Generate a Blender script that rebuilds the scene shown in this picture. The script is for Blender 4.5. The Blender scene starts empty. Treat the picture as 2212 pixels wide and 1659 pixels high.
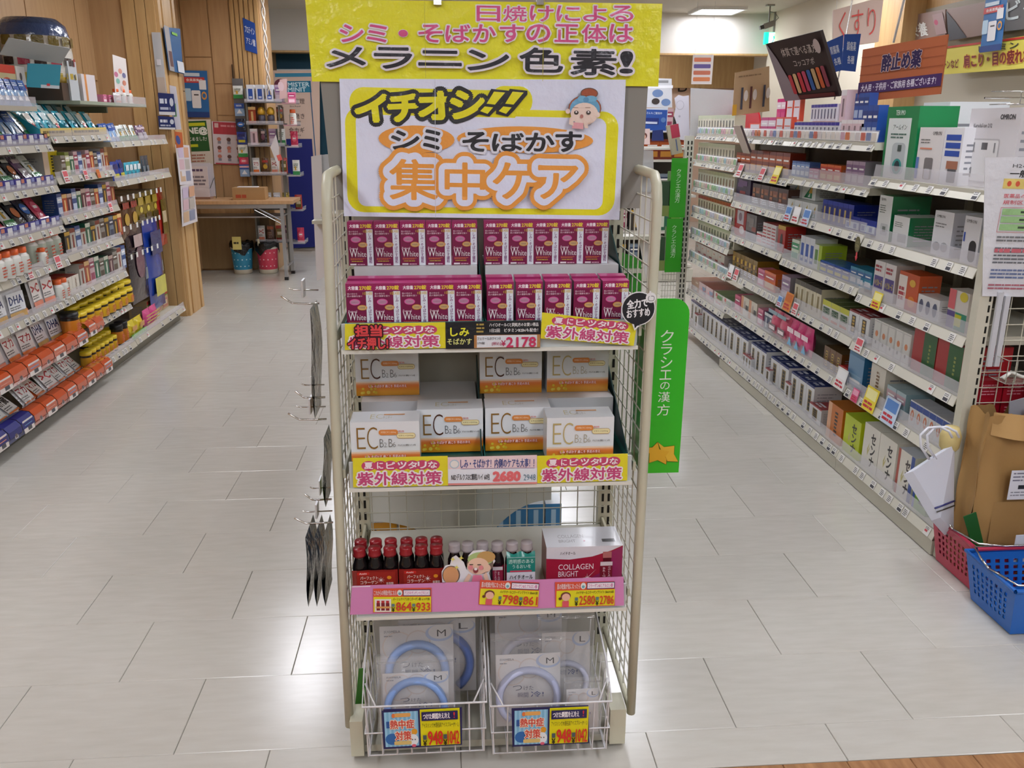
# Drugstore aisle with an end-of-aisle display rack, rebuilt object by object.
import bpy, math, random, re
from mathutils import Vector, Matrix
random.seed(7)
PI = math.pi
scene = bpy.context.scene
COL = scene.collection

# ------------------------------------------------------------------ camera
W, H, FPX = 2212.0, 1659.0, 1880.0
yaw, pitch, roll, CAMZ = .0725, .2918, .0016, 1.444
_f = Vector((math.sin(yaw)*math.cos(pitch), math.cos(yaw)*math.cos(pitch), -math.sin(pitch)))
_r0 = Vector((math.cos(yaw), -math.sin(yaw), 0)); _u0 = _r0.cross(_f)
_r = math.cos(roll)*_r0 + math.sin(roll)*_u0
_u = -math.sin(roll)*_r0 + math.cos(roll)*_u0
CP = Vector((0, 0, CAMZ))
cam_data = bpy.data.cameras.new('camera'); cam_data.sensor_width = 36; cam_data.lens = FPX/W*36
cam_data.clip_start = .02; cam_data.clip_end = 100
cam = bpy.data.objects.new('camera', cam_data); COL.objects.link(cam)
m = Matrix((_r, _u, -_f)).transposed().to_4x4(); m.translation = CP
cam.matrix_world = m
scene.camera = cam

# ------------------------------------------------------------------ world, exposure
scene.view_settings.view_transform = 'Standard'
scene.view_settings.look = 'None'
scene.view_settings.exposure = 0.5
scene.view_settings.gamma = 1.0
scene.view_settings.use_curve_mapping = False
world = bpy.data.worlds.new('world'); scene.world = world; world.use_nodes = True
world.node_tree.nodes['Background'].inputs[0].default_value = (.9, .95, 1, 1)
world.node_tree.nodes['Background'].inputs[1].default_value = .55
LAMP = 15.0          # emission of the ceiling lamp diffusers
scene.cycles.max_bounces = 7
scene.cycles.diffuse_bounces = 4
scene.cycles.glossy_bounces = 3
scene.cycles.transparent_max_bounces = 14
scene.cycles.transmission_bounces = 4
scene.cycles.sample_clamp_indirect = 4.0
scene.cycles.caustics_reflective = False
scene.cycles.caustics_refractive = False

# ------------------------------------------------------------------ pixel -> point helpers
def ray(px, py): return _f + _r*((px-W/2)/FPX) - _u*((py-H/2)/FPX)
def at(px, py, ax, v):
    d = ray(px, py); return CP + d*((v-CP[ax])/d[ax])
def proj(p):
    d = Vector(p)-CP; z = d.dot(_f); return W/2+FPX*d.dot(_r)/z, H/2-FPX*d.dot(_u)/z
def ysolve(px, X, z):
    lo, hi = .6, 30.
    s = 1 if X > 0 else -1
    for _ in range(40):
        mid = (lo+hi)/2
        if (proj((X, mid, z))[0]-px)*s > 0: lo = mid
        else: hi = mid
    return (lo+hi)/2

# ------------------------------------------------------------------ colours and materials
def lin(c): return c/12.92 if c <= .04045 else ((c+.055)/1.055)**2.4
def C(h):
    if not isinstance(h, str): return tuple(h)
    h = h.lstrip('#'); return tuple(lin(int(h[i:i+2], 16)/255) for i in (0, 2, 4))
MATS = {}
def mat(name, color=None, rough=.5, metal=0., bump=None, attr=False, spec=.5, coat=0., emit=None, trans=None, vary=0., sss=None):
    if name in MATS: return MATS[name]
    mt = bpy.data.materials.new(name); mt.use_nodes = True; MATS[name] = mt
    nt = mt.node_tree; N = nt.nodes; L = nt.links; b = N['Principled BSDF']
    b.inputs['Roughness'].default_value = rough; b.inputs['Metallic'].default_value = metal
    b.inputs['Specular IOR Level'].default_value = spec
    b.inputs['Coat Weight'].default_value = coat; b.inputs['Coat Roughness'].default_value = .06
    src = None
    if attr:
        a = N.new('ShaderNodeAttribute'); a.attribute_name = 'Col'; src = a.outputs['Color']
    elif color is not None:
        rgb = N.new('ShaderNodeRGB'); rgb.outputs[0].default_value = (*C(color), 1); src = rgb.outputs[0]
    if vary and src is not None:
        tc = N.new('ShaderNodeTexCoord'); nz = N.new('ShaderNodeTexNoise'); nz.inputs['Scale'].default_value = 9
        nz.inputs['Detail'].default_value = 5
        L.new(tc.outputs['Object'], nz.inputs['Vector'])
        mr = N.new('ShaderNodeMapRange'); mr.inputs[3].default_value = 1-vary; mr.inputs[4].default_value = 1+vary*.5
        L.new(nz.outputs['Fac'], mr.inputs[0])
        mx = N.new('ShaderNodeVectorMath'); mx.operation = 'SCALE'
        L.new(src, mx.inputs[0]); L.new(mr.outputs[0], mx.inputs['Scale']); src = mx.outputs[0]
    if src is not None: L.new(src, b.inputs['Base Color'])
    if emit:
        b.inputs['Emission Color'].default_value = (*C(emit[0]), 1); b.inputs['Emission Strength'].default_value = emit[1]
    if bump:
        tc = N.new('ShaderNodeTexCoord'); nz = N.new('ShaderNodeTexNoise'); nz.inputs['Scale'].default_value = bump[0]
        nz.inputs['Detail'].default_value = bump[2] if len(bump) > 2 else 3
        L.new(tc.outputs['Object'], nz.inputs['Vector'])
        bp = N.new('ShaderNodeBump'); bp.inputs['Strength'].default_value = bump[1]; bp.inputs['Distance'].default_value = .01
        L.new(nz.outputs['Fac'], bp.inputs['Height']); L.new(bp.outputs[0], b.inputs['Normal'])
        if coat: L.new(bp.outputs[0], b.inputs['Coat Normal'])
    if trans is not None:                       # thin clear sheet: see-through with a glossy film
        tr = N.new('ShaderNodeBsdfTransparent'); tr.inputs[0].default_value = (*C(trans[1]), 1)
        mx = N.new('ShaderNodeMixShader'); mx.inputs[0].default_value = trans[0]
        L.new(tr.outputs[0], mx.inputs[1]); L.new(b.outputs[0], mx.inputs[2])
        gl = N.new('ShaderNodeBsdfGlossy'); gl.inputs['Roughness'].default_value = rough
        fr = N.new('ShaderNodeLayerWeight'); fr.inputs[0].default_value = trans[3] if len(trans) > 3 else .35
        if bump: L.new(bp.outputs[0], gl.inputs['Normal']); L.new(bp.outputs[0], fr.inputs['Normal'])
        fm = N.new('ShaderNodeMath'); fm.operation = 'MULTIPLY'; fm.inputs[1].default_value = trans[2]; L.new(fr.outputs['Fresnel'], fm.inputs[0])
        m2 = N.new('ShaderNodeMixShader'); L.new(fm.outputs[0], m2.inputs[0])
        L.new(mx.outputs[0], m2.inputs[1]); L.new(gl.outputs[0], m2.inputs[2])
        L.new(m2.outputs[0], N['Material Output'].inputs['Surface'])
    return mt
mat('print', attr=True, rough=.42)
mat('carton', attr=True, rough=.28, coat=.15)
mat('paper', attr=True, rough=.6, spec=.3)
mat('laminate', attr=True, rough=.45, coat=.6, spec=.3, bump=(24, .5, 6))
mat('foil', attr=True, rough=.2, bump=(30, .6, 3), coat=.5)
mat('plastic', attr=True, rough=.3)
mat('metal_paint', attr=True, rough=.38, vary=.08)
mat('chrome', '#d8d8d8', rough=.15, metal=1.)
mat('brushed', '#a9abae', rough=.35, metal=.8)
mat('clear', '#f4f2fa', rough=.12, trans=(.24, '#ffffff', .22))
mat('film', '#f4f6fa', rough=.10, trans=(.10, '#ffffff', .6, .3), bump=(15, 1., 4))
mat('haze_film', '#e4e6ea', rough=.2, trans=(.55, '#e8eaee', .5), bump=(12, .5, 3))
mat('dark_glass', attr=True, rough=.06, coat=1.)
mat('black_bag', '#0b0b0d', rough=.25, bump=(40, 1., 4))
mat('kraft', attr=True, rough=.75, bump=(9, .8, 6), vary=.1)
mat('basket_plastic', attr=True, rough=.35, vary=.06)

# ------------------------------------------------------------------ mesh builder
class MB:
    def __init__(s): s.v = []; s.f = []; s.c = []; s.m = []; s.mats = []; s.smooth = []
    def mi(s, mt):
        if mt not in s.mats: s.mats.append(mt)
        return s.mats.index(mt)
    def add(s, vs, fs, col, mt='print', smooth=False):
        b = len(s.v); s.v += [tuple(v) for v in vs]; k = s.mi(mt); cc = C(col) if isinstance(col, (str, tuple)) else None
        for i, f in enumerate(fs):
            s.f.append([b+j for j in f]); s.c.append(cc if cc else C(col[i])); s.m.append(k); s.smooth.append(smooth)
        return s
    def box(s, x0, x1, y0, y1, z0, z1, col='#cccccc', mt='print', cols=None):
        v = [(x0,y0,z0),(x1,y0,z0),(x1,y1,z0),(x0,y1,z0),(x0,y0,z1),(x1,y0,z1),(x1,y1,z1),(x0,y1,z1)]
        f = [(0,1,5,4),(1,2,6,5),(2,3,7,6),(3,0,4,7),(4,5,6,7),(3,2,1,0)]   # front right back left top bottom
        return s.add(v, f, [cols.get(k, col) if cols else col for k in ('front','right','back','left','top','bottom')], mt)
    def obox(s, c, ax, hx, hy, hz, col='#cccccc', mt='print'):
        """oriented box: centre, 3 axes (unit), half sizes"""
        c = Vector(c); v = []
        for z in (-1, 1):
            for x, y in ((-1,-1),(1,-1),(1,1),(-1,1)): v.append(c+ax[0]*hx*x+ax[1]*hy*y+ax[2]*hz*z)
        return s.add(v, [(0,1,5,4),(1,2,6,5),(2,3,7,6),(3,0,4,7),(4,5,6,7),(3,2,1,0)], col, mt)
    def hexa(s, v8, col, mt='print', cols=None):
        return s.add(v8, [(0,1,5,4),(1,2,6,5),(2,3,7,6),(3,0,4,7),(4,5,6,7),(3,2,1,0)], cols or col, mt)
    def tube(s, pts, r, col='#cccccc', mt='metal_paint', n=8, close=False, caps=True):
        pts = [Vector(p) for p in pts]; k = len(pts); rings = []
        up = None
        for i, p in enumerate(pts):
            a = pts[(i-1) % k] if (i or close) else p; b = pts[(i+1) % k] if (i < k-1 or close) else p
            t = (b-a).normalized()
            if up is None: up = Vector((0,0,1)) if abs(t.z) < .9 else Vector((1,0,0))
            x = t.cross(up); 
            if x.length < 1e-5: x = t.orthogonal()
            x.normalize(); y = x.cross(t); up = y
            rings.append([p+(x*math.cos(2*PI*j/n)+y*math.sin(2*PI*j/n))*r for j in range(n)])
        v = [q for R in rings for q in R]; f = []
        for i in range(k if close else k-1):
            a, b = i*n, ((i+1) % k)*n
            for j in range(n): f.append((a+j, a+(j+1) % n, b+(j+1) % n, b+j))
        if caps and not close: f.append(tuple(range(n))[::-1]); f.append(tuple((k-1)*n+j for j in range(n)))
        return s.add(v, f, col, mt, smooth=n > 4)
    def rod(s, a, b, r, col='#cccccc', mt='metal_paint', n=5): return s.tube([a, b], r, col, mt, n, caps=False)
    def lathe(s, prof, col, mt='plastic', n=14, o=(0,0,0)):
        """profile [(r,z)], col: one or one per segment"""
        v = []; f = []; cc = []; k = len(prof)
        for r, z in prof:
            for j in range(n): v.append((o[0]+r*math.cos(2*PI*j/n), o[1]+r*math.sin(2*PI*j/n), o[2]+z))
        for i in range(k-1):
            for j in range(n):
                f.append((i*n+j, i*n+(j+1) % n, (i+1)*n+(j+1) % n, (i+1)*n+j)); cc.append(col[i] if isinstance(col, list) else col)
        f.append(tuple(range(n))[::-1]); cc.append(col[0] if isinstance(col, list) else col)
        f.append(tuple((k-1)*n+j for j in range(n))); cc.append(col[-1] if isinstance(col, list) else col)
        return s.add(v, f, cc, mt, smooth=True)
    def extrude(s, pts, y0, y1, col, mt='print'):
        """outline in (x,z), thickness along y"""
        n = len(pts); v = [(x, y0, z) for x, z in pts]+[(x, y1, z) for x, z in pts]
        f = [tuple(range(n)), tuple(range(n, 2*n))[::-1]]+[(i, n+i, n+(i+1) % n, (i+1) % n) for i in range(n)]
        return s.add(v, f, col, mt)
    def grid(s, fn, nu, nv, col, mt='print', smooth=True):
        v = [fn(i/nu, j/nv) for j in range(nv+1) for i in range(nu+1)]
        f = [(j*(nu+1)+i, j*(nu+1)+i+1, (j+1)*(nu+1)+i+1, (j+1)*(nu+1)+i) for j in range(nv) for i in range(nu)]
        return s.add(v, f, col, mt, smooth)
    def xf(s, M):
        s.v = [tuple(M @ Vector(v)) for v in s.v]; return s
    def mesh(s, name):
        me = bpy.data.meshes.new(name); me.from_pydata(s.v, [], s.f)
        for k in s.mats: me.materials.append(MATS[k])
        me.polygons.foreach_set('material_index', s.m); me.polygons.foreach_set('use_smooth', s.smooth)
        a = me.color_attributes.new('Col', 'FLOAT_COLOR', 'CORNER'); buf = []
        for f, c in zip(s.f, s.c): buf += [c[0], c[1], c[2], 1.0]*len(f)
        a.data.foreach_set('color', buf); me.update(); return me

def frame_xz(x, y, z): return (Vector((x, y, z)), Vector((1,0,0)), Vector((0,0,1)))      # faces -Y

# ------------------------------------------------------------------ flat print (lettering, panels) laid on a plane
_tc = {}
def text_mesh(s, off=0., res=3, vert=False, space=1.):
    key = (s, round(off, 4), res, vert, space)
    if key in _tc: return _tc[key]
    cu = bpy.data.curves.new('t', 'FONT'); cu.body = '\n'.join(s) if vert else s
    cu.offset = off; cu.resolution_u = res; cu.space_line = .92 if vert else space; cu.align_x = 'CENTER'
    ob = bpy.data.objects.new('t', cu)
    me = bpy.data.meshes.new_from_object(ob)
    vs = [tuple(v.co) for v in me.vertices]; fs = [tuple(p.vertices) for p in me.polygons]
    bpy.data.objects.remove(ob); bpy.data.meshes.remove(me); bpy.data.curves.remove(cu)
    _tc[key] = (vs, fs); return _tc[key]
class Art:
    """draws on plane (o,u,v); +n = towards the viewer; every call lies one thin layer above the last"""
    def __init__(s, mb, fr, mt='print', step=.00022, lift=.0003):
        s.mb = mb; s.o, s.u, s.v = fr; s.n = s.u.cross(s.v).normalized(); s.mt = mt; s.z = lift; s.step = step
    def P(s, a, b, z=None): return s.o+s.u*a+s.v*b+s.n*(s.z if z is None else z)
    def uv(s, px, py):
        d = ray(px, py); t = (s.o-CP).dot(s.n)/d.dot(s.n); q = CP+d*t-s.o; return q.dot(s.u), q.dot(s.v)
    def R(s, r):                       # pixel box -> plane box
        x0, y0, x1, y1 = r; a = s.uv(x0, y0); b = s.uv(x1, y0); c = s.uv(x0, y1); d = s.uv(x1, y1)
        return ((a[0]+c[0])/2, (c[1]+d[1])/2, (b[0]+d[0])/2, (a[1]+b[1])/2)
    def up(s): s.z += s.step
    def poly(s, pts, col, mt=None):
        s.mb.add([s.P(*p) for p in pts], [tuple(range(len(pts)))], col, mt or s.mt); s.up()
    def rect(s, r, col, rot=0, mt=None):
        u0, v0, u1, v1 = r; cx, cy = (u0+u1)/2, (v0+v1)/2; c, n = math.cos(rot), math.sin(rot)
        s.poly([(cx+(a-cx)*c-(b-cy)*n, cy+(a-cx)*n+(b-cy)*c) for a, b in ((u0,v0),(u1,v0),(u1,v1),(u0,v1))], col, mt)
    def frame(s, r, t, col):
        u0, v0, u1, v1 = r
        for q in ((u0,v0,u1,v0+t),(u0,v1-t,u1,v1),(u0,v0+t,u0+t,v1-t),(u1-t,v0+t,u1,v1-t)):
            z = s.z; s.rect(q, col); s.z = z
        s.up()
    def ell(s, r, col, n=20, rot=0):
        u0, v0, u1, v1 = r; cx, cy = (u0+u1)/2, (v0+v1)/2; c, q = math.cos(rot), math.sin(rot)
        P = [((u1-u0)/2*math.cos(2*PI*i/n), (v1-v0)/2*math.sin(2*PI*i/n)) for i in range(n)]
        s.poly([(cx+a*c-b*q, cy+a*q+b*c) for a, b in P], col)
    def rrect(s, r, rad, col, n=5):
        u0, v0, u1, v1 = r; P = []
        for cx, cy, a0 in ((u1-rad,v0+rad,-PI/2),(u1-rad,v1-rad,0),(u0+rad,v1-rad,PI/2),(u0+rad,v0+rad,PI)):
            for i in range(n+1): P.append((cx+rad*math.cos(a0+PI/2*i/n), cy+rad*math.sin(a0+PI/2*i/n)))
        s.poly(P, col)
    def text(s, t, r, col, off=.012, outs=(), vert=False, rot=0., res=2, shear=0., space=1.):
        bo = off if off < 0 else 0.          # thin latin strokes by curve offset, heavier ones by shifted copies
        base, fs = text_mesh(t, bo, res, vert, space)
        if not base: return
        x0 = min(v[0] for v in base); x1 = max(v[0] for v in base); y0 = min(v[1] for v in base); y1 = max(v[1] for v in base)
        u0, v0, u1, v1 = r; cx, cy = (u0+u1)/2, (v0+v1)/2
        sx = (u1-u0)/max(x1-x0, 1e-4); sy = (v1-v0)/max(y1-y0, 1e-4); c, n = math.cos(rot), math.sin(rot)
        em = min(sx, sy); off = max(off, 0); Q = []; QL = []
        lo, fl = text_mesh(t, bo, min(res, 2), vert, space) if outs else ([], [])
        for src, dst in ((base, Q), (lo, QL)):
            for q in src:
                a = (q[0]-(x0+x1)/2)*sx; b = (q[1]-(y0+y1)/2)*sy; a += shear*b; dst.append((cx+a*c-b*n, cy+a*n+b*c))
        for o, cl in list(outs)+[(0, col)]:
            rad = (o+off)*em; k = 1 if rad < .012*em else 6 if o == 0 else 8 if o < .055 else 20 if o < .14 else 44
            for i in range(k):
                du, dv = (0, 0) if k == 1 else (rad*math.cos(2*PI*i/k), rad*math.sin(2*PI*i/k))
                s.mb.add([s.P(a+du, b+dv) for a, b in (QL if o else Q)], fl if o else fs, cl, s.mt)
                if k > 1: s.z += 8e-6
            s.up()
    def lines(s, r, n, col, fill=.5, seed=1):
        """rows of tiny unreadable print"""
        rd = random.Random(seed); u0, v0, u1, v1 = r; h = (v1-v0)/n; z = s.z
        for i in range(n):
            a = u0; yb = v0+i*h+h*(1-fill)/2; e = u0+(u1-u0)*rd.uniform(.75, 1)
            while a < e:
                w = h*rd.uniform(.5, 2.2); b = min(a+w, e); s.rect((a, yb, b, yb+h*fill), col); s.z = z; a = b+h*rd.uniform(.12, .3)
        s.up()

# ------------------------------------------------------------------ objects
LABELS = {}
def obj(name, mb, parent=None, label=None, me=None):
    me = me or mb.mesh(name); o = bpy.data.objects.new(name, me); COL.objects.link(o)
    if parent: o.parent = parent
    if label: o['label'] = label
    return o
def tag(o, label, cat, group=None):
    w = label.split(); assert 4 <= len(w) <= 16, (len(w), label)
    o['label'] = label; o['category'] = cat
    LABELS.setdefault(label, []).append(o.name)
    if group: o['group'] = group
    return o
def thing(name, label, cat, loc=(0,0,0), rz=0, group=None):
    o = bpy.data.objects.new(name, None); o.empty_display_size = .05; COL.objects.link(o)
    o.location = loc; o.rotation_euler = (0, 0, rz); return tag(o, label, cat, group)
def solid(name, mb, label, cat, loc=(0,0,0), rz=0, group=None):
    o = obj(name, mb); o.location = loc; o.rotation_euler = (0, 0, rz); return tag(o, label, cat, group)
def struct(name, mb, parent=None):
    o = obj(name, mb, parent); o['kind'] = 'structure'; return o
def dup(root, loc, rz=None, label=None, group=None):
    r = root.copy(); COL.objects.link(r); r.location = loc
    if rz is not None: r.rotation_euler = (0, 0, rz)
    if label: r['label'] = label; LABELS.setdefault(label, []).append(r.name)
    if group: r['group'] = group
    for ch in list(root.children):
        c = ch.copy(); COL.objects.link(c); c.parent = r
        for g in ch.children:
            d = g.copy(); COL.objects.link(d); d.parent = c
    return r
def V(*a): return Vector(a)
# ------------------------------------------------------------------ room shell
CEIL = 2.65
TL, TW, TX, TY = .457, .2965, .014, 1.788      # tile length, depth, phase, row line
def tile_mat(name, tone, seam_dir):
    mt = bpy.data.materials.new(name); mt.use_nodes = True; MATS[name] = mt
    nt = mt.node_tree; N = nt.nodes; L = nt.links; b = N['Principled BSDF']
    b.inputs['Roughness'].default_value = .17; b.inputs['Specular IOR Level'].default_value = .55
    tc = N.new('ShaderNodeTexCoord'); mp = N.new('ShaderNodeMapping'); mp.inputs['Scale'].default_value = (2.2, 11, 1) if seam_dir else (12, 2, 1)
    gm = N.new('ShaderNodeNewGeometry'); L.new(gm.outputs['Position'], mp.inputs[0])
    nz = N.new('ShaderNodeTexNoise'); nz.inputs['Scale'].default_value = 4; nz.inputs['Detail'].default_value = 8; L.new(mp.outputs[0], nz.inputs['Vector'])
    n2 = N.new('ShaderNodeTexNoise'); n2.inputs['Scale'].default_value = 1.7; n2.inputs['Detail'].default_value = 4; L.new(gm.outputs['Position'], n2.inputs['Vector'])
    cr = N.new('ShaderNodeValToRGB'); cr.color_ramp.elements[0].position = .3; cr.color_ramp.elements[1].position = .75
    cr.color_ramp.elements[0].color = (*C(tone[0]), 1); cr.color_ramp.elements[1].color = (*C(tone[1]), 1)
    L.new(nz.outputs['Fac'], cr.inputs[0])
    oi = N.new('ShaderNodeObjectInfo'); mr = N.new('ShaderNodeMapRange'); mr.inputs[3].default_value = .965; mr.inputs[4].default_value = 1.02
    L.new(oi.outputs['Random'], mr.inputs[0])
    vm = N.new('ShaderNodeVectorMath'); vm.operation = 'SCALE'; L.new(cr.outputs[0], vm.inputs[0]); L.new(mr.outputs[0], vm.inputs['Scale'])
    L.new(vm.outputs[0], b.inputs['Base Color'])
    r2 = N.new('ShaderNodeMapRange'); r2.inputs[3].default_value = .17; r2.inputs[4].default_value = .25; L.new(n2.outputs['Fac'], r2.inputs[0]); L.new(r2.outputs[0], b.inputs['Roughness'])
    bp = N.new('ShaderNodeBump'); bp.inputs['Strength'].default_value = .06; bp.inputs['Distance'].default_value = .004
tile_mat('vinyl_tile', ('#bdb9b0', '#c5c2ba'), True)
tile_mat('wood_vinyl', ('#8a6242', '#b8895e'), False)
def wood_mat(name, c0, c1, rough=.45):
    mt = bpy.data.materials.new(name); mt.use_nodes = True; MATS[name] = mt
    nt = mt.node_tree; N = nt.nodes; L = nt.links; b = N['Principled BSDF']; b.inputs['Roughness'].default_value = rough
    tc = N.new('ShaderNodeTexCoord'); mp = N.new('ShaderNodeMapping'); mp.inputs['Scale'].default_value = (14, 14, 1.2)
    L.new(tc.outputs['Object'], mp.inputs[0]); nz = N.new('ShaderNodeTexNoise'); nz.inputs['Scale'].default_value = 2.5; nz.inputs['Detail'].default_value = 7
    L.new(mp.outputs[0], nz.inputs['Vector']); cr = N.new('ShaderNodeValToRGB'); cr.color_ramp.elements[0].position = .3; cr.color_ramp.elements[1].position = .7
    cr.color_ramp.elements[0].color = (*C(c0), 1); cr.color_ramp.elements[1].color = (*C(c1), 1); L.new(nz.outputs['Fac'], cr.inputs[0])
    L.new(cr.outputs[0], b.inputs['Base Color'])
wood_mat('wood_panel', '#b38e65', '#bf9b71'); wood_mat('wood_trim', '#b9925f', '#c8a470'); wood_mat('wood_dark', '#8a6f4c', '#977b55'); wood_mat('table_wood', '#b08a62', '#c49d74', .35)

floor = struct('floor', MB().box(-6, 6, -5, 14, -.12, -.004, '#57534a', 'paper'))
tg = .0011
def tile_bm(w, d, mt):
    b = MB(); e = .0015
    v = [(0,0,-.004),(w,0,-.004),(w,d,-.004),(0,d,-.004),(0,0,-e),(w,0,-e),(w,d,-e),(0,d,-e),(e,e,0),(w-e,e,0),(w-e,d-e,0),(e,d-e,0)]
    f = [(4,5,9,8),(5,6,10,9),(6,7,11,10),(7,4,8,11),(8,9,10,11),(0,1,5,4),(1,2,6,5),(2,3,7,6),(3,0,4,7)]
    return b.add(v, f, '#c8c2b5', mt)
tme = tile_bm(TL-tg, TW-tg, 'vinyl_tile').mesh('tile')
WOODY = 1.655
def tile_piece(x, y, me=None):
    o = bpy.data.objects.new('tile', me or tme); COL.objects.link(o); o.location = (x, y, 0); o.parent = floor; return o
farb = MB(); ntile = 0
k = -1
while True:
    y = TY + k*TW
    if y > 13.7: break
    ph = TX + (.228 if k % 2 == 0 else 0) + .002
    if k % 2 == 0: ph = .236
    else: ph = .006
    j0 = math.floor((-5.9-ph)/TL)
    for j in range(j0, int(5.9/TL)+1):
        x = ph+j*TL
        if x+TL > 5.95 or x < -5.95: continue
        y0 = y
        vis = -2.3 < x+TL/2 < 2.1 and y < 6.6
        if k == -1:
            if vis: tile_piece(x, WOODY, tile_bm(TL-tg, y+TW-tg-WOODY, 'vinyl_tile').mesh('tile'))
            else:
                t = tile_bm(TL-tg, y+TW-tg-WOODY, 'vinyl_tile'); t.xf(Matrix.Translation((x, WOODY, 0))); farb.add(t.v, t.f, '#c8c2b5', 'vinyl_tile')
            continue
        if vis: tile_piece(x, y); ntile += 1
        else:
            t = tile_bm(TL-tg, TW-tg, 'vinyl_tile'); farb.add([(a+x, b+y, c) for a, b, c in t.v], t.f, '#c8c2b5', 'vinyl_tile')
    k += 1
o = obj('tile', farb, floor); o['kind'] = 'stuff'
# wood-look planks nearest the camera, laid along the aisle
pme = tile_bm(.155-tg, .9-tg, 'wood_vinyl').mesh('plank')
for i in range(40):
    x = -3+i*.155+.04
    for y0 in ((.75, -.15) if i % 2 else (.75, -.15)):
        if y0 < .5 and not (-.5 < x < 1.6): continue
        o = bpy.data.objects.new('plank', pme); COL.objects.link(o); o.location = (x, y0+.004, -.0005); o.parent = floor

struct('ceiling', MB().box(-6, 6, -5, 14, CEIL, CEIL+.1, '#c9c1b3', 'paper'))
struct('wall_left', MB().box(-2.62, -2.5, -5, 9.2, 0, CEIL, '#c9a273', 'wood_panel'))
struct('wall_front', MB().box(-6, 6, -5.1, -5, 0, CEIL, '#cfc8b8', 'paper'))
struct('wall_right', MB().box(4.45, 4.55, -5, 14, 0, CEIL, '#cdc5b4', 'paper'))
struct('wall_back', MB().box(-1.2, 6, 13.2, 13.3, 0, CEIL, '#d9b9a2', 'paper'))
struct('wall_back_left', MB().box(-6, -2.0, 11.4, 11.5, 0, CEIL, '#8c6a48', 'wood_dark'))
# panelled wood on the left wall: boards with recessed joints
wl = bpy.data.objects['wall_left']
ys = [3.4, 4.3, 5.05, 5.8, 6.55, 7.3, 8.1, 9.0]
for i in range(len(ys)-1):
    for z0, z1 in ((.02, 1.06), (1.07, 1.72), (1.73, CEIL-.01)):
        struct('panel', MB().box(-2.5, -2.488, ys[i]+.006, ys[i+1]-.006, z0, z1, '#c9a273', 'wood_panel'), wl)
# wooden column standing proud of the left wall
cl = struct('column', MB().box(-2.5, -2.03, 6.80, 7.22, 0, CEIL, '#c9a273', 'wood_panel'))
for x0, x1 in ((-2.26, -2.17), (-2.165, -2.10), (-2.095, -2.035)):
    struct('batten', MB().box(x0, x1, 6.785, 6.80, 0, CEIL, '#d0a871', 'wood_trim'), cl)
for y0, y1 in ((6.80, 6.86), (6.90, 7.10), (7.14, 7.2)):
    struct('batten', MB().box(-2.03, -2.012, y0, y1, 0, CEIL, '#d0a871', 'wood_trim'), cl)
# wood wall facing the aisle behind the folding table
wb = struct('wall_notice', MB().box(-3.2, -1.74, 9.02, 9.5, 0, CEIL, '#c9a273', 'wood_panel'))
xs = [-3.1, -2.47, -2.215, -2.02]
for i in range(len(xs)-1):
    for z0, z1 in (((.56, 1.2), (1.21, 2.03), (2.04, CEIL-.01)) if i % 2 else ((.56, 1.5), (1.51, 1.79), (1.8, CEIL-.01))):
        struct('panel', MB().box(xs[i]+.006, xs[i+1]-.006, 9.008, 9.02, z0, z1, '#c9a273', 'wood_panel'), wb)
for i in range(6):
    struct('batten', MB().box(-2.01+i*.045, -1.975+i*.045, 9.0, 9.02, .56, CEIL-.01, '#d8ab75', 'wood_trim'), wb)
struct('trim_1', MB().box(-3.1, -1.80, 8.985, 9.0, .02, .535, '#8a7450', 'wood_dark'))
struct('trim_2', MB().box(-1.795, -1.735, 8.985, 9.02, .0, .55, '#b58a5a', 'wood_trim'))
# white bulkhead and shop frontage beyond
bh = struct('bulkhead', MB().box(-6, 4.45, 10.6, 10.75, 2.215, CEIL, '#d6d2cc', 'paper'))
struct('trim_3', MB().box(-6, 4.45, 10.57, 10.78, 2.195, 2.215, '#a87e50', 'wood_trim'))
struct('wall_teal', MB().box(-1.95, -.95, 10.9, 10.95, 0, 2.3, '#173f50', 'paper').box(-2.05, -1.95, 10.62, 10.95, 0, 2.2, '#7d5a38', 'wood_dark'))
struct('frieze', MB().box(1.2, 4.45, 13.1, 13.2, 1.93, 2.5, '#b5793e', 'wood_trim'))
struct('wall_upper_right', MB().box(3.75, 4.45, 7.75, 10.6, 1.2, CEIL, '#d2c9b6', 'paper').box(3.68, 4.45, 7.3, 7.75, 0, CEIL, '#a87e50', 'wood_trim').box(3.86, 4.45, -1, 7.3, 2.32, CEIL, '#b88a5a', 'wood_trim'))

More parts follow.
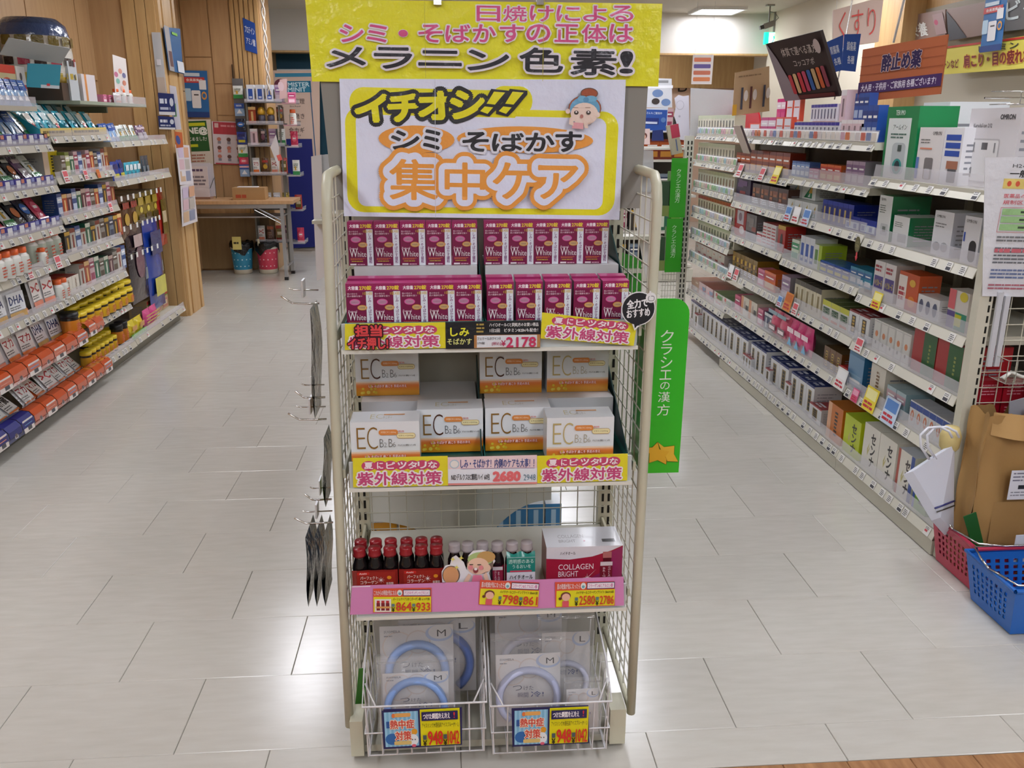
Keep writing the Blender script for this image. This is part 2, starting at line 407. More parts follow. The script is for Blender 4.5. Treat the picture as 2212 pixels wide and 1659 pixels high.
# ------------------------------------------------------------------ ceiling lamps
mat('lamp', '#ffffff', emit=('#f5f7ff', LAMP))
def lamp(x, y, lx, ly, label, group):
    t = thing('ceiling_lamp', label, 'lamp', (x, y, CEIL), 0, group)
    b = MB(); a, c = lx/2, ly/2
    for q in ((-a-.03, a+.03, -c-.03, -c), (-a-.03, a+.03, c, c+.03), (-a-.03, -a, -c, c), (a, a+.03, -c, c)): b.box(*q, -.03, 0, '#e8e8e6', 'metal_paint')
    obj('lamp_frame', b, t)
    obj('diffuser', MB().box(-a, a, -c, c, -.018, -.004, '#ffffff', 'lamp'), t)
lamp(3.02, 10.25, .46, .46, 'square recessed ceiling lamp near the white bulkhead, right of the yellow sign', None)
for x, y, d in ((-1.15, 6.0, 'over the left aisle beyond the rack'), (-1.15, 8.7, 'over the left aisle end by the notice wall'), (1.15, 5.6, 'over the right aisle beyond the rack'),
             (1.15, 8.4, 'over the far end of the right aisle'), (-1.5, 2.6, 'over the left aisle beside the rack'), (1.35, 2.4, 'over the right aisle beside the rack'),
             (3.2, 5.0, 'over the aisle behind the right shelves'), (3.2, 8.0, 'over the back aisle near the exit sign'), (-1.2, .1, 'added as fill just behind the viewer on the left'), (1.2, .1, 'added as fill just behind the viewer on the right'), (-1.2, -1.9, 'behind the viewer on the left'),  # pairs at and behind the viewer: unseen, added as fill light
             (1.2, -1.9, 'added as fill behind the viewer on the right'), (3.4, -.6, 'behind the viewer far to the right'), (0, -3.7, 'furthest behind the viewer'), (-1.9, -3.4, 'in the rear left corner behind the viewer'), (2.4, -3.4, 'in the rear right corner behind the viewer'), (-.6, 12, 'beyond the bulkhead on the left'), (2.6, 12.2, 'beyond the bulkhead on the right')):
    lamp(x, y, .36 if y < 10 else .5, 1.15 if y < 10 else .5, 'recessed ceiling lamp '+d, None)
# ------------------------------------------------------------------ generic goods (each built once, then copied)
def carton_bm(w, d, h, c, front=None, top=None, side=None, mt='carton'):
    """w along x, depth y (front at y=0 faces -y), base z=0"""
    b = MB(); b.box(-w/2, w/2, 0, d, 0, h, c, mt, cols={'top': top or c, 'left': side or c, 'right': side or c})
    A = Art(b, (V(-w/2, 0, 0), V(1,0,0), V(0,0,1)), mt, step=.00025, lift=.0004)
    if front: front(A, w, h)
    # near side panel print
    for sx, fr in ((0, (V(w/2, 0, 0), V(0,1,0), V(0,0,1))), (1, (V(-w/2, d, 0), V(0,-1,0), V(0,0,1)))):
        S = Art(b, fr, mt, lift=.0004)
        if d > .05: S.lines((d*.15, h*.15, d*.85, h*.75), 6, '#8d8f98', .35, 3+sx)
    return b
def f_band(c1, c2, tx=None, tc='#ffffff', z0=.55, z1=.85):
    def f(A, w, h):
        A.rect((0, h*z0, w, h*z1), c1); A.rect((w*.1, h*.12, w*.9, h*.4), c2)
        if tx: A.text(tx, (w*.1, h*(z0+.05), w*.9, h*(z1-.05)), tc, res=1)
        else: A.rect((w*.15, h*(z0+.1), w*.85, h*(z0+.17)), tc)
    return f
def f_slim(c1, tc='#555544'):
    def f(A, w, h):
        A.rect((0, h*.82, w, h), c1); A.rect((w*.35, h*.15, w*.65, h*.72), tc)
    return f
def f_vert(tx, tc, c1=None, outs=()):
    def f(A, w, h):
        if c1: A.rect((0, 0, w*.25, h), c1)
        A.text(tx, (w*.42, h*.12, w*.78, h*.85), tc, vert=True, res=1, off=.03, outs=outs); A.lines((w*.3, h*.05, w*.95, h*.1), 2, '#777777', .5)
    return f
def f_strip(c1, c2):            # slim centre strip like a gold name plate
    def f(A, w, h):
        A.rect((w*.33, h*.12, w*.67, h*.8), c1)
        for i in range(5): A.rect((w*.4, h*(.17+i*.125), w*.6, h*(.25+i*.125)), c2); A.z -= A.step
        A.up(); A.rect((w*.08, h*.03, w*.9, h*.06), '#9aa0b0')
    return f
def f_patch(cols, seed):
    def f(A, w, h):
        rd = random.Random(seed)
        for i in range(5):
            x, z = rd.uniform(0, .6)*w, rd.uniform(0, .75)*h
            A.rect((x, z, min(w, x+rd.uniform(.2, .6)*w), min(h, z+rd.uniform(.08, .28)*h)), rd.choice(cols))
        A.lines((w*.1, h*.1, w*.9, h*.35), 3, '#ffffff' if seed % 2 else '#333344', .5, seed)
    return f
GOODS = {}
def carton(name, label, key, *a, **k):
    GOODS[key] = dict(name=name, desc=label, cat='box', parts=[(None, carton_bm(*a, **k).mesh(name))], w=a[0], d=a[1], h=a[2])
def good(key, name, desc, cat, parts, w, d, h):
    GOODS[key] = dict(name=name, desc=desc, cat=cat, parts=[(n, b.mesh(n or name)) for n, b in parts], w=w, d=d, h=h)
def bottle_bm(r, h, body, label, cap, neck=.7, n=12):
    hb = h*.78
    b = MB().lathe([(r*.9, 0), (r, .004), (r, hb*.1), (r, hb*.85), (r*neck, hb), (r*neck, hb+.002)], [body, body, label, body, body], 'plastic', n)
    c = MB().lathe([(r*neck*1.08, hb), (r*neck*1.12, hb+.003), (r*neck*1.12, h-.002), (r*neck*1.0, h)], cap, 'plastic', n)
    A = Art(b, (V(-r*.6, -r*1.005, hb*.15), V(1,0,0), V(0,0,1)), lift=.0005)
    A.lines((0, 0, r*1.2, hb*.55), 4, '#c8553a', .5)
    return [('bottle_body', b), ('cap', c)]
def pouch_bm(w, h, t, c, ops=None, mt='foil', hole=True):
    b = MB(); nu, nv = 8, 10
    def bulge(u, v): return t/2*(math.sin(PI*min(max(u, 0), 1))**.5)*(math.sin(PI*min(max((v-.03)/.9, 0), 1))**.6 if .03 < v < .93 else 0)
    b.grid(lambda u, v: (-w/2+w*u, -bulge(u, v)-.0004, h*v), nu, nv, c, mt)
    b.grid(lambda u, v: (w/2-w*u, bulge(u, v)+.0004, h*v), nu, nv, c, mt)
    if ops:
        A = Art(b, (V(-w/2, -t/2-.0012, 0), V(1,0,0), V(0,0,1)), mt); ops(A, w, h)
    return b
def pouch(key, name, desc, w, h, t, c, ops=None, mt='foil', cat='packet'):
    good(key, name, desc, cat, [(None, pouch_bm(w, h, t, c, ops, mt))], w, t, h)

def _gtop(key, desc, c, lid, **k): pass
# right shelves
def lidded(w, d, h, lid, strip, ink):
    b = MB(); b.box(-w/2, w/2, 0, d, 0, h, '#e4e6ea', 'carton', cols={'top': lid}); A = Art(b, (V(-w/2, 0, 0), V(1,0,0), V(0,0,1)), 'carton', lift=.0004)
    A.rect((0, h*.93, w, h), lid); A.rect((w*.3, h*.14, w*.68, h*.82), strip)
    for i in range(5): A.rect((w*.38, h*(.18+i*.125), w*.6, h*(.27+i*.125)), ink); A.z -= A.step
    A.up(); A.lines((w*.1, h*.04, w*.9, h*.1), 2, '#8088a0', .4)
    for fr in ((V(w/2, 0, 0), V(0,1,0), V(0,0,1)), (V(-w/2, d, 0), V(0,-1,0), V(0,0,1))):
        S = Art(b, fr, 'carton', lift=.0004); S.lines((d*.12, h*.1, d*.88, h*.8), 7, '#a9aebb', .3, 9)
    T = Art(b, (V(-w/2, 0, h), V(1,0,0), V(0,1,0)), 'carton', lift=.0004); T.lines((w*.2, d*.1, w*.8, d*.5), 2, '#e8ecf8', .6, 4)
    return b
good('navylid', 'medicine_box', 'white carton with navy lid and gold name strip', 'box', [(None, lidded(.062, .105, .128, '#1c2f78', '#8a7440', '#1c1c20'))], .062, .105, .128)
good('redlid', 'medicine_box', 'small white carton with red lid and gold strip', 'box', [(None, lidded(.05, .07, .085, '#a3222e', '#8a7440', '#1c1c20'))], .05, .07, .085)
good('redlid2', 'medicine_box', 'white carton with dark red lid and black strip', 'box', [(None, lidded(.075, .09, .10, '#8e1d26', '#3a2a20', '#c9a648'))], .075, .09, .10)
def senna(tc, c1, extra=None):
    def f(A, w, h):
        if c1: A.rect((0, 0, w*.14, h), c1)
        if extra: A.rect((w*.8, 0, w, h), extra)
        A.poly([(w*.3, h*.45), (w*.42, h*.62), (w*.36, h*.42), (w*.5, h*.55), (w*.34, h*.3)], '#c9bf7a')
        A.text('センナ', (w*.5, h*.1, w*.78, h*.85), tc, vert=True, off=.04, res=2)
    return f
carton('tea_box', 'white box with black brush writing and pale leaf', 'sennaw', .15, .09, .20, '#e9e6dc', front=senna('#1a1a1a', None))
carton('tea_box', 'white box with red and blue edges and black writing', 'sennar', .15, .09, .19, '#e9e6dc', front=senna('#26181c', '#b04a3a', '#2b4d9c'), top='#d8dde8')
carton('tea_box', 'yellow-green box with black brush writing', 'sennay', .12, .10, .165, '#c3d41c', front=senna('#22300c', None), top='#b6cf24')
carton('tea_box', 'orange box with dark vertical writing', 'teaorange', .11, .16, .165, '#cf7420', front=lambda A, w, h: (A.rect((0, 0, w*.25, h), '#e5b08a'), A.lines((w*.5, h*.15, w*.72, h*.85), 7, '#3a1a08', .6, 3)), top='#b96a20')
carton('tea_box', 'grass-green box with leaf picture and blue edge', 'greentea', .14, .08, .16, '#5c9a26', front=lambda A, w, h: (A.rect((0,0,w*.15,h), '#2550a8'), A.rect((w*.2,h*.3,w*.6,h*.9), '#d8d83a'), A.lines((w*.45,h*.15,w*.85,h*.6), 3, '#123c10', .6, 2)))
carton('gel_box', 'slim cream carton with a grey-green top', 'cream', .028, .05, .125, '#d9d5bf', front=f_slim('#c9cfae'))
carton('gel_box', 'slim white carton with a brown stripe', 'cream2', .028, .05, .12, '#dedccd', front=f_slim('#b9b190', '#8a5a40'))
carton('gel_box', 'slim cream carton with a red top', 'cream3', .03, .05, .12, '#dcd3bd', front=f_slim('#b34a3c', '#6a4a3a'))
carton('drink_box', 'red-brown carton with golden ginseng picture', 'redbrown', .058, .06, .12, '#7c2c18', front=f_band('#b4531f', '#c98b34'), top='#a8542a')
carton('drink_box', 'dark brown carton with orange band', 'dkbrown', .09, .09, .125, '#4a2820', front=f_patch(['#8a4a2a', '#b06a3a', '#5a3a6a', '#702020'], 5), top='#3a2018')
carton('drink_box', 'purple poster-fronted carton with red picture', 'purplepost', .12, .05, .14, '#4a3c58', front=f_patch(['#7a5a8a', '#a04040', '#c08a50'], 8))
carton('patch_box', 'white box with green and yellow triangle', 'tri', .085, .11, .10, '#dfe3e2', front=lambda A, w, h: (A.poly([(w*.15,h*.08),(w*.75,h*.08),(w*.75,h*.85)], '#1f7a50'), A.poly([(w*.5,h*.35),(w*.75,h*.35),(w*.75,h*.85)], '#d9a92c'), A.poly([(w*.45,h*.14),(w*.62,h*.14),(w*.62,h*.38)], '#dfe3e2')))
carton('patch_box', 'navy blue carton with gold writing', 'navy', .06, .13, .105, '#1c2c86', front=f_slim('#2a3fa8', '#c9b26a'), top='#23358e')
carton('patch_box', 'flat white and navy carton on its side', 'navyflat', .125, .1, .06, '#23379a', front=lambda A, w, h: (A.rect((w*.05,h*.08,w*.95,h*.6), '#cfe0ee'), A.rect((w*.1,h*.15,w*.3,h*.5), '#2b57b0'), A.rect((w*.6,h*.15,w*.8,h*.5), '#2b57b0')))
carton('pill_box', 'small blue carton with white window', 'bluesm', .06, .06, .06, '#4f6fae', front=f_band('#86a4d4', '#dfe8f4'))
carton('pill_box', 'small pink carton with white window', 'pinksm', .06, .06, .05, '#d7789a', front=f_band('#b83a70', '#f2dbe4'))
carton('pill_box', 'small orange carton with red band', 'orangesm', .08, .06, .075, '#dc6b30', front=f_band('#c03a2a', '#f0c080'))
carton('pill_box', 'lilac carton with grey side', 'lilac', .07, .1, .11, '#b7a0b8', front=f_band('#8b6a94', '#d8ccd8'), side='#8c8790')
carton('pill_box', 'tall red carton with black oval', 'redtall', .07, .08, .145, '#b02c28', front=lambda A, w, h: (A.rect((0,h*.85,w,h), '#c9a03a'), A.ell((w*.35,h*.15,w*.7,h*.7), '#1c1414')), top='#c9a03a')
carton('pill_box', 'white carton with red stripes', 'whitered', .05, .08, .12, '#e2dfe0', front=lambda A, w, h: [A.rect((w*.1,h*(.1+.14*i),w*.9,h*(.15+.14*i)), '#c04048') for i in range(6)], top='#c8404a')
carton('pill_box', 'short white carton with red cross pattern', 'whitered2', .06, .08, .07, '#e2dfe0', front=f_band('#c04048', '#e8b0b0'))
carton('pill_box', 'big red display carton with white picture', 'redbig', .16, .06, .17, '#a8262c', front=lambda A, w, h: (A.rect((w*.2,h*.4,w*.8,h*.85), '#c9c2cc'), A.ell((w*.45,h*.08,w*.9,h*.35), '#e0d8d4'), A.ell((w*.35,h*.5,w*.65,h*.78), '#8a7080')))
carton('pill_box', 'tall grey display carton with dark top', 'greybig', .17, .06, .15, '#6e6668', front=f_patch(['#8a8080', '#4a4444', '#9a5048'], 12))
carton('pill_box', 'pale green carton with white face', 'greenw', .05, .08, .12, '#dbe6d4', front=f_band('#3f9a6a', '#7ac0a0'))
carton('pill_box', 'white carton with blue letters', 'whiteblue', .045, .09, .13, '#e0e4ec', front=lambda A, w, h: (A.rect((w*.2,h*.1,w*.8,h*.75), '#2f57ae'), A.rect((w*.3,h*.2,w*.7,h*.3), '#e8eef8')))
carton('pill_box', 'lime carton with white face', 'lime', .055, .09, .115, '#a9c430', front=lambda A, w, h: (A.rect((0,0,w*.6,h), '#e4e8e0'), A.rect((w*.1,h*.2,w*.5,h*.8), '#5a8a40')))
carton('pill_box', 'flat royal blue carton', 'blueflat', .09, .12, .05, '#2a57ac', front=f_band('#1d3f92', '#d9d264'), top='#2f69b4')
carton('pill_box', 'teal and blue carton with white letters', 'teal', .08, .09, .075, '#2f86a8', front=f_band('#1f5f9a', '#e3e9ee'))
carton('pill_box', 'tall white carton with purple and yellow panel', 'purplew', .075, .10, .155, '#e3dfe0', front=lambda A, w, h: (A.rect((w*.08,h*.25,w*.92,h*.6), '#4a3a8a'), A.text('のどぬーる', (w*.14,h*.33,w*.86,h*.5), '#e6d43a', res=1), A.lines((w*.1,h*.7,w*.8,h*.9), 2, '#b03a4a', .6)), side='#c4c0be')
carton('pill_box', 'orange and white carton with throat picture', 'orangeth', .12, .07, .13, '#c8501c', front=lambda A, w, h: (A.rect((0,0,w*.42,h*.9), '#eee6e0'), A.lines((w*.05,h*.2,w*.38,h*.6), 3, '#b03040', .7, 4), A.ell((w*.55,h*.65,w*.85,h*.85), '#e0b030'), A.ell((w*.55,h*.1,w*.9,h*.4), '#e08a30')))
carton('pill_box', 'low white carton with dark portrait pictures', 'portrait', .14, .07, .085, '#dcdcde', front=lambda A, w, h: [A.ell((w*(.08+.32*i),h*.15,w*(.28+.32*i),h*.8), '#4c5470') for i in range(3)])
carton('pill_box', 'upright carton in red, green and yellow', 'mixgreen', .11, .06, .15, '#dcd8d4', front=lambda A, w, h: (A.rect((0,0,w*.4,h*.45), '#5a4a8a'), A.rect((w*.42,0,w,h*.45), '#1f8a70'), A.rect((w*.42,h*.1,w*.75,h*.4), '#c9c930'), A.rect((0,h*.5,w*.35,h), '#d8606a'), A.ell((w*.55,h*.75,w*.95,h), '#d8c830')))
carton('pill_box', 'tall ivory carton with gold lettering', 'ivory', .045, .10, .14, '#d8d0b4', front=f_slim('#3a3020', '#8a7a4a'), top='#33302a')
carton('pill_box', 'white carton with yellow lid and dark oval', 'yellowlid', .085, .12, .105, '#e0e2da', front=lambda A, w, h: (A.rect((0,h*.75,w,h), '#cfd02a'), A.rect((w*.12,h*.35,w*.88,h*.68), '#2a5a3a'), A.text('ストール', (w*.16,h*.42,w*.84,h*.6), '#e8e8e0', res=1), A.rect((w*.12,h*.08,w*.88,h*.2), '#d8735a')), top='#5a6a3a')
carton('gift_box', 'slim white carton with bird and dog picture', 'pet', .06, .10, .12, '#e3e3e0', front=lambda A, w, h: (A.frame((w*.06,h*.05,w*.94,h*.95), w*.03, '#b0b0b0'), A.ell((w*.3,h*.45,w*.7,h*.65), '#d98a5a'), A.ell((w*.4,h*.2,w*.6,h*.32), '#3a3a3a')))
carton('gift_box', 'large red gift box with green sash', 'gift', .18, .20, .17, '#a82028', front=lambda A, w, h: (A.rect((w*.45,0,w,h), '#1e5c2c'), A.lines((w*.69,h*.3,w*.77,h*.75), 5, '#8a9a4a', .6, 5)), top='#9c1c22')
carton('drink_box', 'gold and black carton with bull picture', 'goldbl', .055, .1, .12, '#8a6a20', front=f_patch(['#5a2a10', '#c9a030', '#2a1a10'], 21), top='#4c3a14')
carton('drink_box', 'brown and gold carton with black panel', 'browngold', .06, .11, .115, '#6a4418', front=f_strip('#c9a648', '#3a2410'), top='#4a3210')
carton('drink_box', 'red and white low carton', 'redwlow', .09, .06, .06, '#c82c2c', front=f_band('#e9e4e0', '#c82c2c'))
carton('drink_box', 'tall muted blue carton', 'bluetall', .085, .1, .15, '#4a7fa8', front=f_band('#6f9ac0', '#8fb4d0', z0=.1, z1=.9), side='#2a6a9c')
carton('pill_box', 'tall white carton with red cap and small writing', 'whitetallred', .07, .10, .14, '#ded8cc', front=lambda A, w, h: A.lines((w*.4, h*.12, w*.62, h*.85), 8, '#7a5a3a', .6, 6), top='#9c2420')
carton('pill_box', 'pale blue-grey flat carton', 'paleblue', .08, .13, .10, '#a9c0c8', front=f_band('#c4a4b0', '#7ab8c0'), side='#8fb0bb')
carton('pill_box', 'white carton with blue top band and nose picture', 'bluerow', .075, .09, .11, '#dfe0e2', front=lambda A, w, h: (A.rect((0,h*.72,w,h*.95), '#2a4ea0'), A.ell((w*.25,h*.2,w*.75,h*.65), '#d9805a'), A.ell((w*.38,h*.3,w*.62,h*.55), '#e8e0dc')), top='#b9bcc4')
pouch('pinkbag', 'wrapper', 'pink foil bag with blue drop pattern', .085, .15, .05, '#e0508c', lambda A, w, h: (A.rect((w*.05,h*.55,w*.95,h*.72), '#f4d8e4'), A.poly([(w*.2,h*.1),(w*.5,h*.4),(w*.8,h*.1)], '#5aa8d8')))
pouch('pinkbag2', 'wrapper', 'rose bag with white letters on red', .095, .15, .05, '#d4607c', lambda A, w, h: (A.rect((w*.1,h*.25,w*.9,h*.5), '#5a2a40'), A.rect((w*.2,h*.3,w*.8,h*.42), '#f0e0e4'), A.rect((0,h*.86,w,h), '#7090a0')))
carton('pill_box', 'red-topped white carton, first of a pair', 'redpair', .09, .14, .085, '#dcd0cc', front=f_patch(['#c83a3a', '#e0a090', '#b05a5a'], 31), top='#c05040')
carton('pill_box', 'pink-topped carton with many small pictures', 'pinkpair', .10, .14, .085, '#dfc4c8', front=f_patch(['#d8506a', '#8aa0c0', '#e8a0a8'], 33), top='#9c3040')
carton('pill_box', 'green-topped white carton with small print', 'greenpair', .10, .14, .10, '#dcdad4', front=f_patch(['#3f8a3a', '#c85050', '#4a60a0'], 35), top='#357a30')
carton('pill_box', 'small magenta carton', 'magenta', .05, .08, .09, '#d0487c', front=f_band('#b02a60', '#e890b0'))
carton('pill_box', 'wide cream carton with face outline', 'creamwide', .13, .15, .095, '#dbd5c4', front=lambda A, w, h: (A.rect((0,0,w*.3,h), '#dc9a70'), A.ell((w*.4,h*.3,w*.6,h*.8), '#b9a9a0'), A.rect((w*.62,h*.3,w*.95,h*.6), '#404040')), top='#b9b4a4')
carton('pill_box', 'navy and white carton with vertical letters', 'navyw', .06, .1, .10, '#2a3c66', front=f_slim('#d8dce4', '#d8dce4'))
carton('pill_box', 'burnt orange and teal low carton', 'orteal', .10, .14, .07, '#c8a48c', front=f_patch(['#d86a30', '#2f8a90', '#e8d8c8'], 41), top='#b0602c')
def bigbox(key, name, desc, w, d, h, c, f, **k): carton(name, desc, key, w, d, h, c, front=f, **k)
def arm(A, w, h):
    A.rect((w*.08, 0, w*.8, h*.84), '#dfe6e6'); A.text('アームイン', (w*.25,h*.68,w*.68,h*.75), '#2a4a44', res=1); A.lines((w*.2,h*.55,w*.72,h*.64), 2, '#5a7a72', .5)
    A.rrect((w*.3,h*.06,w*.72,h*.5), w*.12, '#b9c2c6'); A.ell((w*.36,h*.06,w*.66,h*.28), '#2f9490'); A.ell((w*.43,h*.1,w*.6,h*.25), '#16303a'); A.rect((w*.48,h*.38,w*.6,h*.47), '#4a5a58')
    A.text('TERUMO', (w*.3,h*.88,w*.6,h*.95), '#e8f4ee', res=1)
bigbox('terumo', 'monitor_box', 'tall green box with arm cuff monitor picture', .19, .12, .37, '#15804a', arm)
bigbox('terumo2', 'monitor_box', 'white box with grey and teal monitor picture on top', .16, .2, .46, '#e2e6ea', lambda A, w, h: (A.rrect((w*.1,h*.6,w*.9,h*.85), w*.1, '#a9b8bc'), A.ell((w*.35,h*.55,w*.85,h*.78), '#38a0a4'), A.ell((w*.45,h*.6,w*.72,h*.72), '#e0e8ea')))
bigbox('omronA', 'monitor_box', 'white box with wrist monitor photograph', .165, .12, .26, '#e0dcdc', lambda A, w, h: (A.text('OMRON', (w*.55,h*.86,w*.9,h*.93), '#333336', res=1), A.lines((w*.1,h*.7,w*.6,h*.8), 2, '#777777', .4), A.rect((w*.1,h*.6,w*.6,h*.63), '#d88a70'), A.rrect((w*.35,h*.05,w*.7,h*.45), w*.06, '#7a7678'), A.rrect((w*.4,h*.06,w*.62,h*.25), w*.04, '#b8babc'), A.rect((0,h*.05,w*.12,h*.45), '#5a7ab8')))
bigbox('omronB', 'monitor_box', 'white box with three blue caption bars', .12, .1, .265, '#e2e2e6', lambda A, w, h: ([A.rect((w*.12,h*(.5+.14*i),w*.9,h*(.6+.14*i)), '#2a4fa8') for i in range(3)], A.rrect((w*.4,h*.04,w*.85,h*.3), w*.06, '#5a5c60'), A.rect((w*.3,h*.28,w*.9,h*.42), '#a8705a')))
bigbox('omronC', 'scale_box', 'large grey-white box showing body scales', .35, .08, .42, '#cfccd0', lambda A, w, h: (A.text('OMRON', (w*.62,h*.86,w*.9,h*.92), '#3a3a3e', off=.05, res=2), A.text('KaradaScan 212', (w*.1,h*.76,w*.48,h*.81), '#55555a', res=1), A.rrect((w*.1,h*.06,w*.68,h*.62), w*.03, '#b4b2b6'), A.rrect((w*.12,h*.08,w*.66,h*.6), w*.03, '#dad9db'), A.rect((w*.33,h*.48,w*.45,h*.57), '#55565a'), A.rect((w*.16,h*.45,w*.19,h*.57), '#8a8a8e'), A.rect((w*.58,h*.45,w*.61,h*.57), '#8a8a8e'), A.rect((w*.16,h*.12,w*.19,h*.25), '#8a8a8e'), A.rect((w*.58,h*.12,w*.61,h*.25), '#8a8a8e')))
bigbox('greenw1', 'monitor_box', 'white and green monitor box, tall', .13, .19, .235, '#dfe2e2', lambda A, w, h: (A.text('TERUMO', (w*.1,h*.88,w*.5,h*.94), '#3a4a44', res=1), A.lines((w*.1,h*.6,w*.6,h*.8), 4, '#5a6a64', .4), A.rrect((w*.3,h*.12,w*.85,h*.38), w*.05, '#c3c7c9'), A.rect((w*.45,h*.2,w*.7,h*.32), '#77807c')), side='#1a7a4c', top='#20824f')
bigbox('greenw2', 'monitor_box', 'white and green monitor box, short', .15, .18, .15, '#e0e2e2', lambda A, w, h: (A.lines((w*.1,h*.6,w*.7,h*.8), 3, '#5a6a64', .4), A.rrect((w*.35,h*.1,w*.9,h*.4), w*.05, '#aeb3b5')), side='#1a7a4c', top='#dfe4e0')
bigbox('omronD', 'monitor_box', 'white box with two grey round devices', .15, .13, .235, '#e0e2e8', lambda A, w, h: (A.text('OMRON', (w*.1,h*.85,w*.55,h*.91), '#55565c', res=1), A.lines((w*.1,h*.62,w*.7,h*.75), 2, '#8a8c92', .4), A.ell((w*.08,h*.1,w*.48,h*.3), '#8a8e96'), A.ell((w*.5,h*.1,w*.88,h*.32), '#a8acb2')), side='#c6cad6')
bigbox('omronE', 'monitor_box', 'white box with black oval thermometer', .12, .1, .22, '#dfe0e6', lambda A, w, h: (A.text('OMRON', (w*.1,h*.86,w*.7,h*.93), '#55565c', res=1), A.rrect((w*.45,h*.04,w*.88,h*.5), w*.2, '#2a2b30'), A.rect((w*.05,h*.45,w*.15,h*.65), '#3a58b0')), side='#c4c8d4')
# mixed small things for the top shelves
carton('pill_box', 'tall pink carton with white window', 'pinktall', .075, .04, .115, '#c8307c', front=f_band('#e9d8e2', '#d84a8a'))
carton('pill_box', 'white card carton with orange frame', 'orframe', .085, .02, .14, '#e4573a', front=lambda A, w, h: (A.rect((w*.1,h*.08,w*.9,h*.92), '#e6e2ea'), A.rect((w*.15,h*.55,w*.85,h*.6), '#d8563a')))
carton('pill_box', 'orange carton with black side', 'orblack', .06, .05, .10, '#d8502c', front=f_band('#2a1a14', '#e8a070'))
carton('pill_box', 'violet-topped white carton', 'violet', .05, .05, .10, '#dcdce4', front=f_slim('#3a2a9c', '#4a4a6a'), top='#3a2a9c')
carton('pill_box', 'royal blue carton with silver letters', 'royal', .075, .05, .15, '#2a50a0', front=f_band('#1c3a84', '#b0c0dc'))
carton('pill_box', 'pale rose carton with grey writing', 'palerose', .06, .05, .10, '#e4c8d0', front=f_slim('#f0e8ea', '#8a7078'))
good('whitebottle', 'bottle', 'white supplement bottle with orange cap', 'bottle', bottle_bm(.032, .115, '#e2dfda', '#cfd0c8', '#e0622a'), .064, .064, .115)
good('whitebottle2', 'bottle', 'tall white supplement bottle with orange cap', 'bottle', bottle_bm(.036, .145, '#e2dfda', '#b8c0b0', '#d8592a'), .072, .072, .145)
good('yellowjar', 'jar', 'dark supplement jar with yellow cap', 'jar', bottle_bm(.029, .10, '#2a1c10', '#d2a51c', '#e2c52a', .9), .058, .058, .10)
good('blackjar', 'jar', 'large dark supplement jar with black cap', 'jar', bottle_bm(.036, .12, '#24180e', '#c87a1c', '#17171a', .9), .072, .072, .12)
def op_pouch(c2, tx, tcol, c3):
    def f(A, w, h): A.rect((w*.1,h*.28,w*.9,h*.85), c2); A.text(tx, (w*.18,h*.5,w*.82,h*.75), tcol, res=1, off=.03); A.rect((w*.1,h*.08,w*.9,h*.26), c3); A.lines((w*.15,h*.32,w*.8,h*.45), 2, '#777777', .5)
    return f
pouch('supp1', 'pouch', 'silver supplement pouch with orange foot and red writing', .12, .18, .02, '#c9c9cc', op_pouch('#e8e6e4', 'マカ', '#a02430', '#e0702a'))
pouch('supp2', 'pouch', 'silver supplement pouch with black writing', .12, .18, .02, '#c4c4c8', op_pouch('#ecebe8', '肝臓', '#222222', '#e07a3a'))
pouch('supp3', 'pouch', 'silver supplement pouch with navy letters', .12, .18, .02, '#cacace', op_pouch('#e2e4ea', 'DHA', '#2a3a6a', '#c8a060'))
pouch('supp4', 'pouch', 'silver pouch with large red letters', .12, .17, .02, '#cfced0', op_pouch('#e9e2e0', '>C', '#b02430', '#e48a70'))
pouch('bluepack', 'packet', 'blue and white supplement packet', .085, .14, .012, '#8fb0d8', lambda A, w, h: (A.rect((0,h*.6,w,h), '#2a55a8'), A.poly([(w*.2,h*.2),(w*.5,h*.55),(w*.8,h*.2)], '#e8ecf4'), A.lines((w*.2,h*.75,w*.8,h*.9), 2, '#e8eef6', .5, 6)))
pouch('greenpack', 'packet', 'white supplement packet with green foot', .085, .14, .012, '#e2e6e2', lambda A, w, h: (A.rect((0,0,w,h*.3), '#2f8a4a'), A.lines((w*.15,h*.5,w*.85,h*.8), 3, '#6a7a6a', .5), A.rect((w*.3,h*.35,w*.5,h*.6), '#c9a03a')))
pouch('blackpack', 'packet', 'black supplement packet with orange picture', .085, .14, .012, '#24242a', lambda A, w, h: (A.ell((w*.2,h*.3,w*.8,h*.65), '#c8703a'), A.rect((w*.15,h*.75,w*.85,h*.88), '#d8d8d0')))
pouch('navypack', 'packet', 'dark navy packet with blue disc', .1, .16, .012, '#1a2440', lambda A, w, h: (A.ell((w*.15,h*.35,w*.85,h*.75), '#2a6ac0'), A.rect((w*.3,h*.5,w*.7,h*.6), '#d8e0ec')))
pouch('rosepack', 'packet', 'rose red packet with white disc', .1, .16, .012, '#c02a50', lambda A, w, h: (A.ell((w*.15,h*.35,w*.85,h*.75), '#e05a78'), A.rect((w*.3,h*.5,w*.7,h*.6), '#f0e4e6'), A.rect((0,0,w,h*.15), '#e8b0b8')))
pouch('purplepack', 'packet', 'purple and grey packet with small print', .085, .14, .012, '#6a4a6a', lambda A, w, h: (A.rect((w*.1,h*.1,w*.9,h*.5), '#b8b0b8'), A.rect((w*.1,h*.7,w*.9,h*.85), '#d8c0c8')))
pouch('tealpack', 'packet', 'glossy turquoise gummy packet', .08, .12, .02, '#3fb0c8', lambda A, w, h: (A.rect((w*.1,h*.5,w*.9,h*.85), '#d8ecf0'), A.ell((w*.3,h*.1,w*.7,h*.4), '#1f7a98')))
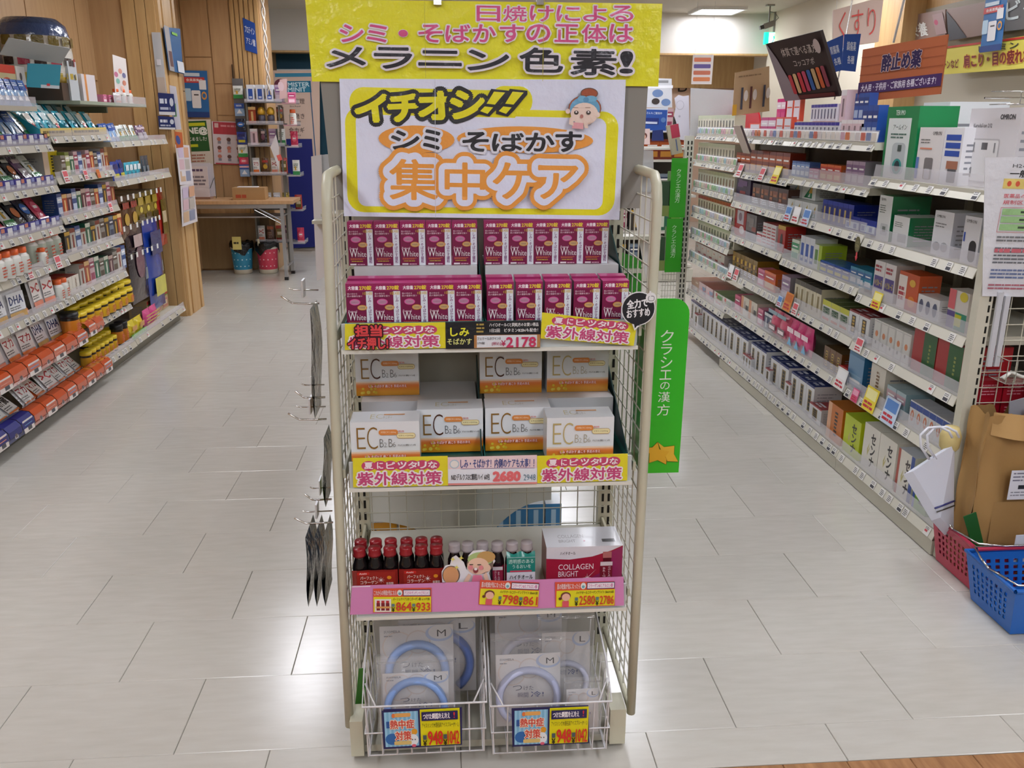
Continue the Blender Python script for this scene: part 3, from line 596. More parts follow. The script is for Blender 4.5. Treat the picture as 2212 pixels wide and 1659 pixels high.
pouch('tealpack2', 'packet', 'clear turquoise gummy packet with red heart', .08, .12, .02, '#9ac8d0', lambda A, w, h: (A.rect((w*.1,h*.3,w*.9,h*.8), '#ece6dc'), A.ell((w*.3,h*.1,w*.7,h*.35), '#d03a40')))
pouch('goldpack', 'packet', 'gold foil snack packet', .12, .17, .02, '#8a7420', lambda A, w, h: (A.rect((w*.1,h*.1,w*.9,h*.3), '#4a3c10'), A.rect((w*.15,h*.6,w*.85,h*.85), '#c9b040'), A.ell((w*.3,h*.35,w*.7,h*.55), '#e0cc50')))
pouch('brownpack', 'packet', 'brown and gold nut packet', .09, .17, .02, '#5a3a20', lambda A, w, h: (A.ell((w*.2,h*.3,w*.8,h*.6), '#c09a30'), A.rect((w*.1,h*.7,w*.9,h*.85), '#a02a20')))
pouch('redpack', 'packet', 'red edged snack packet', .07, .2, .02, '#a82a20', lambda A, w, h: (A.rect((w*.1,h*.2,w*.9,h*.8), '#6a5a20'), A.rect((w*.2,h*.4,w*.8,h*.6), '#d0c0a0')))
pouch('darkpack', 'packet', 'dark purple prune packet', .14, .23, .02, '#2a2028', lambda A, w, h: (A.ell((w*.25,h*.3,w*.75,h*.7), '#6a3a50'), A.rect((w*.25,h*.7,w*.75,h*.85), '#c0a8a8')))
pouch('cobaltpack', 'packet', 'cobalt blue packet with yellow letters', .1, .2, .02, '#1c3a94', lambda A, w, h: (A.rect((w*.15,h*.15,w*.85,h*.35), '#c9c23a'), A.rect((w*.15,h*.6,w*.85,h*.85), '#0f2468')))
pouch('steelpack', 'packet', 'steel blue slim packet', .07, .17, .015, '#33424e', lambda A, w, h: (A.rect((w*.2,h*.2,w*.8,h*.5), '#6a7a84'),))
pouch('cocoapack', 'packet', 'cocoa brown packet with orange top', .11, .15, .02, '#4e2c24', lambda A, w, h: (A.rect((w*.05,h*.75,w*.95,h*.95), '#a04a28'), A.lines((w*.15,h*.15,w*.85,h*.6), 4, '#8a6a5a', .5)))
carton('mag_box', 'yellow carton with red vertical letters', 'yellowbig', .08, .13, .125, '#d9c01c', front=lambda A, w, h: (A.rect((0,0,w*.35,h), '#e0c8b0'), A.lines((w*.5,h*.15,w*.85,h*.85), 6, '#2a2410', .6, 8)), side='#c8c4c0')
for i, (c, c2, dsc) in enumerate((('#5a2a3a','#c8b0a8','maroon slim carton with small lettering'), ('#7a8a9a','#2a3a5a','grey-blue slim carton'), ('#c8c4bc','#8a3a2a','off-white slim carton with red band'), ('#2f4f8a','#c8d4e8','blue slim carton with white panel'),
        ('#3a3430','#c9a03a','black and gold slim carton'), ('#8a9a4a','#e0e0c0','olive slim carton'), ('#b0482a','#e8c080','rust slim carton with yellow panel'), ('#d8b8c0','#a04060','dusty pink slim carton'), ('#2a6a50','#d8e0d0','dark green slim carton'), ('#9a9690','#5a4a3a','warm grey slim carton'))):
    carton('slim_box', dsc, 'slim%d' % i, .045, .07, .12+.006*(i % 3), c, front=f_band(c2, c2, z0=.6, z1=.85) if i % 2 else f_slim(c2, c2), top=c)
carton('juice_box', 'beige juice carton with red and green stripes', 'juice', .10, .1, .13, '#c0a880', front=lambda A, w, h: (A.rect((0,h*.8,w,h), '#b83a2c'), A.rect((0,h*.74,w,h*.8), '#3f8a3a'), A.rect((w*.1,h*.1,w*.9,h*.6), '#c07a6a'), A.rect((w*.2,h*.25,w*.8,h*.5), '#d8c8a8')))
pouch('yellowbag', 'pouch', 'yellow candy bag with green foot', .11, .12, .05, '#d8c22a', lambda A, w, h: (A.rect((0,0,w,h*.25), '#6ac03a'), A.rect((w*.2,h*.4,w*.8,h*.7), '#c88a2a')))
pouch('pinkstripe', 'pouch', 'pink striped snack bag', .13, .12, .05, '#d0508a', lambda A, w, h: [A.rect((0,h*(.1+.18*i),w,h*(.17+.18*i)), '#c8a04a') for i in range(4)])
pouch('orangepouch', 'pouch', 'orange pouch bag lying forward', .12, .15, .03, '#d8602a', op_pouch('#e8dcd4', 'マカ', '#a03030', '#e89060'))

def place(key, x, y, z, rz, label, group, scale=None, tilt=0.):
    g = GOODS[key]
    if len(g['parts']) == 1:
        o = bpy.data.objects.new(g['name'], g['parts'][0][1]); COL.objects.link(o)
    else:
        o = bpy.data.objects.new(g['name'], None); o.empty_display_size = .02; COL.objects.link(o)
        for n, me in g['parts']:
            c = bpy.data.objects.new(n, me); COL.objects.link(c); c.parent = o
    o.location = (x, y, z); o.rotation_euler = (tilt, 0, rz)
    if scale: o.scale = (scale,)*3 if not isinstance(scale, tuple) else scale
    tag(o, label, g['cat'], group); return o
ORD = ['first','second','third','fourth','fifth','sixth','seventh','eighth','ninth','tenth','eleventh','twelfth','13th','14th','15th','16th','17th','18th','19th','20th','21st','22nd','23rd','24th']
_run = {}
def label_for(desc, n, i, where):
    """desc + where in its row; unique by construction"""
    k = (desc, where); c = _run.get(k, 0); _run[k] = c+1
    return c
# ------------------------------------------------------------------ wall and aisle shelving
def wpart(name, mb, parent, label=None):
    L = parent
    off = Vector((0,0,0))
    while L is not None: off += L.location; L = L.parent
    mb.xf(Matrix.Translation(-off)); return obj(name, mb, parent, label)
CREAM = '#c6c3b4'
def tag_bm(v):
    b = MB(); A = Art(b, (V(-.017, 0, 0), V(1,0,0), V(0,0,1)), 'paper', lift=.0); w, h = .034, .032
    b.box(-w/2, w/2, 0, .0008, 0, h, '#dcdad6', 'paper'); A.z = .0003
    if v == 0: A.lines((w*.1, h*.1, w*.9, h*.85), 4, '#555558', .5, 3)
    elif v == 1: A.rect((w*.1, h*.1, w*.9, h*.45), '#4a4a50'); A.lines((w*.1, h*.55, w*.9, h*.9), 2, '#77777a', .5, 5)
    else: A.rect((w*.1, h*.35, w*.6, h*.6), '#c05058'); A.lines((w*.1, h*.65, w*.9, h*.95), 2, '#66666a', .5, 7)
    return b
TAGS = [tag_bm(i).mesh('price_tag') for i in range(3)]
def pop_bm(c1, c2, w=.06, h=.06):
    b = MB(); b.box(-w/2, w/2, 0, .001, 0, h, c1, 'print'); A = Art(b, (V(-w/2, 0, 0), V(1,0,0), V(0,0,1)), 'print', lift=.0003)
    A.rect((w*.08, h*.5, w*.92, h*.92), c2); A.lines((w*.1, h*.08, w*.9, h*.42), 2, '#c03040', .6, 2); return b
POPS = [pop_bm(*c).mesh('price_card') for c in (('#e8d23a', '#f0e8a0'), ('#e6e2e0', '#d8606a'), ('#c8d8ec', '#5a88c8'), ('#e8e6e4', '#f0f0f0'), ('#d88a40', '#c86a30'), ('#d04a7a', '#e8a0b8'))]
def shelf(unit, side, xf, xb, y0, y1, zl, guard=.042, rail='#cdcabd', strip=None, ntags=9, seed=0, pops=(), tilt=.012):
    """side=+1: faces -X (right unit); side=-1: faces +X"""
    s = side; rd = random.Random(seed)
    b = MB(); b.box(min(xf+.012*s, xb), max(xf+.012*s, xb), y0, y1, zl+.006, zl+.034, CREAM, 'metal_paint')
    sh = wpart('shelf', b, unit)
    r = MB()      # ticket rail leaning back a little
    def slab(x0, x1, za, zb, col, mt, th=.003, ya=y0+.002, yb=y1-.002):
        q = MB(); v = [(x0, ya, za), (x0+th*s, ya, za), (x0+th*s, yb, za), (x0, yb, za), (x1, ya, zb), (x1+th*s, ya, zb), (x1+th*s, yb, zb), (x1, yb, zb)]
        if s < 0: v = [v[1], v[0], v[3], v[2], v[5], v[4], v[7], v[6]]
        return q.hexa(v, col, mt)
    wpart('price_rail', slab(xf, xf+tilt*s, zl, zl+.034, rail, 'plastic'), sh)
    if guard: wpart('front_guard', slab(xf+tilt*s-.001*s, xf+(tilt+.004)*s, zl+.034, zl+.034+guard, '#ffffff', 'clear', .002), sh)
    if strip: 
        q = slab(xf+(tilt-.003)*s, xf+(tilt+.001)*s, zl+.036, zl+.034+guard*.9, '#ffffff', 'print', .001)
        A = Art(q, (V(xf+(tilt-.0035)*s, y1 if s > 0 else y0, zl+.036), V(0, -s, 0), V(0, 0, 1)), 'print', lift=.001)
        L = y1-y0; n = int(L/.045)
        for i in range(n): A.rect((i*L/n+.003, .004, (i+.9)*L/n, guard*.75), rd.choice(strip)); A.z -= A.step
        wpart('picture_strip', q, sh)
    L = y1-y0; th = math.atan2(tilt, .034)
    for i in range(ntags):
        if rd.random() < .12: continue
        y = y0+L*(i+.5+rd.uniform(-.25, .25))/ntags
        o = bpy.data.objects.new('price_tag', TAGS[rd.choice((0, 0, 1, 1, 2))]); COL.objects.link(o); o.parent = sh
        o.location = Vector((xf-.0022*s, y, zl+.002))-unit.location; o.rotation_euler = (-th, 0, -PI/2 if s > 0 else PI/2)
    for y, k, sc in pops:
        o = bpy.data.objects.new('price_card', POPS[k]); COL.objects.link(o); o.parent = sh
        o.location = Vector((xf-.004*s, y, zl+.004))-unit.location; o.rotation_euler = (-th*.6, 0, -PI/2 if s > 0 else PI/2); o.scale = (sc,)*3
    return sh
def slots(x, y, z0, z1, dx, step=.034, h=.02, w=.006, ax='x'):
    b = MB(); z = z0
    while z < z1:
        if ax == 'x': b.box(x+dx-w/2, x+dx+w/2, y-.0012, y+.001, z, z+h, '#15130f', 'paper')
        else: b.box(x-.0012, x+.001, y+dx-w/2, y+dx+w/2, z, z+h, '#15130f', 'paper')
        z += step
    return b
BAYS_R = [(2.62, 3.40), (3.40, 4.25), (4.25, 5.08), (5.08, 5.93)]
LEV_R = [  # per bay: list of lip-bottom heights, top to bottom
    [1.21, .972, .748, .547, .343, .058],
    [1.337, 1.163, .982, .766, .555, .352, .060],
    [1.337, 1.146, .977, .782, .563, .352, .062],
    [1.340, 1.17, 1.0, .833, .688, .531, .30, .060]]
names_r = ['nearest bay of the cream right-hand shelving unit beside the mesh end panel', 'second bay of the right-hand shelving unit, navy cartons on its bottom shelf',
           'third bay of the right-hand shelving unit, red-brown drink cartons up high', 'farthest bay of the right-hand shelving unit with narrow cream gel boxes']
PASTEL = ['#8fb08a', '#c8b8b0', '#a8c0b0', '#c8a0a8', '#b8b8c8', '#d0c8b0', '#9ab8c0']
MED = ['#c86a5a', '#d8d0d0', '#c8a0b0', '#e0d8d0', '#7a88b0', '#d07a50', '#e6e0dc']
for bi, ((y0, y1), lev) in enumerate(zip(BAYS_R, LEV_R)):
    u = thing('shelving_unit', names_r[bi], 'shelving', (1.9, (y0+y1)/2, 0), 0, None)
    base = .0 if bi < 3 else .0
    if bi < 3:
        wpart('kick_board', MB().box(1.652, 1.668, y0+.001, y1-.001, .004, .056, '#b9b5a5', 'metal_paint'), u)
        wpart('base', MB().box(1.668, 2.1, y0+.001, y1-.001, .012, .056, '#8f8b7c', 'metal_paint'), u)
    else: wpart('base', MB().box(1.80, 2.1, y0+.001, y1-.001, .003, .056, '#8f8b7c', 'metal_paint'), u)
    wpart('back_panel', MB().box(2.085, 2.10, y0+.02, y1-.001, .06, 1.42, '#8d877c', 'metal_paint'), u)
    wpart('upright', MB().box(2.06, 2.10, y1-.02, y1, .0, 1.45, CREAM, 'metal_paint'), u)
    for li, zl in enumerate(lev):
        top = zl == lev[0]
        pops = []
        if bi == 0 and li == 2: pops = [(3.22, 0, 1.1)]
        if bi == 0 and li == 4: pops = [(3.3, 5, .9), (3.18, 0, 1.6), (3.02, 2, 1.7)]
        if bi == 0 and li == 3: pops = [(3.32, 1, 1.)]
        if bi == 1 and li == 5: pops = [(3.45, 3, 1.5)]
        if bi == 1 and li == 4: pops = [(4.1, 4, 1.5), (4.0, 1, 1.), (4.2, 2, .9)]
        if bi == 2 and li == 1: pops = [(4.98, 1, 1.25), (4.62, 1, 1.2), (4.42, 0, 1.5)]
        if bi == 2 and li == 4: pops = [(5.0, 3, 1.3), (4.9, 1, 1.2)]
        if bi == 1 and li == 2: pops = [(4.2, 2, 1.2), (4.1, 3, 1.3), (3.98, 2, 1.3)]
        shelf(u, 1, 1.65, 2.08, y0, y1, zl, guard=.046 if zl > .1 else .05, ntags=[8, 10, 11, 11][bi]+(3 if zl < .1 else 0), seed=bi*10+li, pops=pops,
              strip=(PASTEL if bi == 3 and zl > .5 else MED if top and bi > 0 else None), tilt=.02 if zl > 1.1 else .013)

BAYS_L = [(3.3, 4.02, 'n'), (4.02, 4.76, 'n'), (4.76, 5.57, 'm'), (5.57, 6.66, 'f')]
LEV_L = {'n': [1.300, 1.098, .893, .718, .516, .292, .052], 'm': [1.338, 1.132, .927, .73, .522, .316, .072], 'f': [1.294, 1.063, .076]}
names_l = ['nearest bay of the left wall shelving cut by the picture edge', 'left wall shelving bay with orange lower trays and navy price holders', 'third bay of the left wall shelving with yellow-capped jars low down',
           'last left wall shelving bay with hanging snack packets beside the wooden column']
for bi, (y0, y1, k) in enumerate(BAYS_L):
    u = thing('shelving_unit', names_l[bi], 'shelving', (-2.25, (y0+y1)/2, 0), 0, None)
    wpart('kick_board', MB().box(-2.09, -2.05, y0+.001, y1-.001, .003, .056, '#6f6a5c', 'metal_paint'), u)
    wpart('base', MB().box(-2.46, -2.09, y0+.001, y1-.001, .003, .056, '#6f6a5c', 'metal_paint'), u)
    wpart('back_panel', MB().box(-2.47, -2.455, y0+.001, y1-.001, .06, 1.36, '#8f8874' if k != 'f' else '#6b6152', 'metal_paint'), u)
    wpart('upright', MB().box(-2.455, -2.425, y0, y0+.02, .0, 1.45, CREAM, 'metal_paint'), u)
    for li, zl in enumerate(LEV_L[k]):
        low = zl < .33 and k == 'n'
        pops = []
        if k == 'm' and li == 1: pops = [(4.86, 1, 1.1), (5.12, 1, .9), (5.3, 4, .8)]
        if k == 'm' and li == 2: pops = [(5.42, 1, .9)]
        if k == 'n' and li == 3 and bi == 1: pops = [(4.62, 1, 1.1), (4.3, 1, .8)]
        shelf(u, -1, -2.0, -2.44 if not (k == 'f' and li < 2) else -2.4, y0, y1, zl, guard=0 if low else .03, rail='#b9b3a4', ntags=0 if low else 11 if li > 2 else 7, seed=100+bi*10+li, pops=pops)
# small upper shelf hung on the left wall panel
u = thing('wall_shelf', 'narrow grey-green shelf on the left wood wall holding boxes and a flyer', 'shelf', (-2.2, 5.7, 1.53))
wpart('shelf_board', MB().box(-2.45, -2.0, 5.17, 6.27, 1.538, 1.556, '#9aa390', 'metal_paint'), u)
wpart('front_guard', MB().box(-2.002, -1.999, 5.7, 6.27, 1.54, 1.60, '#ffffff', 'clear'), u)
wpart('bracket', MB().box(-2.45, -2.2, 5.4, 5.42, 1.50, 1.538, '#9aa390', 'metal_paint'), u)
wpart('bracket', MB().box(-2.45, -2.2, 6.1, 6.12, 1.50, 1.538, '#9aa390', 'metal_paint'), u)

PENDING = []
def put(side, level, key, pxa, pxb, n, z, ins=.032, h=None, wscale=None, tilt=0., grp=None, dz=0., fac=1.):
    """n goods of one kind between two picture columns of a shelf row"""
    g = GOODS[key]; X = (1.65+ins) if side == 'right' else (-2.0-ins)
    ya, yb = ysolve(pxa, X, z), ysolve(pxb, X, z); step = (yb-ya)/n
    sx = abs(step)*.965/g['w']; sz = h/g['h'] if h else min(max(sx, .85), 1.15)
    rd = random.Random(len(key)*7+n); soft = tilt != 0
    for i in range(n):
        j = rd.uniform(-1, 1)
        PENDING.append([side, level, key, X, ya+step*(i+.5)+(.006*j if soft else 0), z+dz, (sx, min(max(sx, .8), 1.3), sz*(1+.06*j if soft else 1)), tilt*(1+.25*j), .10*j if soft else 0])
def flush():
    by = {}
    for p in PENDING: by.setdefault((p[0], p[1], GOODS[p[2]]['desc']), []).append(p)
    for (side, level, desc), L in by.items():
        L.sort(key=lambda p: (round(p[4], 3), p[5]))
        grp = '%s on the %s %s shelf' % (desc, side, level) if len(L) > 1 else None
        for i, (sd, lv, key, X, y, z, sc, tl, *more) in enumerate(L):
            rz = (-PI/2 if sd == 'right' else PI/2)+(more[0] if more else 0)
            if len(L) == 1: lab = '%s on the %s %s shelf' % (desc, side, level)
            else: lab = '%s, %s from near end, %s %s shelf' % (desc, ORD[i], side, level)
            place(key, X, y, z+.0352, rz, lab, grp, sc, tl)
    PENDING.clear()
R = 'right'
def lv(z): return z
# ---- near bay
put(R,'upper','terumo',1898,1966,1,1.21,h=.258); put(R,'upper','terumo2',1972,2028,1,1.21,ins=.20,h=.275)
put(R,'upper','omronA',1970,2023,1,1.21,h=.185); put(R,'upper','omronB',2023,2064,1,1.21,h=.185); put(R,'upper','omronC',2070,2178,1,1.21,ins=.07,h=.245)
put(R,'third','greenw1',1888,1916,1,.972,h=.17); put(R,'third','greenw2',1922,1956,1,.972,h=.105); put(R,'third','omronD',2005,2046,1,.972,h=.15); put(R,'third','omronE',2068,2104,1,.972,h=.15)
put(R,'fourth','purplew',1880,1925,2,.748,h=.145); put(R,'fourth','orangeth',1932,1975,1,.748,h=.135); put(R,'fourth','portrait',1975,2022,1,.748,h=.075); put(R,'fourth','mixgreen',2038,2080,1,.748,h=.13)
put(R,'fifth','pet',1880,1958,5,.547,h=.12); put(R,'fifth','gift',1962,2066,2,.547,h=.155)
put(R,'sixth','bluetall',1826,1858,1,.343,h=.15); put(R,'sixth','whitetallred',1872,1903,1,.343,h=.15); put(R,'sixth','paleblue',1908,1948,2,.343,h=.10); put(R,'sixth','bluerow',1958,2042,6,.343,h=.095)
put(R,'bottom','teaorange',1781,1812,1,.058,h=.165); put(R,'bottom','sennay',1816,1850,1,.058,h=.165); put(R,'bottom','sennaw',1856,1924,2,.058,h=.185); put(R,'bottom','sennar',1927,1962,1,.058,h=.18); put(R,'bottom','greentea',1965,1995,1,.058,h=.16)
# ---- second bay
put(R,'upper','royal',1855,1888,3,1.337,h=.14); put(R,'riser','orframe',1692,1722,2,1.337,h=.125,ins=.20,dz=.08); put(R,'riser','pinktall',1672,1690,2,1.337,h=.12,ins=.20,dz=.08); put(R,'riser','violet',1745,1800,8,1.337,h=.08,ins=.20,dz=.08); put(R,'riser','palerose',1806,1818,1,1.337,h=.14,ins=.20,dz=.08); put(R,'riser','royal',1836,1866,3,1.337,h=.12,ins=.20,dz=.08); put(R,'upper','palerose',1812,1860,4,1.337,h=.085); put(R,'upper','violet',1712,1808,12,1.337,h=.075)
put(R,'second','bluesm',1708,1745,4,1.163,h=.07); put(R,'second','pinksm',1745,1765,2,1.163,h=.045); put(R,'second','orangesm',1768,1812,3,1.163,h=.07); put(R,'second','lilac',1822,1862,3,1.163,h=.095)
put(R,'third','tri',1698,1762,4,.982,h=.07); put(R,'third','tri',1700,1756,2,.982,h=.09,dz=.072,ins=.09); put(R,'third','navy',1772,1838,6,.982,h=.10); put(R,'third','navyflat',1822,1888,2,.982,h=.055)
put(R,'fourth','greenw',1706,1722,1,.766,h=.10); put(R,'fourth','whiteblue',1724,1754,3,.766,h=.13); put(R,'fourth','lime',1754,1770,1,.766,h=.11); put(R,'fourth','blueflat',1768,1832,4,.766,h=.05); put(R,'fourth','teal',1832,1878,3,.766,h=.07)
put(R,'fifth','lilac',1684,1702,1,.555,h=.12); put(R,'fifth','ivory',1712,1768,5,.555,h=.13); put(R,'fifth','yellowlid',1772,1828,3,.555,h=.095); put(R,'fifth','redlid2',1828,1872,2,.555,h=.105)
put(R,'sixth','pinkbag2',1668,1706,2,.352,h=.14); put(R,'sixth','pinkbag',1706,1752,3,.352,h=.14); put(R,'sixth','browngold',1775,1812,3,.352,h=.10); put(R,'sixth','redwlow',1806,1826,1,.352,h=.055)
put(R,'bottom','navylid',1703,1752,3,.060,h=.155,ins=.06); put(R,'bottom','redlid',1744,1770,1,.060,h=.08,ins=.05); put(R,'bottom','navylid',1660,1698,2,.060,h=.15,ins=.07); put(R,'bottom','redlid',1692,1703,1,.060,h=.09,ins=.05)
for i, (a, c, nm) in enumerate(((3.45, 4.22, 'nearer'), (4.27, 5.0, 'farther'))):
    solid('riser', MB().box(1.80, 2.05, a, c, 1.371, 1.4505, '#a8a6a4', 'plastic'), 'low grey riser behind the front boxes on upper right shelf, %s one' % nm, 'riser')
# ---- third bay
put(R,'upper','orframe',1616,1640,1,1.337,h=.07); put(R,'upper','pinktall',1640,1672,2,1.337,h=.10); put(R,'upper','orframe',1672,1706,2,1.337,h=.10)
put(R,'second','redbrown',1588,1618,3,1.146,h=.10); put(R,'second','redbrown',1618,1702,6,1.146,h=.12)
put(R,'third','purplepost',1588,1618,1,.977,h=.13); put(R,'third','dkbrown',1622,1698,4,.977,h=.115)
put(R,'fourth','redbig',1584,1608,1,.782,h=.17); put(R,'fourth','greybig',1608,1630,1,.782,h=.14); put(R,'fourth','whitered2',1632,1644,1,.782,h=.06); put(R,'fourth','whitered',1644,1672,3,.782,h=.12); put(R,'fourth','redtall',1676,1692,1,.782,h=.13)
put(R,'fifth','goldbl',1580,1632,6,.563,h=.12); put(R,'fifth','pinksm',1634,1648,1,.563,h=.09); put(R,'fifth','orangesm',1648,1672,1,.563,h=.095)
put(R,'sixth','creamwide',1598,1632,2,.352,h=.105); put(R,'sixth','magenta',1585,1597,1,.352,h=.09); put(R,'sixth','pinksm',1634,1645,1,.352,h=.09); put(R,'sixth','navyw',1648,1666,2,.352,h=.09)
put(R,'bottom','navylid',1618,1650,3,.062,h=.155,ins=.06); put(R,'bottom','navylid',1572,1612,3,.062,h=.15,ins=.06); put(R,'bottom','redlid',1602,1620,3,.062,h=.07,ins=.04); put(R,'bottom','redlid',1650,1660,1,.062,h=.08,ins=.05)
# ---- farthest bay
for z, l, kk in ((1.34,'upper','cream'), (1.17,'second','cream'), (1.0,'third','cream2'), (.833,'fourth','cream3'), (.688,'fifth','cream')):
    put(R,l,kk,1506,1584,13,z,h=.115 if z > .8 else .10)
put(R,'sixth','redpair',1500,1562,5,.531,h=.10)
put(R,'lower','orteal',1492,1508,1,.30,h=.08); put(R,'lower','pinkpair',1508,1538,2,.30,h=.085); put(R,'lower','greenpair',1540,1578,2,.30,h=.085)
put(R,'bottom','navylid',1490,1512,3,.06,h=.15,ins=.06); put(R,'bottom','navylid',1514,1570,6,.06,h=.15,ins=.06); put(R,'bottom','redlid',1498,1506,1,.06,h=.1,ins=.03)

# ---- left shelves
Lf = 'left'
def bin_rows(y0, y1, z, n, keys, lvl, seed):
    """slanting trays with a navy front holding leaning packets"""
    rd = random.Random(seed)
    for i in range(n):
        w = (y1-y0)/n; y = y0+w*(i+.5); b = MB()
        x0, x1 = -2.0, -2.30
        zb = z+.0355
        b.hexa([(x1, y-w*.48, zb), (x0-.02, y-w*.48, zb), (x0-.02, y+w*.48, zb), (x1, y+w*.48, zb), (x1, y-w*.48, zb+.10), (x0-.02, y-w*.48, zb+.008), (x0-.02, y+w*.48, zb+.008), (x1, y+w*.48, zb+.10)], '#1c2060', 'plastic')
        t = thing('packet_tray', 'slanting navy packet tray, %s from the picture edge, left %s shelf' % (ORD[i], lvl), 'tray', (-2.1, y, zb), 0, 'navy packet trays on the left %s shelf' % lvl)
        wpart('tray_body', b, t)
        f = MB(); f.box(-2.022, -2.016, y-w*.48, y+w*.48, zb+.001, zb+.052, '#2a2c86', 'plastic')
        A = Art(f, (V(-2.016, y-w*.48, zb+.001), V(0, 1, 0), V(0, 0, 1)), 'print', lift=.0005)
        A.rect((w*.15, .008, w*.55, .045), '#dcdce2'); A.rect((w*.62, .006, w*.9, .02), '#c8ccd8'); A.rect((w*.62, .03, w*.9, .048), '#c8806a' if i % 2 else '#8a90c0')
        wpart('label_holder', f, t)
        key = keys[i % len(keys)]
        for j in range(2):
            PENDING.append([Lf, lvl, key, -2.06-.045*j, y, z+.025+.018*j, (w*.86/GOODS[key]['w'],)*3, -.62])
def ypx(px, z, X=-2.0): return ysolve(px, X, z)
ya = ypx(-40, 1.30)
for z, l, ks, sd in ((1.30,'upper',['bluepack','bluepack','greenpack'],1), (1.098,'second',['greenpack','blackpack','purplepack'],2), (.893,'third',['blackpack','navypack','rosepack','greenpack'],3)):
    y0 = ypx(-30, z); bin_rows(y0, 4.74, z, int((4.74-y0)/.105), ks, l, sd)
put(Lf,'fourth','whitebottle',-30,60,5,.718,h=.125); put(Lf,'fourth','whitebottle2',62,128,4,.718,h=.155,ins=.08); put(Lf,'fourth','whitebottle',90,100,1,.718,h=.09,ins=.03)
put(Lf,'fifth','supp3',-20,60,2,.516,tilt=-.1,h=.16); put(Lf,'fifth','supp4',72,122,2,.516,tilt=-.12,h=.17); put(Lf,'fifth','whitebottle',124,146,2,.516,h=.11); put(Lf,'fifth','orangepouch',48,66,1,.516,tilt=-.4,h=.12)
put(Lf,'sixth','supp4',-25,20,1,.292,tilt=-.28,ins=.075,h=.17); put(Lf,'sixth','supp1',20,82,2,.292,tilt=-.28,ins=.075,h=.17); put(Lf,'sixth','supp3',82,140,2,.292,tilt=-.28,ins=.075,h=.17)
put(Lf,'bottom','supp2',-30,60,3,.052,tilt=-.75,ins=.06,h=.17); put(Lf,'bottom','supp1',65,90,1,.052,tilt=-.7,ins=.06,h=.17); put(Lf,'bottom','orangepouch',90,112,1,.052,tilt=-.7,ins=.06,h=.16); put(Lf,'bottom','supp4',112,138,1,.052,tilt=-.7,ins=.06,h=.17); put(Lf,'bottom','supp1',138,190,3,.052,tilt=-.7,ins=.06,h=.17)
# orange bulging trays on the two lowest near shelves
def orange_tray(y0, y1, z, n, lvl, navy=0):
    for i in range(n):
        w = (y1-y0)/n; y = y0+w*(i+.5)
        c = '#1c2070' if i < navy else '#c04a1c'
        t = thing('curved_tray', '%s curved tray front, %s from the picture edge, left %s shelf' % ('navy' if i < navy else 'orange', ORD[i], lvl), 'tray', (-1.99, y, z), 0, 'curved trays on the left %s shelf' % lvl)
        b = MB(); pr = [(-2.06, .075), (-2.02, .088), (-1.985, .082), (-1.965, .058), (-1.963, .03), (-1.975, .002)]
        for (xa, za), (xb, zb) in zip(pr, pr[1:]):
            b.add([(xa, y-w*.47, z+za), (xb, y-w*.47, z+zb), (xb, y+w*.47, z+zb), (xa, y+w*.47, z+za)], [(0,1,2,3)], c, 'dark_glass' if i >= navy else 'plastic', smooth=True)
            b.add([(xa, y-w*.47, z+za-.003), (xb-.003, y-w*.47, z+zb), (xb-.003, y+w*.47, z+zb), (xa, y+w*.47, z+za-.003)], [(3,2,1,0)], c, 'plastic')
        wpart('tray_front', b, t)
        f = MB(); A = Art(f, (V(-1.9628, y-w*.4, z+.008), V(0, 1, 0), V(-.1, 0, 1).normalized()), 'print', lift=.002)
        kind = i % 4
        if kind in (0, 2): A.rect((0, 0, w*.8, .06), '#e0d6d0'); A.rect((w*.3, .006, w*.6, .024), '#4a4a50'); A.rect((w*.1, .034, w*.7, .052), '#6a9ac8' if kind else '#d88a70')
        else: A.rect((w*.28, .008, w*.52, .034), '#c8c0c0'); A.rect((w*.32, .012, w*.48, .03), '#6a5a58')
        wpart('price_label', f, t)
orange_tray(ypx(-20, .292), 4.76, .292, 7, 'sixth'); orange_tray(4.78, 5.0, .31, 2, 'jar')
orange_tray(ypx(-25, .052), 5.04, .058, 11, 'bottom', 3)
# middle bay
def seq(level, z, pa, pb, n, seed, h, side=Lf, ins=.05, pool=10):
    rd = random.Random(seed); X = (-2.0-ins) if side == Lf else 1.65+ins
    ya, yb = ysolve(pa, X, z), ysolve(pb, X, z); y = ya; i = 0
    st = (yb-ya)/n; last = -1
    for i in range(n):
        k = rd.randrange(pool)
        if k == last: k = (k+1) % pool
        last = k; g = GOODS['slim%d' % k]; sc = st*.95/g['w']
        PENDING.append([side, level, 'slim%d' % k, X, ya+st*(i+.5), z, (sc, 1.1, h*rd.uniform(.85, 1.1)/g['h']), 0])
put(Lf,'second','yellowbig',100,133,1,1.132,h=.13,ins=.09); seq('second', 1.132, 138, 238, 12, 5, .115)
seq('third', .927, 130, 252, 13, 8, .125); seq('fourth', .73, 146, 268, 12, 13, .12); put(Lf,'fifth','whitetallred',146,176,2,.522,h=.09); seq('fifth', .522, 178, 276, 10, 21, .13)
put(Lf,'jar','yellowjar',152,283,9,.316,h=.095); put(Lf,'jar','yellowjar',152,280,8,.316,h=.105,ins=.12); put(Lf,'jar','blackjar',148,165,1,.316,h=.12)
put(Lf,'bottom','yellowjar',186,250,7,.072,h=.095,ins=.06); put(Lf,'bottom','yellowjar',186,246,6,.072,h=.105,ins=.13); put(Lf,'bottom','blackjar',252,272,2,.072,h=.13,ins=.08)
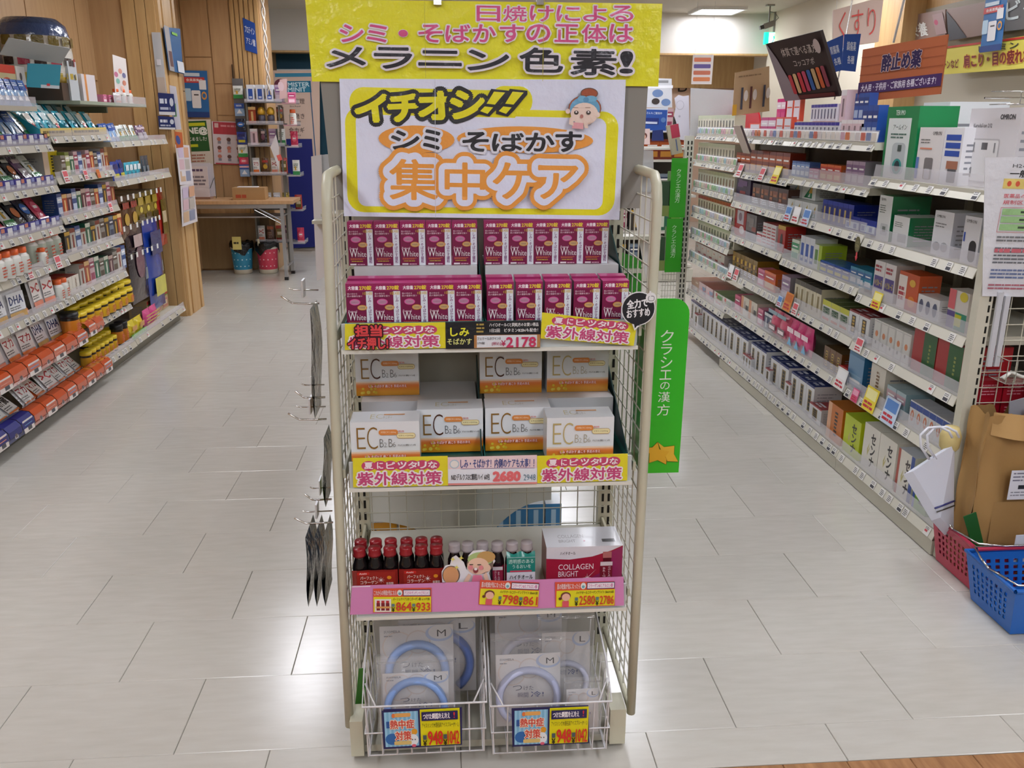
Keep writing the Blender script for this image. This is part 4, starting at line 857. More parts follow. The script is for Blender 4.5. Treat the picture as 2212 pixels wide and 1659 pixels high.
put(Lf,'bottom','yellowbag',276,308,2,.076,h=.11,ins=.06); put(Lf,'bottom','pinkstripe',312,340,2,.076,h=.12,ins=.06); put(Lf,'bottom','juice',322,366,3,.076,h=.125,ins=.12)
# far bay small packs
put(Lf,'upper','greenpack',262,300,4,1.294,h=.10,tilt=-.3); put(Lf,'upper','purplepack',302,322,2,1.294,h=.1,tilt=-.3)
put(Lf,'upper','bluepack',226,262,4,1.294,h=.11,tilt=-.3)
put(Lf,'second','cobaltpack',248,272,2,1.063,h=.12,tilt=-.1); put(Lf,'second','tealpack',272,305,4,1.063,h=.10); put(Lf,'second','steelpack',308,324,2,1.063,h=.13)
put(Lf,'wall','supp4',248,262,1,1.52,h=.06)
flush()

# turquoise sloping display trays on the left upper middle shelf
for i, (pa, pb) in enumerate(((84, 150), (152, 226))):
    z = 1.338+.0355; y0, y1 = ypx(pa, z, -2.03), ypx(pb, z, -2.03)
    t = thing('display_tray', 'turquoise sloping card tray of gummy packets, %s of two on left upper shelf' % ('nearer' if i == 0 else 'farther'), 'tray', (-2.2, (y0+y1)/2, z), 0, 'turquoise display trays')
    b = MB(); T = '#1a8ea0'; hb = .27 if i == 0 else .155
    for y in (y0, y1-.004): b.hexa([(-2.38, y, z), (-2.02, y, z), (-2.02, y+.004, z), (-2.38, y+.004, z), (-2.38, y, z+hb), (-2.02, y, z+.035), (-2.02, y+.004, z+.035), (-2.38, y+.004, z+hb)], T, 'carton')
    b.box(-2.385, -2.38, y0, y1, z, z+hb, T, 'carton'); b.box(-2.38, -2.02, y0, y1, z, z+.003, T, 'carton')
    wpart('tray_body', b, t)
    f = MB().box(-2.02, -2.016, y0, y1, z, z+.04, '#d8c070', 'print'); A = Art(f, (V(-2.016, y0, z), V(0,1,0), V(0,0,1)), 'print'); A.lines((.02, .01, y1-y0-.02, .03), 1, '#6a5a30', .6)
    wpart('front_card', f, t)
    n = 4
    for j in range(n):
        y = y0+(y1-y0)*(j+.5)/n
        for q in range(2):
            place('tealpack' if (i+j) % 3 else 'tealpack2', -2.06-.1*q, y, z+.02+.04*q, PI/2, '%s gummy packet, %s from near end, %s row of %s turquoise tray' % ('glossy turquoise' if (i+j) % 3 else 'clear red-heart', ORD[j], ('front', 'back')[q], ('nearer', 'farther')[i]), 'gummy packets in the turquoise trays', 1.05, -.55)
# hanging packets in the last left bay: hooks are parts of the shelving, packets are things
ul = bpy.data.objects['shelving_unit.007'] if 'shelving_unit.007' in bpy.data.objects else u
for row, (z, pxs, keys) in enumerate(((.985, (262,276,288,302,314,326,338,347), ['brownpack','brownpack','goldpack','goldpack','goldpack','redpack']), (.80, (268,282,296,308,318,328,336,344), ['darkpack','cobaltpack','juice0','slimg']), (.615, (284,296,308,318,328,340), ['cocoapack','steelpack','steelpack','steelpack','steelpack']))):
    hb = MB()
    for px in pxs:
        y = ysolve(px, -2.03, z); hb.rod((-2.42, y, z), (-2.03, y, z+.006), .002, '#c8c8c8', 'chrome'); hb.box(-2.03, -2.028, y-.015, y+.015, z-.016, z+.016, '#dedcd8', 'paper')
    wpart('display_hook', hb, ul)
    ks = [k for k in keys if k in GOODS]; spread = {0: (258, 352), 1: (270, 340), 2: (292, 348)}[row]
    n = len(ks); X = -2.10
    y0, y1 = ysolve(spread[0], X, z-.1), ysolve(spread[1], X, z-.1)
    cnt = {}
    for i, k in enumerate(ks):
        g = GOODS[k]; y = y0+(y1-y0)*(i+.5)/n; cnt[k] = cnt.get(k, 0)+1
        tot = ks.count(k)
        lab = '%s, %s left hook row%s' % (g['desc'], ('upper', 'middle', 'lower')[row], ', %s of its kind' % ORD[cnt[k]-1] if tot > 1 else ', hanging singly')
        place(k, X, y, z-g['h']*(y1-y0)/n/g['w']*.95-.006, PI/2, lab, 'packets hanging on the left hooks', (y1-y0)/n/g['w']*.97)
b = MB(); b.box(-2.45, -2.445, 5.57, 6.66, .15, 1.05, '#2a2420', 'paper'); wpart('pegboard', b, ul)
# ------------------------------------------------------------------ end-of-aisle display rack
CR = '#c3c1ac'
rack = thing('display_rack', 'cream steel display rack with mesh sides standing in the middle foreground', 'rack', (.08, 1.95, 0))
XL, XR = -.243, .402
for x in (-.242, .408):
    up = wpart('upright', MB().box(x-.02, x+.02, 2.13, 2.16, .0, 1.40, CR, 'metal_paint'), rack)
    for dx in (-.008, .008): wpart('slot_row', slots(x, 2.13, .06, 1.38, dx, .034, .022), up)
def side_frame(x, lean):
    fr = wpart('side_frame', MB().tube([(x, 1.765, .075), (x-lean*.2, 1.765, .5), (x-lean*.7, 1.765, 1.0), (x-lean, 1.765, 1.29), (x-lean, 1.775, 1.322), (x-lean, 1.80, 1.342), (x-lean, 1.90, 1.345), (x-lean, 2.14, 1.345)], .0105, CR, 'metal_paint', 10), rack)
    wpart('side_rail', MB().tube([(x, 1.765, .078), (x, 2.13, .078)], .008, CR, 'metal_paint', 8), rack)
    g = MB()
    for i in range(1, 7): g.rod((x-lean*.4, 1.765+.36*i/7, .08), (x-lean, 1.765+.36*i/7, 1.34), .0018, '#c6c4b4')
    for i in range(1, 27):
        z = .08+1.26*i/27; g.rod((x-lean*z/1.3, 1.765, z), (x-lean*z/1.3, 2.13, z), .0018, '#c6c4b4')
    w = wpart('wire_grid', g, rack)
side_frame(-.256, -.018); side_frame(.418, -.004)
g = MB()
for i in range(14): x = -.215+i*.0455; g.rod((x, 2.125, .345), (x, 2.125, 1.0), .0016, '#bdbcae')
for i in range(14): z = .363+i*.047; g.rod((-.235, 2.122, z), (.405, 2.122, z), .0016, '#bdbcae')
wpart('back_grid', g, rack)
wpart('back_panel', MB().box(-.225, .39, 2.12, 2.126, .03, .345, '#908d82', 'metal_paint'), rack)
wpart('back_panel', MB().box(-.225, .39, 2.12, 2.126, .76, 1.36, '#a9a698', 'metal_paint'), rack)
bs = MB(); bs.box(-.236, .385, 1.75, 2.13, .012, .030, '#aeac9d', 'metal_paint').box(.362, .400, 1.735, 1.80, .012, .108, '#c3c1ac', 'metal_paint').box(-.252, -.222, 1.735, 1.80, .012, .108, '#c3c1ac', 'metal_paint')
for x in (-.2, .35): bs.lathe([(.018, 0), (.018, .012)], '#222222', 'plastic', 10, (x, 1.78, 0)); bs.lathe([(.018, 0), (.018, .012)], '#222222', 'plastic', 10, (x, 2.1, 0))
wpart('base', bs, rack)
for z, y in ((.992, 1.76), (.686, 1.757), (.372, 1.757)):
    s_ = wpart('shelf', MB().box(-.22, .392, y, 2.12, z+.008, z+.034, '#c4c3b8', 'metal_paint'), rack)
    q = MB(); q.box(-.222, .39, y-.006, y, z, z+.058 if z > .9 else z+.062, '#bfc4c4', 'plastic'); q.box(-.224, .392, y-.012, y-.006, z-.004, z+.004, '#d8d8d0', 'plastic')
    wpart('price_rail', q, s_)
    for x in (-.235, .40): wpart('bracket', MB().hexa([(x-.003, y+.01, z+.02), (x+.003, y+.01, z+.02), (x+.003, 2.13, z-.03), (x-.003, 2.13, z-.03), (x-.003, y+.01, z+.04), (x+.003, y+.01, z+.04), (x+.003, 2.13, z+.05), (x-.003, 2.13, z+.05)], CR, 'metal_paint'), s_)
    
# teal-edged trays with white risers
def tray(px, x0, x1, z, y0, label, hr, yr):
    t = thing('product_tray', label, 'tray', ((x0+x1)/2, y0, z), 0, 'teal-edged product trays')
    T = '#13756c'
    wpart('tray_edge', MB().box(x0, x1, y0, y0+.003, z, z+.022, T, 'plastic').box(x0, x0+.0025, y0, 2.1, z, z+.022, T, 'plastic').box(x1-.0025, x1, y0, 2.1, z, z+.022, T, 'plastic').box(x0, x1, y0, 2.1, z, z+.004, '#2a5a54', 'plastic'), t)
    wpart('side_wall', MB().hexa([(x1-.004, y0+.01, z+.022), (x1-.0015, y0+.01, z+.022), (x1-.0015, 2.1, z+.022), (x1-.004, 2.1, z+.022), (x1-.004, y0+.01, z+.024), (x1-.0015, y0+.01, z+.024), (x1-.0015, 2.08, z+hr+.07), (x1-.004, 2.08, z+hr+.07)], '#183c3c', 'plastic'), t)
    wpart('riser', MB().box(x0+.008, x1-.008, yr, 2.09, z+.0045, z+hr, '#d3d3d6', 'carton'), t)
    return t
# zs: shelf tops 1.026 / .720
tray(0, -.217, .070, 1.027, 1.768, 'left teal-edged tray under the maroon tablet boxes', .112, 1.93); tray(0, .072, .388, 1.027, 1.768, 'right teal-edged tray under the maroon tablet boxes', .112, 1.93)
tray(0, -.217, .066, .7205, 1.766, 'left teal-edged tray under the white and orange vitamin boxes', .104, 1.935); tray(0, .069, .388, .7205, 1.766, 'right teal-edged tray under the white and orange vitamin boxes', .104, 1.935)

# maroon boxes
def maroon():
    w, d, h = .056, .034, .096; P1, P2 = '#7a1246', '#a02a68'
    b = MB(); b.box(-w/2, w/2, 0, d, 0, h, P1, 'carton', cols={'top': '#b83a7c'}); out = b
    A = Art(out, (V(-w/2, 0, 0), V(1,0,0), V(0,0,1)), 'carton', step=.0001, lift=.0002)
    A.rect((0, h*.84, w, h), '#98205c'); A.text('大容量', (w*.09, h*.865, w*.46, h*.945), '#f2e8f0', off=.035, res=2); A.text('270錠', (w*.5, h*.86, w*.94, h*.955), '#e9d23c', off=.03, res=2)
    A.rect((w*.73, 0, w*.98, h*.83), '#dfe4ee'); A.text('1日3回', (w*.62, h*.755, w*.95, h*.815), '#c9a83a', off=.03, res=1)
    A.text('しみ・そばかす緩和', (w*.80, h*.05, w*.92, h*.74), '#7a3a78', vert=True, off=.015, res=2)
    A.text('体の中から', (w*.05, h*.76, w*.42, h*.8), '#e0c0d0', res=1); A.text('肌の健康を保つ', (w*.05, h*.71, w*.6, h*.75), '#e0c0d0', res=1)
    A.ell((w*.12, h*.53, w*.52, h*.67), '#d84a9a', 18); A.ell((w*.15, h*.545, w*.49, h*.655), '#b886a0', 18); A.text('L-システイン', (w*.2, h*.585, w*.44, h*.61), '#6a2a5a', res=1)
    A.ell((w*.4, h*.42, w*.76, h*.54), '#d08a3a', 18); A.ell((w*.43, h*.432, w*.73, h*.528), '#c9a878', 18); A.text('1000', (w*.48, h*.46, w*.68, h*.5), '#7a5a4a', res=1)
    A.text('Femeal', (w*.07, h*.375, w*.38, h*.425), '#e8c8d8', res=1); A.text('W', (w*.06, h*.2, w*.36, h*.39), '#f4ecf2', off=.0, res=3); A.text('hite', (w*.37, h*.205, w*.7, h*.33), '#f4ecf2', off=-.005, res=3)
    A.lines((w*.08, h*.13, w*.66, h*.18), 2, '#d8704a', .5, 3); A.lines((w*.12, h*.085, w*.66, h*.12), 1, '#c8b03a', .5, 4); A.rect((w*.06, h*.015, w*.3, h*.05), '#e6dce4'); A.lines((w*.34, h*.015, w*.66, h*.045), 1, '#d8a8c0', .7, 5)
    return out
mm = maroon().mesh('tablet_box'); 
def put_box(me, name, x, y, z, label, cat, grp, rz=0., sc=None):
    o = bpy.data.objects.new(name, me); COL.objects.link(o); o.location = (x, y, z); o.rotation_euler = (0, 0, rz)
    if sc: o.scale = sc
    return tag(o, label, cat, grp)
for half, (xa, xb) in enumerate(((-.213, .067), (.0745, .378))):
    for i in range(5):
        p = (xb-xa)/5; x = xa+p*(i+.5); ordn = ORD[half*5+i]
        for q in range(2):
            if q == 0 or True: put_box(mm, 'tablet_box', x, 1.785+q*.038, 1.0315+q*.004, 'maroon tablet box, lower tier %s row, %s from the left' % (('front', 'second')[q], ordn), 'box', 'maroon tablet boxes on the lower tier', 0, (1.0, 1, 1.0))
for half, (xa, xb) in enumerate(((-.222, .064), (.078, .358))):
    for i in range(5):
        p = (xb-xa)/5; x = xa+p*(i+.5)
        put_box(mm, 'tablet_box', x, 1.944, 1.1395, 'maroon tablet box on the upper tier below the white sign, %s from the left' % ORD[half*5+i], 'box', 'maroon tablet boxes on the upper tier')
        
# vitamin boxes
def vitamin(shine):
    w, d, h = .1475, .072, .102
    b = MB(); b.box(-w/2, w/2, 0, d, 0, h, '#dfe2e6', 'carton', cols={'top': '#e2e4e8'})
    A = Art(b, (V(-w/2, 0, 0), V(1,0,0), V(0,0,1)), 'carton', step=.0001, lift=.0002)
    n = 9
    for i in range(n):      # printed yellow-to-orange band fading upwards
        t = i/(n-1); A.rect((0, h*.34*(i/n), w, h*.34*((i+1)/n)+.0001), ['#c98a1c', '#d0901e', '#d4921f', '#d68c24', '#d98428', '#dc7c30', '#e08040', '#e6a070', '#e8cfb8'][i]); A.z -= A.step
    A.up()
    rd = random.Random(4)
    for i in range(12):
        x = w*(.02+.3*rd.random()); z = h*.02+h*.22*rd.random(); r = w*.03*rd.uniform(.7, 1.3); A.ell((x, z, x+r*1.6, z+r*1.6), ['#d9c23a', '#e0cc50', '#cfae2a'][i % 3], 12)
    g = '#8a6428' if shine < 2 else '#b9a468'; g2 = ('#4a2410', '#8a6428', '#c0ac74')[shine]  # shine of the gold letters is painted into their colours
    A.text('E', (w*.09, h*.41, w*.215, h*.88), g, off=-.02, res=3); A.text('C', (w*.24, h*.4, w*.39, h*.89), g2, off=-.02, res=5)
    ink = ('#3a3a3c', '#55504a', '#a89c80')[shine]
    A.text('B', (w*.42, h*.44, w*.475, h*.62), ink, off=-.02, res=2); A.text('2', (w*.48, h*.44, w*.52, h*.54), ink, off=-.02, res=2); A.text('B', (w*.55, h*.44, w*.605, h*.62), ink, off=-.02, res=2); A.text('6', (w*.61, h*.44, w*.65, h*.55), ink, off=-.02, res=2)
    A.rrect((w*.41, h*.71, w*.69, h*.83), h*.055, '#d98844'); A.text('天然型ビタミンE300mg', (w*.44, h*.745, w*.66, h*.795), '#f6e2c8', res=1)
    A.rrect((w*.67, h*.63, w*.94, h*.75), h*.055, '#c09a50'); A.rrect((w*.675, h*.64, w*.935, h*.74), h*.048, '#e9dfae'); A.text('ビタミンC2000mg', (w*.7, h*.67, w*.91, h*.71), '#7a6030', res=1)
    A.text('配合', (w*.7, h*.77, w*.78, h*.81), '#d8706a', res=1); A.text('デルクスEC顆粒ハイ 60包', (w*.68, h*.46, w*.94, h*.5), '#4a4c50', res=1)
    A.text('しみ そばかす 肩こり 手足の冷え', (w*.2, h*.2, w*.8, h*.27), '#f6e0d8', off=.03, res=1, outs=[(.09, '#c8402c')])
    T = Art(b, (V(-w/2, 0, h), V(1,0,0), V(0,1,0)), 'carton', lift=.0002); T.text('EC', (w*.28, d*.3, w*.46, d*.7), '#c8b878', off=-.02, res=2); T.text('B2B6', (w*.47, d*.3, w*.6, d*.5), '#b0a890', off=-.02, res=1); T.rect((w*.47, d*.6, w*.78, d*.7), '#d99a60')
    return b.mesh('vitamin_box')
vm = [vitamin(i) for i in range(3)]
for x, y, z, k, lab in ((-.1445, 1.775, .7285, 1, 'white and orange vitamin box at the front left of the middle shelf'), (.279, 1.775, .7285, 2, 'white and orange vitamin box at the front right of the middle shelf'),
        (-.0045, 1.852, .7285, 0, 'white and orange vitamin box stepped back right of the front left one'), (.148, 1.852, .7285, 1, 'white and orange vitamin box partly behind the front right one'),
        (-.150, 1.98, .8255, 0, 'vitamin box on the left white riser under the upper shelf'), (.141, 1.98, .8255, 0, 'vitamin box on the right riser, left of two under the upper shelf'), (.301, 1.98, .8255, 2, 'vitamin box with shine painted into its gold letters, right end of the right riser')):
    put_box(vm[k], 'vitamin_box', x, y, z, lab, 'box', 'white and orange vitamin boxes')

# strip cards on the shelf fronts
def card(name, quad, label, cat, draw, Y=1.745, th=.0012, mt='laminate', col='#dcd23a', lean=0., group=None):
    """flat card whose four corners are given in the picture and which stands in plane Y"""
    P = [at(x, y, 1, Y) for x, y in quad]                 # tl, tr, br, bl
    o = P[3]; u = (P[2]-P[3]).normalized(); n0 = Vector((0,-1,0)); v = (P[0]-P[3]); v = (v-u*v.dot(u)).normalized(); n = u.cross(v)
    loc = (P[0]+P[1]+P[2]+P[3])/4
    b = MB(); k = -n*th
    b.hexa([P[3], P[2], P[2]+k, P[3]+k, P[0], P[1], P[1]+k, P[0]+k], col, mt)
    A = Art(b, (o, u, v), mt, step=.00015, lift=.0002); draw(A)
    b.xf(Matrix.Translation(-loc)); ob = obj(name, b); ob.location = loc
    return tag(ob, label, cat, group)
def summer(dx=0, dy=0, full=True, rot=0.):
    def f(A):
        u1 = lambda r: A.R((r[0]+dx, r[1]+dy, r[2]+dx, r[3]+dy))
        A.ell(u1((786, 700, 832, 727)) if 0 else A.R((A_[0]+A_[2]*.13, A_[1]+A_[3]*.10, A_[0]+A_[2]*.30, A_[1]+A_[3]*.44)), '#c84a70')
    return f
def summer_card(q, label, Y=1.745, rot=0.):
    (x0, y0), (x1, y1), (x2, y2), (x3, y3) = q
    def f(A):
        a = A.uv(x3, y3); b = A.uv(x2, y2); t = A.uv(x0, y0); w = b[0]-a[0]; h = t[1]-a[1]
        F = lambda r: (a[0]+w*r[0], a[1]+h*r[1], a[0]+w*r[2], a[1]+h*r[3])
        for i, cx in enumerate((.17, .29, .40, .52, .63, .73, .84)):
            A.ell(F((cx-.075, .56, cx+.075, .90)), '#c4486e'); A.z -= A.step*.85
        A.up()
        for i, (cx, ch) in enumerate(zip((.17, .29, .40, .52, .63, .73, .84), '夏にピッタリな')):
            s = .045 if i != 1 else .03; A.text(ch, F((cx-s, .63, cx+s, .85)), '#f4e8ee', off=.03, res=2)
        A.text('紫外線対策', F((.05, .08, .93, .52)), '#c2487a', off=.03, res=3, outs=[(.10, '#ece6e8')])
    return card('strip_card', q, label, 'card', f, Y, col='#dfd42c', group=None)
summer_card([(745, 700), (964, 696), (964, 752), (745, 756)], 'yellow summer strip card on the left of the maroon box shelf edge')
summer_card([(1171, 675), (1376, 699), (1369, 747), (1168, 731)], 'tilted yellow summer strip card below the right maroon boxes', 1.742)
summer_card([(762, 990), (967, 985), (968, 1049), (763, 1053)], 'yellow summer strip card at the left below the vitamin boxes')
summer_card([(1160, 985), (1356, 980), (1355, 1038), (1161, 1044)], 'yellow summer strip card at the right below the vitamin boxes')
def f(A):
    R = A.R
    A.rect(R((1024, 723, 1167, 751)), '#b07c48'); A.rect(R((1030, 724, 1160, 750)), '#dadde4')
    A.text('しみ', R((973, 708, 1013, 726)), '#e2e23a', off=.03); A.text('そばかす', R((966, 731, 1019, 744)), '#dfe08a', off=.02)
    A.lines(R((1029, 697, 1050, 720)), 3, '#a8924a', .5); A.text('ハイ○オールCと同処方のお買い得品', R((1057, 697, 1163, 705)), '#e8e8ea', off=.02, res=1); A.text('1日2回　ビタミンB2B6も配合！', R((1058, 709, 1162, 717)), '#e8e8ea', off=.02, res=1)
    A.text('フェミールホワイトⅡ', R((1031, 728, 1081, 734)), '#4a4a50', res=1); A.text('270錠', R((1031, 738, 1047, 743)), '#4a4a50', res=1); A.text('[税込]', R((1063, 738, 1082, 746)), '#b04a6a', res=1); A.text('¥', R((1083, 735, 1092, 747)), '#b8305a', off=.02); A.text('2178', R((1094, 728, 1157, 749)), '#c23660', off=.03)
card('strip_card', [(962, 696), (1168, 692), (1167, 751), (963, 754)], 'black price strip with yellow writing in the middle of the upper shelf edge', 'card', f, 1.744, col='#191a20')
def f(A):
    A.text('担当', A.R((768, 703, 824, 726)), '#d8484c', off=.05, outs=[(.11, '#3a1420')]); A.text('イチ押し!', A.R((752, 729, 838, 754)), '#d8484c', off=.05, outs=[(.11, '#3a1420')])
t_ = MB(); A = Art(t_, (at(745, 756, 1, 1.7405), V(1,0,0), V(0,0,1)), 'plastic', lift=.0)
f(A); loc = Vector((sum(v[0] for v in t_.v)/len(t_.v), 1.7405, 1.02)); t_.xf(Matrix.Translation(-loc)); o = obj('lettering_sticker', t_); o.location = loc; tag(o, 'red brush-style lettering cut-out stuck over the left yellow strip card', 'sticker')
def f(A):
    R = A.R; A.rect(R((968, 1012, 1160, 1043)), '#dfe3ec'); A.ell(R((971, 993, 992, 1012)), '#aac4d4'); A.ell(R((973, 995, 990, 1010)), '#e8e4e0')
    A.text('しみ・そばかす！内側のケアも大事！！', R((995, 991, 1154, 1010)), '#3a4c8a', off=.03); A.rect(R((995, 1011, 1155, 1012)), '#8a6a9a')
    A.text('NIDデルクスEC顆粒ハイ 60包', R((975, 1023, 1058, 1037)), '#2a2c34', off=.02, res=2); A.text('2680', R((1066, 1019, 1123, 1038)), '#dc6a70', off=.05, outs=[(.03, '#e89a98')]); A.text('2948', R((1131, 1024, 1157, 1037)), '#5a7a90', off=.01)
    A.rect(R((968, 1042, 1160, 1046)), '#d88a86')
card('strip_card', [(967, 988), (1160, 983), (1160, 1044), (968, 1047)], 'pale pink and white price strip in the middle below the vitamin boxes', 'card', f, 1.744, col='#e6cdd0')
# pink band card and its three yellow price cards
card('shelf_card', [(760, 1266), (1347, 1246), (1348, 1308), (756, 1328)], 'long plain pink card covering the lower shelf edge', 'card', lambda A: (A.rect(A.R((760, 1266, 800, 1268)), '#e8e0ea'),), 1.744, col='#d188be', mt='carton')
def price(q, top1, top2, name, p1, p2, girl, label):
    x0, y0 = q[0]; x1, y1 = q[2]; w, h = x1-x0, y1-y0
    def f(A):
        a = A.uv(*q[3]); b = A.uv(*q[2]); t = A.uv(*q[0]); W_, H_ = b[0]-a[0], t[1]-a[1]
        F = lambda r: (a[0]+W_*r[0], a[1]+H_*r[1], a[0]+W_*r[2], a[1]+H_*r[3])
        A.rect(F((.01, .02, .99, .66)), '#e3dc2a'); A.text(top1, F((.02, .72, .40, .94)), '#f4e4e4', off=.02, outs=[(.05, '#c83a44')]); A.ell(F((.41, .70, .50, .96)), '#dfe6e6', 12); A.ell(F((.43, .74, .48, .86)), '#6aa8b8', 10)
        A.rect(F((.515, .70, .98, .97)), '#3a4066'); A.rect(F((.525, .73, .97, .94)), '#ece8f0'); A.text(top2, F((.54, .76, .95, .91)), '#c04a9a', off=.02)
        A.text(name, F((.34, .51, .97, .64)), '#242414', off=.015)
        if girl: A.ell(F((.08, .3, .25, .62)), '#6a3a30', 14); A.ell(F((.1, .26, .24, .56)), '#e9b9a4', 14); A.rect(F((.11, .03, .22, .26)), '#d8586a'); A.ell(F((.045, .3, .1, .42)), '#5a2c24', 8)
        else:
            A.rect(F((.03, .04, .31, .58)), '#e6e2dc')
            for i in range(3): A.rect(F((.06+.08*i, .1, .12+.08*i, .42)), '#7a2030'); A.rect(F((.065+.08*i, .42, .115+.08*i, .52)), '#b83038')
            A.rect(F((.05, .2, .3, .28)), '#d8a060')
        A.text(p1, F((.395, .09, .655, .45)), '#cc3c30', off=.02); A.text(p2, F((.74, .09, .975, .43)), '#cc3c30', off=.02)
        for u_ in (.32, .67): A.text('￥', F((u_, .06, u_+.05, .24)), '#1a2a10', off=.05); A.rect(F((u_, .27, u_+.05, .4)), '#5a7a80')
    return card('price_card', q, label, 'card', f, 1.7415, col='#d8543c', mt='carton')
price([(806, 1272), (932, 1270), (932, 1322), (806, 1323)], 'これからの季節が気になる', 'アスタキサンチン＋ビタミンC', 'パーフェクトアスタコラーゲン飲 レッド3本', '864', '933', False, 'yellow price card reading 864 on the left of the pink band')
price([(1037, 1253), (1165, 1259), (1162, 1311), (1034, 1306)], '肌の乾燥が気になったら', 'コラーゲン&ヒアルロン酸', 'ハイチオールコラーゲンブライト 50ml×3本', '798', '861', True, 'yellow price card reading 798 in the middle of the pink band')
price([(1199, 1258), (1327, 1256), (1328, 1308), (1200, 1312)], '肌の乾燥が気になったら', 'コラーゲン&ヒアルロン酸', 'ハイチオールコラーゲンブライト 50ml×10本', '2580', '2786', True, 'yellow price card reading 2580 on the right of the pink band')

# drink bottles on the lower shelf
Z3 = .4065
def drink(x, y, z, capc, cap2, body, lab, label, grp, rr=.0175, hh=.106, strip=None):
    t = thing('drink_bottle', label, 'bottle', (x, y, z), 0, grp)
    hb = hh*.85; b = MB().lathe([(rr*.92, 0), (rr, .003), (rr, hh*.12), (rr, hh*.52), (rr, hh*.56), (rr*.95, hh*.64), (rr*.66, hh*.78), (rr*.66, hb)], [body, body, lab, body, body, body, body], 'dark_glass', 16)
    obj('bottle_glass', b, t)
    c = MB().lathe([(rr*.74, hb-.004), (rr*.88, hb-.002), (rr*.88, hb+.001), (rr*.80, hb+.003), (rr*.84, hh-.003), (rr*.78, hh)], [cap2, cap2, capc, capc, capc], 'chrome' if 0 else 'plastic', 18)
    obj('cap', c, t)
    if strip: A = Art(c2 := MB(), (V(-rr*.7, -rr*1.01, hh*.14), V(1,0,0), V(0,0,1)), 'carton'); strip(A, rr*1.4, hh*.38); obj('label', c2, t)
    return t
RED = '#8a1a20'
for pk, xc in enumerate((-.182, -.0765)):
    for r_ in range(2):
        for i in range(3):
            lab = 'red-capped collagen bottle, %s pack %s row, %s of three' % (('left', 'right')[pk], ('front', 'back')[r_], ('leftmost', 'middle', 'rightmost')[i])
            drink(xc+(i-1)*.0345, 1.805+r_*.0365, Z3, '#8e1c24', '#6e161c', '#161012', '#8e2220', lab, 'red-capped collagen bottles', .0172, .113)
    s = MB(); x0, x1 = xc-.051, xc+.052; Y0 = 1.7855
    s.grid(lambda u, v: (x0+(x1-x0)*u, Y0-.0004-.0012*math.sin(PI*u*3)**2, Z3+.002+.064*v), 18, 3, '#8c241e', 'carton')
    A = Art(s, (V(x0, Y0-.002, Z3+.010), V(1,0,0), V(0,0,1)), 'carton', step=.0001, lift=.0003); w = x1-x0
    A.rect((w*.1, .012, w*.95, .052), '#9c2c22'); A.rect((w*.1, .006, w*.95, .012), '#c8a850'); A.rect((w*.12, .045, w*.38, .052), '#c83028'); A.text('Asahi', (w*.16, .0465, w*.32, .0505), '#f0e0dc', res=1)
    A.text('パーフェクト', (w*.18, .0335, w*.56, .0415), '#efd8cc', off=.02); A.text('コラーゲン', (w*.18, .022, w*.56, .031), '#efd8cc', off=.02)
    for k in range(4):
        a = k*PI/4; A.poly([(w*.63+math.cos(a)*.009, .0315+math.sin(a)*.009), (w*.63-math.sin(a)*.0006, .0315+math.cos(a)*.0006), (w*.63-math.cos(a)*.009, .0315-math.sin(a)*.009), (w*.63+math.sin(a)*.0006, .0315-math.cos(a)*.0006)], '#f0e8e4')
    A.ell((w*.76, .033, w*.86, .042), '#e0902a', 12); A.text('鉄葉酸', (w*.74, .019, w*.9, .026), '#efd8cc', res=1)
    o = obj('pack_sleeve', s); tag(o, 'red printed sleeve around the %s pack of red-capped bottles' % ('left', 'right')[pk], 'packaging')
for i, x in enumerate((-.0005, .030, .064)):
    drink(x, 1.815, Z3, '#a39a9c', '#8c8084', '#1c1214', '#8c1c38' if i == 0 else '#3a8a84', 'silver-capped bottle in the left collagen pack behind the cut-out figure, %s' % ('leftmost', 'middle', 'rightmost')[i], 'silver-capped collagen bottles', .0165, .112)
for i, x in enumerate((.098, .132, .166)):
    drink(x, 1.812, Z3, '#a39a9c', '#8c8084', '#1c1214', '#8c1c38', 'silver-capped bottle in the right collagen pack, %s' % ('leftmost', 'middle', 'rightmost')[i], 'silver-capped collagen bottles', .0165, .112,
          (lambda A, w, h: (A.rect((0, 0, w, h*.8), '#94203e'), A.rect((0, h*.8, w, h), '#d8d0d4'), A.text('COLLAGEN', (w*.15, h*.05, w*.4, h*.78), '#e8d0d8', vert=True, res=1), A.text('BRiGHT', (w*.5, h*.1, w*.7, h*.7), '#e8d0d8', vert=True, res=1))) if i == 0 else None)
s = MB(); x0, x1 = .1185, .184
s.box(x0, x1, 1.789, 1.7905, Z3, Z3+.083, '#dcd8e0', 'carton'); s.grid(lambda u, v: (x0+(x1-x0)*u, 1.7905+.008*v, Z3+.083+.012*v-.004*(1-math.cos(4*PI*u))*v), 12, 2, '#1f8074', 'carton')
A = Art(s, (V(x0, 1.789, Z3), V(1,0,0), V(0,0,1)), 'carton', step=.0001, lift=.0003); w = x1-x0
A.rect((0, .046, w, .083), '#1f8074'); A.text('透明感のある', (w*.06, .068, w*.94, .079), '#cfe6e0', off=.0); A.text('うるおいを', (w*.2, .056, w*.85, .0655), '#e0efea', off=.0); A.rect((w*.12, .047, w*.88, .0505), '#c83a58'); A.text('ハイチオール', (w*.1, .028, w*.92, .039), '#2a2428', off=.02); A.lines((w*.3, .020, w*.7, .024), 1, '#8a8088', .6); A.rect((0, 0, w, .012), '#b03068')
o = obj('pack_sleeve', s); tag(o, 'teal and white sleeve on the right pack of silver-capped bottles', 'packaging')
